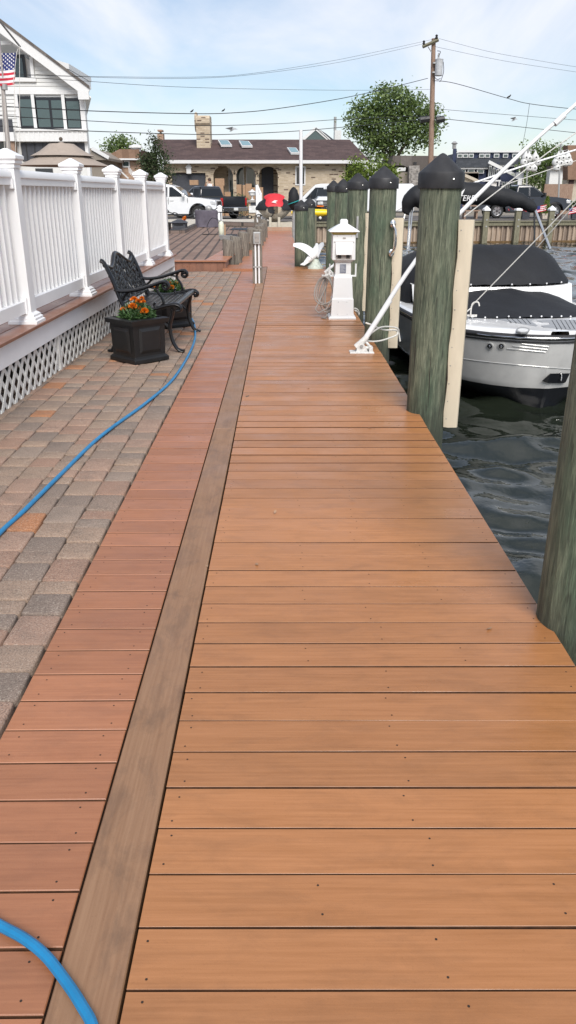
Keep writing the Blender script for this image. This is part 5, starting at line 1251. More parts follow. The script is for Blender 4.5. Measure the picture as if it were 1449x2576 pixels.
part('vent_stack', MB().box(sa.x, sb_.x, YH+5, YH+5.8, sa.z-.4, sa.z+.45*(sb_.z-sa.z)), m_brick2, rf, True, smooth=False)
part('vent_hood', MB().box(sa.x+.2, sb_.x-.2, YH+5.1, YH+5.7, sa.z+.45*(sb_.z-sa.z), sb_.z-.12), m_brick2, rf, True, smooth=False); part('vent_cap', MB().box(sa.x+.05, sb_.x-.05, YH+4.95, YH+5.85, sb_.z-.12, sb_.z), m_brick2, rf, True, smooth=False)
lq = W(296, 432, YH-.12, 'A2'); part('wall_lantern', MB().sq([(.07, -.3), (.17, -.26), (.17, .12), (.24, .14), (.06, .38), (.02, .5)], lq), m_trimw, brh, True, smooth=False)
hn = W(728, 467, YH-.02, 'A2'); text(brh, '18', .42, hn, (R(90), 0, 0), m_blk, 'house_number')

# things in front of the house
def cbx(x0, y0, x1, y1, Y, label, k='B1', dep=.5):
    a, b = W(x0, y1, Y, k), W(x1, y0, Y, k); z0_ = max(-.1, a.z) if y1 < 320 else -.1
    return solo('cardboard_box', MB().cbox(a.x, b.x, Y, Y+dep, z0_, b.z, .01), m_card, label, 'box', 'cardboard boxes outside the brick house', smooth=False)
cbx(597, 200, 682, 268, YH-2.6, 'upper large cardboard box stacked right of the person'); cbx(605, 268, 675, 345, YH-2.6, 'lower cardboard box under the large one, right of the person')
cbx(690, 328, 742, 360, YH-2.4, 'low cardboard box left of the round hedge'); cbx(802, 258, 846, 370, YH-2.2, 'tall cardboard box under the middle arch, leftmost')
cbx(860, 262, 884, 370, YH-2.2, 'thin tall cardboard box under the middle arch'); cbx(889, 250, 944, 385, YH-2.0, 'widest tall cardboard box under the middle arch')
cbx(950, 285, 978, 380, YH-1.8, 'brown cardboard box behind the lantern pillar'); cbx(1018, 284, 1052, 380, YH-1.8, 'cardboard box by the arched entrance behind the jet ski')
cbx(355, 215, 432, 262, 52.2, 'open cardboard box standing in the black pickup, above its cab', dep=.6)
def person(loc, label):
    t = thing('person', loc, label, 'person')
    me = bpy.data.meshes.new('body'); V = [(0, 0, .95), (0, 0, 1.15), (0, 0, 1.38), (0, -.01, 1.50), (0, -.02, 1.62), (0, -.02, 1.72), (-.19, 0, 1.42), (-.30, -.15, 1.34), (-.20, -.25, 1.56), (.19, 0, 1.42), (.24, .02, 1.15), (.24, -.12, .95), (-.10, 0, .90), (-.11, -.02, .48), (-.11, 0, .06), (-.11, -.14, .03), (.10, 0, .90), (.11, -.02, .48), (.11, 0, .06), (.11, -.14, .03), (-.12, -.30, 1.62)]
    E = [(0,1), (1,2), (2,3), (3,4), (4,5), (2,6), (6,7), (7,8), (8,20), (2,9), (9,10), (10,11), (0,12), (12,13), (13,14), (14,15), (0,16), (16,17), (17,18), (18,19)]
    rd_ = [.15, .14, .16, .06, .085, .07, .07, .05, .036, .07, .05, .038, .10, .07, .045, .035, .10, .07, .045, .035, .045]
    me.from_pydata(V, E, []); o = bpy.data.objects.new('body', me); col.objects.link(o); o.parent = t; me.materials.append(m_skin)
    sk = o.modifiers.new('skin', 'SKIN'); o.modifiers.new('sub', 'SUBSURF').levels = 2
    for i, r in enumerate(rd_): me.skin_vertices[0].data[i].radius = (r, r)
    me.skin_vertices[0].data[0].use_root = True
    part('hair', MB().ball((0, .02, 1.73), (.115, .13, .13), 12, 8, jit=.05), m_hair, t, ang=60)
    part('shirt', MB().loft([[(w*math.cos(a), d*math.sin(a), z) for a in [k*math.pi/8 for k in range(16)]] for w, d, z in ((.20, .15, .92), (.19, .15, 1.1), (.215, .165, 1.35), (.19, .13, 1.46), (.08, .08, 1.50))]), m_shirt, t)
    for s in (-1, 1): part('trouser_leg', MB().tube([(s*.10, 0, .92), (s*.11, -.02, .5), (s*.11, 0, .10)], [.12, .09, .07], 10), m_charc, t)
    for i, dx_ in enumerate((-.03, -.01, .01, .03, .05)): part('finger', MB().tube([(-.12+dx_, -.31, 1.64), (-.11+dx_, -.31, 1.70-.01*i), (-.09+dx_, -.29, 1.73-.012*i)], .009, 6), m_skin, t)
    part('eye', MB().ball((-.03, -.10, 1.66), .012, 6, 4), m_blk, t); part('eye', MB().ball((.03, -.10, 1.66), .012, 6, 4), m_blk, t); part('nose', MB().ball((0, -.115, 1.635), (.014, .02, .02), 6, 4), m_skin, t)
    return t
pp_ = W(543, 215, 56.0, 'B1'); person((pp_.x, 56.0, pp_.z-1.72), 'person in white shirt with a raised arm behind the black pickup')
def leaves_tree(name, label, cx, Y, zb, blobs, nleaf, size, mat, trunk=None, seed=1, limbs=(), grp=None, cat='tree', asp=.62):
    rs = random.Random(seed); t = thing(name, (cx, Y, zb), label, cat, grp)
    tot = sum(b[3]*b[5] for b in blobs); mb = MB()
    for bx_, by_, bz_, rx_, ry_, rz_ in blobs:
        nn = int(nleaf*rx_*rz_/tot); ncl = max(3, nn//16)
        for _ in range(ncl):
            while True:
                u = Vector((rs.uniform(-1, 1), rs.uniform(-1, 1), rs.uniform(-1, 1)))
                if .25 < u.length < 1: break
            u = u*(.55+.45*rs.random())/max(u.length, .5) if rs.random() < .6 else u
            c = Vector((bx_+u.x*rx_, by_+u.y*ry_, bz_+u.z*rz_))
            for _ in range(16):
                p = c+Vector((rs.gauss(0, 1), rs.gauss(0, 1), rs.gauss(0, .8)))*size*1.25; l = size*rs.uniform(.6, 1.25)
                d = Vector((rs.gauss(0, 1), rs.gauss(0, 1), rs.gauss(-.2, .7))).normalized(); s = d.cross(Vector((rs.uniform(-1, 1), rs.uniform(-1, 1), 1.2))).normalized()*l*asp*.5
                mb.add([p-d*l*.5, p+s, p+d*l*.5, p-s], [(0,1,2,3)])
    tag(part('crown', mb, mat, t, True, smooth=False), kind='stuff')
    if trunk:
        tm = MB(); tm.tube(trunk[0], trunk[1], 10)
        part('trunk', tm, m_bark, t, True, ang=60)
        for a, b, r in limbs: part('limb', MB().tube([a, (Vector(a)+Vector(b))/2+Vector((.1, 0, .15)), b], [r, r*.75, r*.35], 7), m_bark, t, True, ang=60)
    return t
def bl(px, py, rx_, rz_, Y, ry_=None):                 # a lobe of a crown from its place in the view
    p = W(px, py, Y); s = Y*_cp/F_PX*1.0
    return (p.x, Y+(0), p.z, rx_*s, (ry_ or rx_)*s*.9, rz_*s)
YT = 78
T0 = W(985, 425, YT)
lobes = [bl(985, 262, 62, 42, YT), bl(930, 285, 50, 38, YT), bl(1045, 285, 48, 42, YT), bl(905, 310, 34, 30, YT), bl(1075, 320, 34, 36, YT), bl(985, 320, 66, 42, YT), bl(930, 345, 40, 30, YT), bl(1035, 345, 52, 30, YT), bl(960, 372, 44, 28, YT), bl(1090, 290, 18, 26, YT), bl(985, 240, 36, 20, YT), bl(940, 395, 30, 18, YT)]
leaves_tree('maple_tree', 'big round maple tree behind the brick house, left of the utility pole', T0.x, YT, 0, lobes, 11000, .33, m_leaf,
   ([(T0.x+.2, YT, 0), (T0.x+.1, YT, 3), (T0.x-.1, YT, 5.2), (T0.x, YT, 8)], [.42, .34, .26, .10]), 5,
   [((T0.x+.1, YT, 3.4), tuple(W(930, 330, YT)), .17), ((T0.x, YT, 3.8), tuple(W(1045, 320, YT)), .17), ((T0.x-.1, YT, 5), tuple(W(985, 260, YT)), .14), ((T0.x, YT, 4.5), tuple(W(905, 310, YT)), .1)])
YS = 58.5
leaves_tree('yellow_green_shrub', 'yellow-green shrub at the right corner of the brick house', W(925, 440, YS).x, YS, 0, [bl(905, 435, 34, 32, YS), bl(895, 420, 20, 18, YS), bl(950, 440, 34, 30, YS), bl(975, 425, 24, 28, YS), bl(925, 455, 46, 22, YS), bl(985, 450, 18, 25, YS)], 3600, .21, m_leafy,
   ([(W(930, 470, YS).x, YS, 0), (W(930, 430, YS).x, YS, 2.4)], [.12, .05]), 6, cat='shrub')
YC = 50.2
jl = [bl(390, 352, 8, 14, YC), bl(392, 375, 17, 20, YC), bl(388, 400, 26, 22, YC), bl(385, 425, 34, 22, YC), bl(390, 448, 40, 20, YC), bl(415, 440, 22, 14, YC), bl(362, 405, 12, 16, YC), bl(412, 400, 12, 18, YC), bl(388, 362, 8, 16, YC)]
leaves_tree('juniper_tree', 'ragged dark green juniper at the left end of the brick house', W(390, 470, YC).x, YC, 0, jl, 4600, .17, m_leafd, ([(W(392, 480, YC).x, YC, 0), (W(392, 400, YC).x, YC, 2.8), (W(390, 345, YC).x, YC, W(390, 345, YC).z)], [.15, .09, .02]), 7, asp=.4)
YB2 = 85
leaves_tree('backyard_tree', 'small leafy tree rising behind the tan roofed house', W(310, 375, YB2).x, YB2, 0, [bl(310, 368, 30, 16, YB2), bl(285, 376, 22, 12, YB2), bl(332, 372, 16, 14, YB2), bl(300, 358, 16, 10, YB2)], 1500, .32, m_leaf, ([(W(310, 420, YB2).x, YB2, 0), (W(310, 365, YB2).x, YB2, W(310, 365, YB2).z)], [.25, .08]), 8)
YR = 84
leaves_tree('canal_side_tree', 'bushy tree behind the hanging gourd poles at the right', W(1375, 440, YR).x, YR, 0, [bl(1355, 385, 34, 26, YR), bl(1385, 400, 40, 30, YR), bl(1345, 425, 36, 34, YR), bl(1400, 440, 38, 36, YR), bl(1418, 385, 20, 16, YR), bl(1350, 455, 40, 24, YR)], 5200, .30, m_leaf, ([(W(1372, 470, YR).x, YR, 0), (W(1370, 400, YR).x, YR, 5)], [.3, .1]), 9)
YHd = 55.5
hg = W(610, 495, YHd)
leaves_tree('round_hedge', 'low clipped green hedge outside the arches', hg.x, YHd, 0, [(hg.x, YHd, .7, 1.1, .8, .75)], 1500, .10, m_leafm, None, 10, cat='hedge')

# ---------------------------------------------------------------- white house at the left
YL = 38.0
wh = thing('white_house', (W(90, 480, YL).x, YL, 0), 'tall white gabled house with black framed windows behind the deck', 'house')
def wx(x, y, k='A1'): p = W(x, y, YL, k); return p.x, p.z
xr, zb_ = wx(648, 870); xl = -26
corner = wx(640, 600)
apx, apz = wx(-560, -340)                              # ridge of the gable, out of view on the left
eax, eaz = wx(680, 590)
gz = lambda x: eaz+(apz-eaz)*(eax-x)/(eax-apx)          # height of the rake at x
part('lower_wall', MB().box(xl, xr, YL+.02, YL+.3, 0, wx(0, 870)[1]), m_siding, wh, True, smooth=False)
ow = [wx(x, y) for x, y in ((250, 480), (232, 300), (95, 208), (-200, 208), (-200, 480))]
zz0, zz1 = wx(0, 868)[1], wx(0, 590)[1]
wl = MB().box(xl, xr-.02, YL+.06, YL+.3, zz0, zz1)
gxl = -22.0
wl.prism([(xr-.02, zz1), (xr-.02, gz(xr)-.2), (ow[1][0], gz(ow[1][0])-.25), (ow[0][0], ow[0][1]), (ow[4][0], ow[0][1]), (gxl, ow[0][1]), (gxl, zz1)], YL+.06, YL+.3, 'y')
part('gable_wall', wl, m_siding, wh, True, smooth=False)
part('balcony_back_wall', MB().prism([(-22, zz1), (ow[1][0]+.1, zz1), (ow[1][0]+.1, gz(ow[1][0])-.6), (ow[2][0], gz(ow[2][0])-.6), (-22, gz(ow[2][0])-.6)], YL+1.2, YL+1.4, 'y'), m_offw, wh, True, smooth=False)
part('balcony_side_wall', MB().box(ow[0][0]-.02, ow[0][0]+.1, YL+.3, YL+1.3, ow[0][1], gz(ow[0][0])-.3), m_offw, wh, True, smooth=False)
d0, d1 = wx(5, 560), wx(120, 262); part('balcony_door', MB().box(d0[0], d1[0], YL+1.1, YL+1.19, ow[0][1], d1[1]), m_winf, wh, True, smooth=False)
part('balcony_door_glass', MB().box(d0[0]+.1, d1[0]-.1, YL+1.08, YL+1.095, ow[0][1], d1[1]-.15), m_glass, wh, True, smooth=False)
part('balcony_sill', MB().box(-22, ow[0][0]+.12, YL-.06, YL+.06, ow[0][1]-.1, ow[0][1]+.06), m_trimw, wh, True, smooth=False)
def lean_(mb): return mb.xf(lambda p: Vector((p.x-.27*max(0, p.y-YL-.3), p.y, p.z)))
def strip(name, a, b, w, y0, y1, mat, par=wh):
    a, b = Vector((a[0], 0, a[1])), Vector((b[0], 0, b[1])); d = (b-a).normalized(); n = Vector((-d.z, 0, d.x))*w/2
    return part(name, MB().prism([((a+n).x, (a+n).z), ((b+n).x, (b+n).z), ((b-n).x, (b-n).z), ((a-n).x, (a-n).z)], y0, y1, 'y'), mat, par, True, smooth=False)
strip('opening_trim', ow[0], ow[1], .14, YL-.05, YL+.06, m_trimw); strip('opening_trim', ow[1], ow[2], .14, YL-.05, YL+.06, m_trimw); strip('opening_trim', ow[2], (gxl, ow[2][1]), .14, YL-.05, YL+.06, m_trimw)
# clapboards
def clap(z, x0_, x1_, nm='clapboard'):
    part(nm, MB().add([(x0_, YL+.022, z), (x1_, YL+.022, z), (x1_, YL+.05, z+.15), (x0_, YL+.05, z+.15), (x0_, YL+.06, z), (x1_, YL+.06, z), (x1_, YL+.06, z+.15), (x0_, YL+.06, z+.15)], [(0,1,2,3), (5,4,7,6), (4,5,1,0), (1,5,6,2), (0,3,7,4)]), m_siding, wh, True, smooth=False)
zt1, zt0 = wx(300, 560)[1], wx(300, 590)[1]
z = zt1
while z < ow[0][1]-.12: clap(z, -22, min(xr-.1, eax-(z+.35-eaz)*(eax-apx)/(apz-eaz))); z += .15
while z < gz(ow[0][0])-.35:
    x1_ = eax-(z+.35-eaz)*(eax-apx)/(apz-eaz)
    if x1_ > ow[0][0]+.1: clap(z, ow[0][0]+.1, x1_)
    z += .15
z = wx(0, 860)[1]
while z < zt0-.15: clap(z, -22, wx(140, 700)[0]); clap(z, wx(612, 700)[0], xr-.12); z += .15
part('frieze_board', MB().box(-22, xr, YL-.03, YL+.05, zt0-.02, zt1), m_trimw, wh, True, smooth=False)
part('corner_board', MB().box(xr-.12, xr+.02, YL-.03, YL+.3, 0, zt0-.03), m_trimw, wh, True, smooth=False)
part('side_wall', lean_(MB().box(xr-.10, xr, YL+.3, YL+12, 0, gz(xr)-.3)), m_siding, wh, True, smooth=False)
strip('rake_fascia', (eax, eaz), (apx, apz), .42, YL-.45, YL-.38, m_trimw)
sof = Vector((eax-apx, 0, eaz-apz)).normalized(); nn_ = Vector((-sof.z, 0, sof.x)); 
if nn_.z < 0: nn_ = -nn_
p0_, p1_ = Vector((eax, 0, eaz))+nn_*.16, Vector((apx, 0, apz))+nn_*.16
part('roof', lean_(MB().prism([(p0_.x, p0_.z), (p1_.x, p1_.z), (p1_.x, p1_.z+.12), (p0_.x, p0_.z+.12)], YL-.5, YL+12, 'y')), m_shg, wh, True, smooth=False)
part('soffit', lean_(MB().prism([(p0_.x, p0_.z-.34), (p1_.x, p1_.z-.34), (p1_.x, p1_.z-.28), (p0_.x, p0_.z-.28)], YL-.379, YL+12, 'y')), m_whitew, wh, True, smooth=False)
part('eave_return', MB().box(xr-.12, eax+.02, YL-.46, YL-.381, eaz-.26, eaz+.10), m_trimw, wh, True, smooth=False)
for (x0_, y0_, x1_, y1_), cols in (((148, 608, 270, 853), 1), ((272, 615, 496, 862), 2), ((494, 622, 612, 866), 1)):
    a, b = wx((x0_+6), y1_), wx(x1_-6, y0_)
    f = part('window', MB().box(a[0], b[0], YL-.02, YL+.058, a[1], b[1]), m_winf, wh, True, smooth=False)
    for c in range(cols):
        for r_ in range(3):
            wv, hv = (b[0]-a[0]-.1)/cols, (b[1]-a[1]-.12)/3
            part('pane', MB().box(a[0]+.05+c*wv+.055, a[0]+.05+(c+1)*wv-.055, YL-.026, YL-.021, a[1]+.06+r_*hv+.012+.05*(r_ == 0), a[1]+.06+(r_+1)*hv-.012-.05*(r_ == 2)), m_glass, f, True, smooth=False)
for x in (258, 484, 135, 618): p = wx(x, 740); part('mullion_trim', MB().box(p[0]-.07, p[0]+.07, YL-.035, YL+.05, zz0, zt0-.03), m_trimw, wh, True, smooth=False)
za, zb2 = wx(300, 950)[1], wx(300, 872)[1]
part('skirt_panel', MB().box(wx(128, 900)[0], xr+.06, YL-.25, YL+.018, za, zb2), m_trimw, wh, True, smooth=False)
part('skirt_ledge', MB().box(wx(120, 900)[0], xr+.10, YL-.32, YL+.018, zb2, zb2+.08), m_trimw, wh, True, smooth=False)
for x in range(160, 660, 36): p = wx(x, 900); part('batten', MB().box(p[0]-.03, p[0]+.03, YL-.275, YL-.252, za, zb2-.01), m_trimw, wh, True, smooth=False)
part('dark_valance', MB().box(wx(160, 1000)[0], wx(652, 1000)[0], YL-.02, YL+.018, wx(0, 1095)[1], za-.03), m_charc, wh, True, smooth=False)
for x in (200, 262, 325, 388, 450, 512, 575): p = wx(x, 1000); part('valance_rib', MB().box(p[0]-.02, p[0]+.02, YL-.04, YL-.022, wx(0, 1095)[1], za-.03), m_blk, wh, True, smooth=False)
for x0_, x1_ in ((272, 395), (530, 590)): a, b = wx(x0_, 1215), wx(x1_, 1150); part('lower_window', MB().box(a[0], b[0], YL-.02, YL+.018, a[1]-.4, b[1]), m_glassd, wh, True, smooth=False)
a, b = wx(-40, 885), wx(122, 790)
br2 = part('side_balcony', MB().box(a[0], b[0], YL-.6, YL-.02, a[1]-.35, a[1]), m_trimw, wh, True, smooth=False)
part('balcony_rail', MB().box(a[0], b[0], YL-.6, YL-.55, a[1], b[1]), m_charc, wh, True, smooth=False)
p = wx(110, 1000); part('timber_support', MB().box(p[0]-.16, p[0]+.16, YL-.5, YL-.2, 0, a[1]-.35), m_pole, wh, True, smooth=False)
a, b = wx(-40, 1010), wx(60, 925); part('balcony_shade', MB().box(a[0], b[0], YL-.02, YL+.018, a[1]-.6, b[1]), m_glassd, wh, True, smooth=False)
# dormer
dq = [W(x, y, YL+2.2, 'A1') for x, y in ((330, 330), (470, 375), (470, 440), (330, 360))]
dm = MB().prism([(dq[0].x-1, dq[2].z-.8), (dq[1].x, dq[2].z-.8), (dq[1].x, dq[1].z), (dq[0].x-1, dq[0].z+.45)], YL+2.2, YL+6, 'y'); part('dormer', dm, m_siding, wh, True, smooth=False)
e0_, e1_ = W(312, 308, YL+1.9, 'A1'), W(520, 366, YL+1.9, 'A1')
part('dormer_roof', MB().prism([(e0_.x-.6, e0_.z+.16), (e1_.x, e1_.z), (e1_.x, e1_.z-.22), (e0_.x-.6, e0_.z-.06)], YL+1.8, YL+6.2, 'y'), m_trimw, wh, True, smooth=False)
part('dormer_soffit', MB().box(dq[1].x-.1, e1_.x-.02, YL+1.85, YL+6.1, e1_.z-.55, e1_.z-.23), m_whitew, wh, True, smooth=False)
# ---------------------------------------------------------------- umbrella, flag staff
YU = 26.5; uc = W(160, 420, YU); su = YU*_cp/F_PX
um = thing('patio_umbrella', (uc.x, YU, 0), 'large taupe three-tier patio umbrella beyond the railing', 'umbrella')
zr, zm1, zm2, zt_ = W(160, 418, YU).z, W(160, 388, YU).z, W(160, 371, YU).z, W(160, 357, YU).z
def tier(r0, z0_, r1, z1_, nm):
    mb = MB(); n = 8; rings = []
    for t in (0, .5, 1):
        ring = []
        for k in range(n*4):
            a = 2*math.pi*k/(n*4)+R(10); f = (k % 4)/4; sag = -.10*math.sin(math.pi*f)*(1-t)*r0*.3; rr2 = (r0+(r1-r0)*t)*(1-.05*math.sin(math.pi*f))
            ring.append((rr2*math.cos(a), rr2*math.sin(a), z0_+(z1_-z0_)*t-.10*math.sin(math.pi*t)*r0*.3-sag*0))
        rings.append(ring)
    mb.loft(rings, cap=False); part(nm, mb, m_umb, um, ang=22)
tier(113*su, zr, 50*su, zm1+.06, 'lower_canopy'); tier(78*su, zm1-.06, 30*su, zm2+.10, 'middle_canopy'); tier(40*su, zm2-.03, 2*su, zt_, 'top_canopy')
part('finial', MB().ball((0, 0, zt_+.08), .06, 8, 6), m_bark, um); part('pole', MB().tube([(0, 0, 0), (0, 0, zt_)], .03, 10), m_blk, um)
YF = 20.0
fp = thing('flag_staff', (W(42, 430, YF).x, YF, 0), 'leaning grey nautical flag staff with halyards behind the railing', 'flagpole')
pa_, pb2 = W(30, 470, YF), W(-4, 100, YF)
pa_ = pa_+(pa_-pb2)*(pa_.z/(pb2.z-pa_.z)); pa_.z = 0
part('staff', MB().tube([pa_, pa_.lerp(pb2, .5), pb2+(pb2-pa_)*.3], [.075, .058, .035], 12), m_sil, fp, True)
c = W(10, 219, YF); part('collar', MB().tube([W(11.2, 226, YF), W(9.8, 212, YF)], .075, 12), m_galv, fp, True)
for xa, ya, xb, yb in ((49, 115, 50, 425), (36, 210, 40, 425), (12, 240, 22, 420), (3, 225, 14, 420)): part('halyard', MB().tube([W(xa, ya, YF-.1), W(xb, yb, YF-.1)], .006, 5), m_rope, fp, True)
part('gaff', MB().tube([W(46, 122, YF-.05), W(42, 132, YF-.05), W(33, 212, YF-.05)], .008, 5), m_rope, fp, True)
part('gaff_spar', MB().tube([W(51, 118, YF), W(-20, 30, YF)], .02, 8), m_blk, fp, True)
h0, h1 = W(39.5, 132, YF-.05), W(33, 212, YF-.05)      # hoist edge of the flag, top to bottom
flag = thing('flag', h1, 'american flag hanging from the halyard of the flag staff', 'flag')
def fpnt(u, v):                                         # u 0..1 from hoist to fly, v 0..1 from top down
    p = h0.lerp(h1, v); return p+Vector((-1.5*u*.80-.05*math.sin(u*9), .10*math.sin(u*9+v*2)+.03*math.sin(u*17), -.10*u+.02*math.sin(u*7+v*3)))
fm = MB(); nu, nv = 30, 26
for j in range(nv+1):
    for i in range(nu+1): fm.v.append(tuple(fpnt(i/nu, j/nv)))
for j in range(nv):
    for i in range(nu):
        st = j//2; fm.f.append((j*(nu+1)+i, j*(nu+1)+i+1, (j+1)*(nu+1)+i+1, (j+1)*(nu+1)+i)); fm.m.append(2 if (i < 12 and j < 14) else (0 if st % 2 == 0 else 1))
cl_ = part('cloth', fm, [m_fred, m_fwht, m_fblu], flag, True, ang=80)
stm = MB()
for rr3 in range(9):
    for cc_ in range(6 if rr3 % 2 == 0 else 5):
        u, v = (.4*(cc_+(.5 if rr3 % 2 == 0 else 1))/6), (14/26)*(rr3+.5)/9; c = fpnt(u, v)+Vector((0, -.008, 0)); r = .026
        v_ = [c+Vector((r*(1 if k % 2 == 0 else .42)*math.sin(k*math.pi/5), 0, r*(1 if k % 2 == 0 else .42)*math.cos(k*math.pi/5))) for k in range(10)]; stm.add(v_, [tuple(range(10))])
tag(part('stars', stm, m_fwht, cl_, True, smooth=False), kind='stuff')

# ---------------------------------------------------------------- other houses
def simple_house(name, label, Y, dep, wall_px, roof_px, wm, rm, wins=(), k='D', extra=None, base=0):
    h_ = thing(name, (W(*wall_px[0], Y, k).x, Y, base), label, 'house')
    a, b = W(wall_px[0][0], wall_px[0][1], Y, k), W(wall_px[1][0], wall_px[1][1], Y, k)
    part('wall', MB().box(min(a.x, b.x), max(a.x, b.x), Y, Y+dep, base, max(a.z, b.z)), wm, h_, True, smooth=False)
    if roof_px:
        rp2 = [W(x, y, Y, k) for x, y in roof_px]; part('roof', MB().prism([(p.x, p.z) for p in rp2], Y-.4, Y+dep, 'y'), rm, h_, True, smooth=False)
    for x0_, y0_, x1_, y1_, fm_, gm in wins:
        a, b = W(x0_, y1_, Y-.05, k), W(x1_, y0_, Y-.05, k); f = part('window', MB().box(a.x, b.x, Y-.08, Y+.02, a.z, b.z), fm_, h_, True, smooth=False)
        wdt = min(.12, (b.x-a.x)*.16); part('pane', MB().box(a.x+wdt, b.x-wdt, Y-.10, Y-.081, a.z+wdt, b.z-wdt), gm, f, True, smooth=False)
    return h_
hB = simple_house('tan_house', 'small brick house with tan hip roof left of the juniper', 66, 8, ((270, 402), (352, 402)), [(260, 399), (352, 399), (352, 376), (303, 376)], m_brick2, m_sht, [(308, 404, 326, 421, m_trimw, m_glass), (271, 404, 294, 430, m_trimw, m_glassd)])
part('eave_trim', MB().box(W(259, 400, 65.5).x, W(353, 400, 65.5).x, 65.45, 65.58, W(300, 402.5, 65.5).z, W(300, 398.5, 65.5).z), m_trimw, hB, True, smooth=False)
part('roof_vent', MB().lathe([(.4, 0), (.4, .2), (.55, .25), (.5, .4), (.1, .5)], W(342, 381, 66), 10), m_sign, hB, True)
part('porch_stair', MB().prism([(W(293, 420, 65).x, W(293, 430, 65).z), (W(322, 450, 65).x, 0), (W(293, 450, 65).x, 0)], 64.2, 65.2, 'y'), m_whitew, hB, True, smooth=False)
for k in range(9):
    f = k/8; x = 294+28*f; ytop = 420+27*f; part('stair_baluster', MB().box(W(x, 0, 64.1).x-.03, W(x, 0, 64.1).x+.03, 64.1, 64.16, max(.02, W(x, ytop+16, 64.1).z), W(x, ytop, 64.1).z), m_trimw, hB, True, smooth=False)
strip('stair_rail', (W(292, 420, 64.1).x, W(292, 420, 64.1).z), (W(323, 449, 64.1).x, W(323, 449, 64.1).z), .1, 64.08, 64.18, m_trimw, hB)
hA = simple_house('grey_gable_house', 'grey gabled house half hidden beside the white house', 60, 8, ((200, 400), (258, 400)), [(195, 372), (233, 374), (272, 397), (272, 403), (195, 403)], m_taupe, m_taupe, [(232, 378, 240, 390, m_cream, m_sign)])
strip('rake_board', (W(231, 373, 59.5).x, W(231, 373, 59.5).z), (W(274, 397, 59.5).x, W(274, 397, 59.5).z), .22, 59.45, 59.58, m_trimw, hA)
hW = thing('white_gable_house', (W(800, 345, 95).x, 95, 0), 'white gabled house with arched window peeking above the brown roof', 'house')
gp = [W(x, y, 95, 'A2') for x, y in ((1010, 250), (1098, 170), (1190, 250))]
part('wall', MB().prism([(gp[0].x, 0), (gp[2].x, 0), (gp[2].x, gp[2].z), (gp[1].x, gp[1].z), (gp[0].x, gp[0].z)], 95, 96, 'y'), m_siding, hW, True, smooth=False)
part('roof', MB().add([(gp[1].x, 94.5, gp[1].z+.1), (gp[2].x+.3, 94.5, gp[2].z-.2), (gp[2].x+2.2, 104, gp[2].z-.2), (gp[1].x+1.6, 104, gp[1].z+.1)], [(0,1,2,3)]), m_shd, hW, True, smooth=False)
for a, b in ((gp[0], gp[1]), (gp[1], gp[2])): strip('rake_board', (a.x, a.z), (b.x, b.z), .3, 94.6, 94.8, m_trimw, hW)
c = W(1097, 246, 94.8, 'A2'); part('arched_window', MB().prism([(c.x+1.1*math.cos(a), c.z+1.0*math.sin(a)) for a in [k*math.pi/10 for k in range(11)]], 94.7, 94.95, 'y'), m_glass, hW, True, smooth=False)
a, b = W(1218, 260, 97, 'A2'), W(1262, 182, 97, 'A2'); part('chimney', MB().box(a.x, b.x, 97, 98.5, 0, b.z), m_siding, hW, True, smooth=False)
part('flue', MB().tube([((a.x+b.x)/2-.3, 97.6, b.z), ((a.x+b.x)/2-.3, 97.6, b.z+1.4)], .15, 8), m_galv, hW, True)
# grey house with stone chimney
YG = 74
hG = thing('taupe_house', (W(1050, 440, YG).x, YG, 0), 'taupe sided house with fieldstone chimney behind the thick piling', 'house')
def px(pts, k, Y): return [(W(x, y, Y, k).x, W(x, y, Y, k).z) for x, y in pts]
part('wall', MB().prism(px([(-60, 760), (-60, 480), (60, 425), (330, 425), (480, 300), (640, 300), (900, 470), (900, 760)], 'C6', YG), YG, YG+6, 'y'), m_taupe, hG, True, smooth=False)
for k in range(16): p = W(330, 420+k*18, YG, 'C6'); part('clapboard', MB().box(p.x, p.x+5.2, YG-.05, YG-.005, p.z-.28, p.z-.02), m_taupe, hG, True, smooth=False)
part('roof', MB().prism(px([(-80, 330), (-40, 190), (640, 195), (640, 300), (480, 310), (340, 430), (100, 330)], 'C6', YG+.3), YG+.3, YG+8, 'y'), m_shg, hG, True, smooth=False)
part('upper_wall', MB().prism(px([(0, 360), (140, 360), (130, 410), (0, 415)], 'C6', YG-.1), YG-.1, YG+.2, 'y'), m_siding, hG, True, smooth=False)
part('stone_chimney', MB().prism(px([(185, 770), (185, 335), (335, 330), (335, 770)], 'C6', YG-.8), YG-.8, YG-.06, 'y'), m_stone, hG, True, smooth=False)
rs = random.Random(31); za_, zb_2 = W(260, 765, YG-.8, 'C6').z, W(260, 345, YG-.8, 'C6').z; xa, xb = W(192, 500, YG-.8, 'C6').x, W(328, 500, YG-.8, 'C6').x
stn = MB()
for _ in range(70): stn.ball((rs.uniform(xa+.2, xb-.2), YG-.80, rs.uniform(max(za_, 1), zb_2-.2)), (rs.uniform(.14, .28), .07, rs.uniform(.10, .2)), 6, 4)
tag(part('field_stones', stn, m_stone, hG, True, smooth=False), kind='stuff')
a, b = W(250, 322, YG-.5, 'C6'), W(290, 282, YG-.5, 'C6'); part('flue', MB().box(a.x, b.x, YG-.6, YG-.2, a.z, b.z), m_blk, hG, True, smooth=False)
hc = thing('cream_gable_shed', (W(1180, 460, 70).x, 70, 0), 'cream gabled outbuilding in front of the navy house', 'shed')
part('wall', MB().prism([(x, max(z, 0)) for x, z in px([(860, 780), (860, 470), (880, 425), (1150, 545), (1150, 780)], 'C6', 70)], 70, 74, 'y'), m_cream, hc, True, smooth=False)
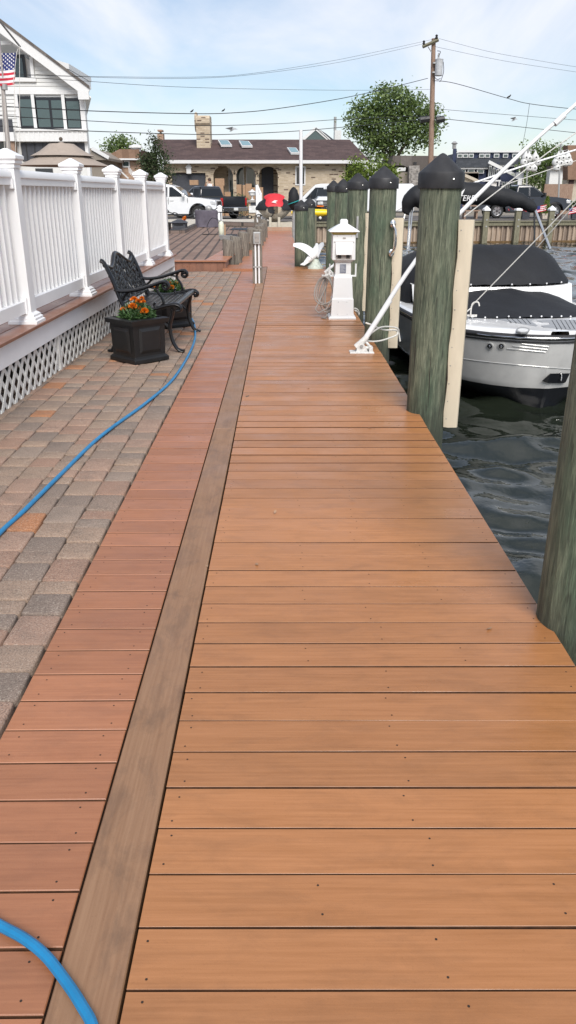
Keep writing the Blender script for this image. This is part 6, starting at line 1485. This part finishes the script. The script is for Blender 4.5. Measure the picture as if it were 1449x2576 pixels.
strip('rake_board', px([(860, 420)], 'C6', 69.8)[0], px([(1160, 552)], 'C6', 69.8)[0], .22, 69.7, 69.9, m_cream, hc)
# navy house
YN = 88
nh = thing('navy_house', (W(1220, 440, YN).x, YN, 0), 'navy blue two storey house with rows of small white windows', 'house')
def np(x, y): p = W(x, y, YN, 'B3'); return p.x, p.z
def nbox(nm, x0_, y0_, x1_, y1_, yo, mat, par=nh, bot=None):
    a, b = np(x0_, y1_), np(x1_, y0_); return part(nm, MB().box(a[0], b[0], YN-yo, YN-yo+.3 if yo > 0 else YN+6, a[1] if bot is None else bot, b[1]), mat, par, True, smooth=False)
nbox('upper_wall', 485, 165, 992, 480, 0, m_navy, bot=0); nbox('chimney', 447, 135, 485, 300, .2, m_navy); nbox('lower_wall', 470, 290, 715, 480, .8, m_navy, bot=0); nbox('porch_wall', 815, 265, 980, 480, .6, m_navy, bot=0)
nbox('roof_fascia', 485, 150, 993, 164, .25, m_trimw); nbox('eave_trim', 465, 288, 715, 301, 1.3, m_trimw); nbox('eave_trim', 778, 266, 985, 279, 1.1, m_trimw)
part('roof', MB().add([(np(460, 288)[0], YN-1.4, np(0, 289)[1]), (np(715, 288)[0], YN-1.4, np(0, 289)[1]), (np(992, 213)[0], YN-.31, np(0, 213)[1]), (np(480, 213)[0], YN-.31, np(0, 213)[1])], [(0,1,2,3)]).add([(np(715, 268)[0], YN-1.2, np(0, 268)[1]), (np(990, 268)[0], YN-1.2, np(0, 268)[1]), (np(992, 213)[0], YN-.305, np(0, 213)[1]), (np(715, 213)[0], YN-.305, np(0, 213)[1])], [(0,1,2,3)]), m_shd, nh, True, smooth=False)
for x0_, x1_ in ((486, 530), (532, 575), (578, 620), (662, 706), (708, 751), (780, 825), (853, 897), (928, 972)):
    f = nbox('window', x0_, 176, x1_, 207, .34, m_trimw); nbox('pane', x0_+6, 182, x1_-6, 201, .37, m_glass, f)
for x0_, x1_ in ((488, 541), (556, 613), (630, 688)): f = nbox('window', x0_, 304, x1_, 335, 1.14, m_trimw); nbox('pane', x0_+6, 309, x1_-6, 330, 1.17, m_glass, f)
for x0_, y0_, x1_, y1_ in ((716, 275, 744, 370), (747, 290, 772, 365), (776, 303, 802, 362)): f = nbox('window', x0_, y0_, x1_, y1_, 1.35, m_trimw); nbox('pane', x0_+5, y0_+6, x1_-5, y1_-6, 1.38, m_glass, f)
nbox('bay_wall', 715, 250, 815, 480, 1.0, m_navy, bot=0)
for a, b in (((708, 245), (970, 378)),): strip('rake_board', np(*a), np(*b), .30, YN-2.0, YN-1.8, m_trimw, nh)
nbox('porch_beam', 640, 388, 812, 400, 1.6, m_trimw); nbox('porch_post', 790, 400, 803, 470, 1.6, m_trimw, bot=0); nbox('front_door', 712, 403, 785, 475, 1.35, m_offw, bot=0)
f = nbox('window', 640, 420, 685, 450, 1.15, m_trimw); nbox('pane', 646, 426, 679, 446, 1.18, m_glass, f)
for k in range(4): f = nbox('tall_window', 830+k*28, 402, 856+k*28, 475, .95, m_trimw, bot=.3); nbox('pane', 834+k*28, 408, 852+k*28, 470, .98, m_glass, f)
part('roof_vent', MB().lathe([(.2, 0), (.2, .4), (.35, .5), (.1, .7)], (np(467, 130)[0], YN, np(467, 135)[1]), 8), m_galv, nh, True)
# buildings at the right edge
rb_ = simple_house('brown_roof_building', 'building with brown shingled upper wall at the right picture edge', 66, .8, ((1425, 452), (1480, 452)), [(1424, 366), (1480, 366), (1480, 452), (1424, 452)], m_cream, m_sht)
part('door', MB().box(W(1433, 450, 65.9).x, W(1444, 450, 65.9).x, 65.85, 65.98, 0, W(1440, 474, 65.9).z+1.6), m_shb, rb_, True, smooth=False)
simple_house('small_white_house', 'narrow pale house between the gourd poles', 80, 1, ((1385, 425), (1418, 425)), [(1383, 418), (1400, 416), (1420, 420), (1420, 425), (1383, 425)], m_siding, m_shg)
solo('wooden_fence', MB().box(W(1370, 470, 64).x, W(1442, 470, 64).x, 64, 64.1, 0, W(1400, 463, 64).z), m_pole, 'brown wooden fence panel at the foot of the right buildings', 'fence', smooth=False)
# ---------------------------------------------------------------- utility pole and wires
YP = 56.0; pt_, pb_ = W(1091, 97, YP), W(1083, 430, YP)
dirp = (pt_-pb_)/(pt_.z-pb_.z); pb0 = pb_-dirp*pb_.z
up_ = thing('utility_pole', pb0, 'tall wooden utility pole with grey transformer and crossarm', 'utility pole')
part('pole', MB().tube([pb0, pb0.lerp(pt_, .5), pt_], [.20, .17, .13], 14), m_pole, up_, True)
a_, b_ = W(1063, 118, YP-.25), W(1103, 100, YP-.25)
arm = part('crossarm', MB().tube([a_, b_], .10, 4), m_bulkpost, up_, True, smooth=False)
for p in (W(1066, 112, YP-.25), W(1098, 97, YP-.25)): part('insulator', MB().lathe([(.05, 0), (.10, .06), (.06, .12), (.09, .18), (.04, .24)], p-Vector((0, 0, .02)), 10), m_blk, arm, True)
part('arm_brace', MB().tube([W(1077, 118, YP-.2), W(1086, 132, YP-.15)], .03, 6), m_galv, up_, True)
tc_ = W(1104, 170, YP-.35)
trf = part('transformer', MB().lathe([(.22, -.46), (.24, -.44), (.24, .40), (.255, .41), (.255, .46), (.12, .5)], tc_, 18), m_transf, up_, True)
part('bushing', MB().lathe([(.05, .46), (.08, .52), (.04, .58), (.07, .64), (.03, .80)], tc_+Vector((-.06, 0, 0)), 8), m_galv, trf, True)
part('mount_bracket', MB().box(pt_.x, tc_.x-.2, YP-.4, YP-.15, tc_.z-.3, tc_.z-.22), m_galv, up_, True); part('mount_bracket', MB().box(pt_.x, tc_.x-.2, YP-.4, YP-.15, tc_.z+.22, tc_.z+.3), m_galv, up_, True)
for pts in ([(1115, 155), (1116, 180), (1110, 200), (1106, 206)], [(1104, 140), (1108, 130), (1100, 128)], [(1108, 197), (1100, 200), (1092, 192)]): part('jumper_wire', MB().tube(smooth([W(x, y, YP-.4) for x, y in pts], 5), .02, 5), m_wire, up_, True)
for x0, x1 in ((1057, 1080), (1098, 1118)): part('splice_box', MB().tube([W(x0, 302, YP-.3), W(x1, 299, YP-.3)], .19, 8), m_blk, up_, True)
part('coil', MB().tube([W(1104, 302, YP-.35)+Vector((.25*math.cos(a), 0, .25*math.sin(a))) for a in [k*math.pi/8 for k in range(16)]], .02, 5, closed=True), m_wire, up_, True)
LP, RP = (W(60, 300, 33.0).x, 33.0), (W(1600, 300, 60).x, 60)
PP = (pt_.x, YP-.25)
def wire(pts, r, label, side, sag=1):
    q = LP if side < 0 else RP
    p3 = [WP(x, y, PP, q) for x, y in pts]
    return solo('power_line', MB().tube(smooth(p3, 6), r*.68, 5), m_wire, label, 'wire', 'overhead wires')
L_ = [([(1098, 97), (862, 148), (640, 184), (485, 194), (174, 191), (-80, 180)], .010, 'topmost thin overhead wire left of the utility pole'),
      ([(1066, 110), (862, 155), (640, 187), (485, 197), (300, 196), (174, 192), (-80, 186)], .010, 'second thin overhead wire left of the pole crossarm'),
      ([(1081, 225), (862, 227), (485, 220), (183, 202), (-80, 186)], .012, 'straight thin overhead wire at the height of the tree top'),
      ([(1076, 197), (1000, 216), (862, 247), (700, 273), (600, 283), (485, 286), (203, 278), (-80, 262)], .026, 'thick sagging overhead cable with perched birds left of the pole'),
      ([(1081, 291), (862, 300), (700, 311), (485, 316), (204, 303), (-80, 286)], .020, 'overhead cable crossing above the brick chimney'),
      ([(1057, 301), (893, 317), (755, 329), (600, 337), (485, 338), (209, 329), (-80, 312)], .024, 'lowest overhead cable crossing in front of the brick chimney')]
for p, r, l in L_: wire(p, r, l, -1)
R_ = [([(1104, 97), (1227, 129), (1340, 150), (1449, 168), (1560, 182)], .012, 'topmost thin wire right of the utility pole'), ([(1093, 117), (1267, 153), (1449, 181), (1560, 197)], .012, 'second thin wire right of the utility pole'),
      ([(1093, 203), (1146, 210), (1279, 248), (1332, 261), (1433, 273), (1560, 284)], .028, 'thick sagging cable right of the utility pole with one bird'), ([(1101, 272), (1146, 278), (1449, 302), (1560, 311)], .018, 'middle cable right of the utility pole'),
      ([(1118, 299), (1287, 317), (1449, 334), (1560, 345)], .026, 'lowest thick cable right of the utility pole'), ([(1332, 261), (1325, 310), (1312, 378)], .02, 'drop wire hanging from the right hand cable')]
for p, r, l in R_: wire(p, r, l, 1)
def bird(p, s, label, fly=False):
    b = thing('bird', p, label, 'bird')
    part('body', MB().tube([p+Vector((-.16*s, 0, .02*s)), p+Vector((-.05*s, 0, .07*s)), p+Vector((.05*s, 0, .12*s)), p+Vector((.10*s, 0, .19*s))], [.02*s, .06*s, .06*s, .035*s], 8), m_wire if not fly else m_transf, b, True)
    part('head', MB().ball(p+Vector((.11*s, 0, .20*s)), .04*s, 8, 6), m_wire if not fly else m_transf, b, True)
    if fly:
        for q in (-1, 1): part('wing', MB().add([p+Vector((.04*s, 0, .10*s)), p+Vector((.10*s, q*.25*s+.0, .30*s)), p+Vector((q*.45*s, q*.5*s, .18*s)), p+Vector((-.06*s, q*.1*s, .08*s))], [(0,1,2,3)]), m_transf, b, True, smooth=False)
for x, y, l in ((483, 284, 'small dark bird perched on the thick cable, left one of the pair'), (562, 282, 'small dark bird perched on the thick cable, right one of the pair')): bird(WP(x, y, PP, LP)+Vector((0, 0, .02)), .55, l)
bird(WP(1280, 247, PP, RP), .9, 'small dark bird perched on the cable right of the pole')
bird(W(583, 331, 50), .8, 'gull flying above the brown roof', True); bird(W(1292, 305, 55), .8, 'gull flying right of the utility pole', True)
# ---------------------------------------------------------------- gourd poles
def gourds(x, ytop, ybot, Y, pos, label):
    a, b = W(x, ybot, Y), W(x+(ybot-ytop)*.02, ytop, Y)
    t = thing('gourd_pole', (a.x, Y, 0), label, 'birdhouse pole', 'white gourd birdhouse poles')
    part('pole', MB().tube([(a.x, Y, 0), b], .06, 8), m_galv, t, True)
    zs = sorted({round(W(x, gy, Y).z, 1) for _, gy in pos})
    for gx, gy in pos:
        c = W(gx, gy, Y); g_ = part('gourd', MB().lathe([(.03, .42), (.06, .34), (.10, .24), (.24, .05), (.27, -.08), (.22, -.22), (.08, -.30)], c, 12), m_gourd, t, True)
        part('entrance', MB().ball(c+Vector((.02, -.26, -.05)), (.06, .03, .06), 8, 5), m_blk, g_, True)
        part('hanger', MB().tube([(a.x, Y, c.z+.42), (c.x, Y, c.z+.42)], .02, 5), m_galv, t, True)
gourds(1327, 366, 480, 62, [(1322, 394), (1330, 396), (1346, 394), (1318, 405), (1331, 420), (1343, 421), (1352, 406)], 'pole hung with white gourd birdhouses in front of the right tree')
gourds(1408, 362, 500, 60, [(1404, 396), (1414, 395), (1428, 394), (1398, 406), (1409, 408), (1432, 406), (1401, 419), (1424, 407)], 'pole hung with white gourd birdhouses near the right picture edge')
x0 = W(1312, 480, 63)
sp_ = thing('meter_pole', (x0.x, 63, 0), 'grey utility post with meter box and small white sign', 'post')
part('post', MB().tube([(x0.x, 63, 0), (W(1316, 380, 63).x, 63, W(1316, 380, 63).z)], .12, 8), m_grey, sp_, True)
rect_ = lambda n, a, b, c, d, Y, m: part(n, MB().box(W(a, d, Y).x, W(c, b, Y).x, Y-.25, Y, W(a, d, Y).z, W(a, b, Y).z), m, sp_, True, smooth=False)
rect_('meter_box', 1295, 434, 1316, 450, 62.8, m_transf); sg = rect_('sign', 1300, 449, 1312, 468, 62.7, m_sign)
for k in range(2): part('sign_print', MB().box(W(1302, 0, 62.4).x, W(1310, 0, 62.4).x, 62.43, 62.445, W(0, 459+k*5, 62.4).z, W(0, 456+k*5, 62.4).z), m_print, sg, True, smooth=False)

# ---------------------------------------------------------------- pots and flags above the bulkhead
YQ = 50.9
def pot(x0, x1, y0, y1, mat, label, Y=YQ):
    a, b = W(x0, y1, Y), W(x1, y0, Y); r = (b.x-a.x)/2; c = ((a.x+b.x)/2, Y, 0)
    t = thing('flower_pot', (c[0], Y, .0), label, 'pot'); part('tub', MB().sq([(r*.82, .03), (r*.98, b.z-.06), (r*1.06, b.z-.06), (r*1.06, b.z), (r*.9, b.z), (r*.88, b.z-.08)], c), mat, t, True, smooth=False)
    return t, Vector((c[0], Y, b.z))
t, p = pot(1310, 1332, 532, 548, m_charc, 'dark grey tub of red flowers above the bulkhead'); tag(part('flowers', foliage(260, lambda r: (p.x+r.gauss(-.15, .28), p.y+r.uniform(-.3, .3), p.z+r.uniform(0, .45)), .16, random.Random(3), .8), m_pink, t, True, smooth=False), kind='stuff')
t, p = pot(1360, 1384, 537, 549, m_terra, 'beige planter with a small cone shaped conifer above the bulkhead')
tag(part('conifer', foliage(700, lambda r: (lambda h, a, q: (p.x+(.36*(1-h)+.03)*q*math.cos(a), p.y+(.36*(1-h)+.03)*q*math.sin(a), p.z+h*.95))(r.random()**1.3, r.uniform(0, 6.28), r.uniform(.5, 1)), .12, random.Random(4), .4), m_leafy, t, True, smooth=False), kind='stuff')
t, p = pot(1398, 1412, 538, 549, m_shb, 'brown pot right of the conifer planter')
t, p = pot(1436, 1452, 534, 549, m_charc, 'dark pot with a leafy plant at the right picture edge'); tag(part('plant', foliage(200, lambda r: (p.x+r.gauss(0, .2), p.y, p.z+r.uniform(0, .6)), .16, random.Random(5), .5), m_leafm, t, True, smooth=False), kind='stuff')
for x, y, lb in ((1349, 526, 'small american flag stuck by the conifer planter'), (1430, 530, 'small american flag stuck in the pot at the right edge')):
    a = W(x, y+18, YQ-.2); b = W(x+1, y-6, YQ-.2); t = thing('small_flag', a, lb, 'flag', 'small american flags on sticks')
    part('stick', MB().tube([a, b], .012, 5), m_card, t, True)
    fl_ = MB(); wd, hh = .62, .36
    for j in range(7):
        for i in range(8):
            q = lambda u, v: b+Vector((wd*u, .03*math.sin(u*7), -hh*v+.14*u))
            fl_.add([q(i/8, j/7), q((i+1)/8, j/7), q((i+1)/8, (j+1)/7), q(i/8, (j+1)/7)], [(0,1,2,3)], 2 if (i < 3 and j < 4) else j % 2)
    part('cloth', fl_, [m_fred, m_fwht, m_fblu], t, True, ang=80)
a, b = W(1162, 530, 52), W(1206, 505, 52); stp = thing('wooden_bench', (a.x, 52, 0), 'weathered wooden picnic bench behind the bulkhead left of the black pickup', 'bench')
for k in range(3): part('plank', MB().box(a.x, b.x, 51.6+.3*k, 51.85+.3*k, .45+.28*k, .52+.28*k), m_pole, stp, True, smooth=False)
for x in (a.x+.1, b.x-.2): part('leg', MB().box(x, x+.1, 51.7, 52.3, 0, .45), m_pole, stp, True, smooth=False)

# ---------------------------------------------------------------- bits on the neighbour's patio
def pat(x, y, k='B1'): return G(x, y, .2, k)
c0_, c1_ = pat(400, 665), pat(612, 672); gw = c1_.x-c0_.x; gy = c0_.y; ght = W(500, 503, gy, 'B1').z-.2
gc = thing('covered_grill', ((c0_.x+c1_.x)/2, gy+.35, .2), 'boxy patio item under a faded purple-grey fabric cover', 'covered furniture')
rg = random.Random(12); rings = []
for i in range(9):
    t = i/8; z = ght*t; ring = []
    for k in range(40):
        a = 2*math.pi*k/40; q = 1/max(abs(math.cos(a)), abs(math.sin(a))); q = min(q, 1.22)
        f = 1+(.05*math.sin(a*9+1.3*math.sin(t*4))+.03*math.sin(a*17+t*3))*(1-.8*t)-.06*math.sin(math.pi*t)
        ring.append((gw/2*q*f*math.cos(a)*(.97 if t < .99 else .9), .38*q*f*math.sin(a)*(.97 if t < .99 else .9), z+(.02*math.sin(a*6) if t < .1 else 0)))
    rings.append(ring)
part('cover', MB().loft(rings), m_cover, gc, ang=55)
ht2 = W(535, 480, gy+.3, 'B1'); solo('grey_hat', MB().ball(ht2+Vector((0, 0, -.02)), (.15, .14, .11), 12, 8, jit=.06).lathe([(.22, -.12), (.21, -.10), (.1, -.07)], ht2+Vector((0, 0, .0)), 14), m_galv, 'crumpled grey sun hat lying on the fabric covered patio item', 'hat', ang=60)
wb = pat(643, 612); wz_ = W(643, 466, 38.0, 'B1'); wb = W(643, 560, 38, 'B1')
solo('white_post', MB().box(wb.x-.10, wb.x+.10, 37.9, 38.1, .19, wz_.z-.05).sq([(.11, wz_.z-.05), (.11, wz_.z), (.02, wz_.z+.06)], (wb.x, 38, 0)), m_white, 'square white post holding the black chain behind the covered patio item', 'post', smooth=False)
def chain(pts, label):
    mb = MB(); P_ = smooth(pts, 12); acc = 0; last = P_[0]; i = 0
    for p in P_[1:]:
        d = p-last
        if d.length >= .20:
            u = d.normalized(); s = Vector((0, 0, 1)) if i % 2 == 0 else Vector((0, 1, 0)); s = (s-u*s.dot(u)).normalized(); c = (p+last)/2
            mb.tube([c+u*.135*math.cos(a)+s*.06*math.sin(a) for a in [k*math.pi/5 for k in range(10)]], .022, 5, closed=True); last = p; i += 1
    solo('chain', mb, m_blk, label, 'chain', 'black chains along the patio edge')
chain([W(x, y, 38.0, 'C3') for x, y in ((40, 390), (130, 440), (250, 495), (380, 535), (480, 548), (590, 548), (700, 530), (820, 490), (935, 430))], 'black chain sagging in front of the white pickup')
chain([W(x, y, 38.0, 'C3') for x, y in ((975, 430), (1040, 465), (1120, 500), (1200, 530), (1300, 555), (1400, 562), (1480, 550), (1580, 535), (1700, 515))], 'black chain sagging in front of the black pickup bumper')
j = pat(657, 735); jt = W(657, 607, j.y, 'B1').z
jg = thing('pump_sprayer', (j.x, j.y, .2), 'pale plastic pump sprayer jug with black wand on the brick patio', 'sprayer'); jr = 27*.2645*(j.y*_cp)/F_PX
part('tank', MB().lathe([(jr*.9, 0), (jr, .02), (jr, (jt-.2)*.78), (jr*.8, (jt-.2)*.92), (jr*.3, jt-.2)], (0, 0, 0), 16), m_jug, jg)
part('pump_handle', MB().tube([(0, 0, jt-.2), (0, 0, jt-.2+.28)], .02, 6).tube([(-.08, 0, jt-.2+.28), (.08, 0, jt-.2+.28)], .02, 6), m_blk, jg)
part('wand', MB().tube(smooth([Vector((-.02, 0, jt-.2)), Vector((-.30, .1, jt-.1)), Vector((-.48, .1, .25)), Vector((-.42, -.02, .03)), Vector((-.62, -.1, .02)), Vector((-.1, -.15, .02))], 5), .012, 6), m_blk, jg)
def box_planter(x0, y0, x1, y1, label, fl=None):
    b = pat((x0+x1)/2, y1); a, c = W(x0, y0, b.y, 'B1'), W(x1, y0, b.y, 'B1'); r = (c.x-a.x)/2
    t = thing('box_planter', ((a.x+c.x)/2, b.y+r*.5, .19), label, 'planter', 'small black planters on the gravel edge'); h = a.z-.19
    part('box', MB().lathe([(r*1.15, 0), (r*1.15, .04), (r*1.2, h-.06), (r*1.34, h-.05), (r*1.34, h), (r*1.1, h), (r*1.1, h-.08)], (0, 0, 0), 4, sy=.6 if r > .4 else 1, ph=math.pi/4), m_blackp, t, smooth=False)
    if fl: tag(part('flowers', foliage(90, lambda q: (q.gauss(0, r*.3), q.gauss(0, r*.3), h+q.uniform(0, .16)), .06, random.Random(6), .8), m_orange, t, smooth=False), kind='stuff')
    return t
bp1 = box_planter(40, 618, 176, 695, 'wide low black planter with a thin rod beside the railing end')
part('rod', MB().tube([(.12, 0, .2), (.12, 0, W(128, 275, bp1.location.y, 'B1').z-.19)], .012, 6), m_blk, bp1)
box_planter(278, 612, 332, 690, 'small black planter with orange flowers on the stone edging', True)
lb = pat(255, 697); lz = W(255, 590, lb.y, 'B1').z-.2
lt_ = thing('garden_lantern', (lb.x, lb.y+.15, .2), 'dark pointed garden lantern beside the small planter', 'lantern')
part('case', MB().sq([(.30, 0), (.30, .06), (.24, .08), (.24, lz*.66), (.30, lz*.7), (.22, lz*.85), (.07, lz)]), m_charc, lt_, smooth=False)
part('pane', MB().box(-.16, .16, -.25, -.242, .18, lz*.58), m_glassd, lt_, smooth=False)
YPl = 46.6; a, b = W(905, 560, YPl, 'B1'), W(990, 405, YPl, 'B1')
pil = thing('mailbox_pillar', ((a.x+b.x)/2, YPl, 0), 'tan stone gate pillar with arched niche and white notice', 'pillar'); hw_ = (b.x-a.x)/2
part('shaft', MB().box(a.x+.08, b.x-.08, YPl, YPl+.8, 0, b.z-.12), m_brick, pil, True, smooth=False); part('capstone', MB().box(a.x, b.x, YPl-.1, YPl+.9, b.z-.12, b.z), m_stone, pil, True, smooth=False)
c = W(962, 455, YPl, 'B1'); part('niche', MB().prism([(c.x-.16, c.z-.22), (c.x+.16, c.z-.22)]+[(c.x+.16*math.cos(t), c.z+.08+.16*math.sin(t)) for t in [k*math.pi/8 for k in range(9)]], YPl-.02, YPl+.01, 'y'), m_charc, pil, True, smooth=False)
c = W(963, 492, YPl, 'B1'); part('notice', MB().box(c.x-.26, c.x+.26, YPl-.03, YPl-.005, c.z-.18, c.z+.18), m_sign, pil, True, smooth=False)
c = W(951, 405, YPl+.4, 'B1'); gl_ = thing('post_lantern', (c.x, YPl+.4, b.z), 'white colonial lantern on top of the stone gate pillar', 'lantern')
hl = W(951, 303, YPl+.4, 'B1').z-b.z
part('stem', MB().lathe([(.14, 0), (.05, hl*.10), (.05, hl*.35), (.12, hl*.4)], (0, 0, 0), 10), m_trimw, gl_); part('lamp', MB().lathe([(.12, hl*.4), (.17, hl*.45), (.20, hl*.72), (.26, hl*.74), (.10, hl*.88), (.03, hl)], (0, 0, 0), 6), m_trimw, gl_, smooth=False)
YA = 40; rp_ = thing('white_gangway', (W(650, 560, YA).x, YA, .1), 'upright white metal gangway rail left of the covered jet ski', 'gangway')
for (xa, ya), (xb, yb) in (((1000, 620), (992, 262)), ((1035, 600), (1030, 350)), ((992, 262), (1032, 352)), ((1010, 480), (1036, 470))): part('rail', MB().tube([W(xa, ya, YA, 'B1'), W(xb, yb, YA, 'B1')], .06, 8), m_white, rp_, True)
for k in range(5): part('picket', MB().tube([W(1000+k*7, 600, YA, 'B1'), W(998+k*7, 300+k*18, YA, 'B1')], .025, 6), m_white, rp_, True)
bx0 = W(700, 755, 24.5, 'B1'); tq = thing('tool_bucket', (bx0.x, 24.5, .2), 'dark bin with a wooden handled tool behind the nearest weathered posts', 'bucket')
part('bin', MB().sq([(.16, 0), (.20, bx0.z-.15)]), m_galv, tq, smooth=False); part('tool_handle', MB().box(-.05, .0, -.02, .02, .1, bx0.z+.15), m_card, tq, smooth=False); part('lid', MB().box(.0, .34, -.1, -.06, bx0.z-.45, bx0.z-.12), m_charc, tq, smooth=False)
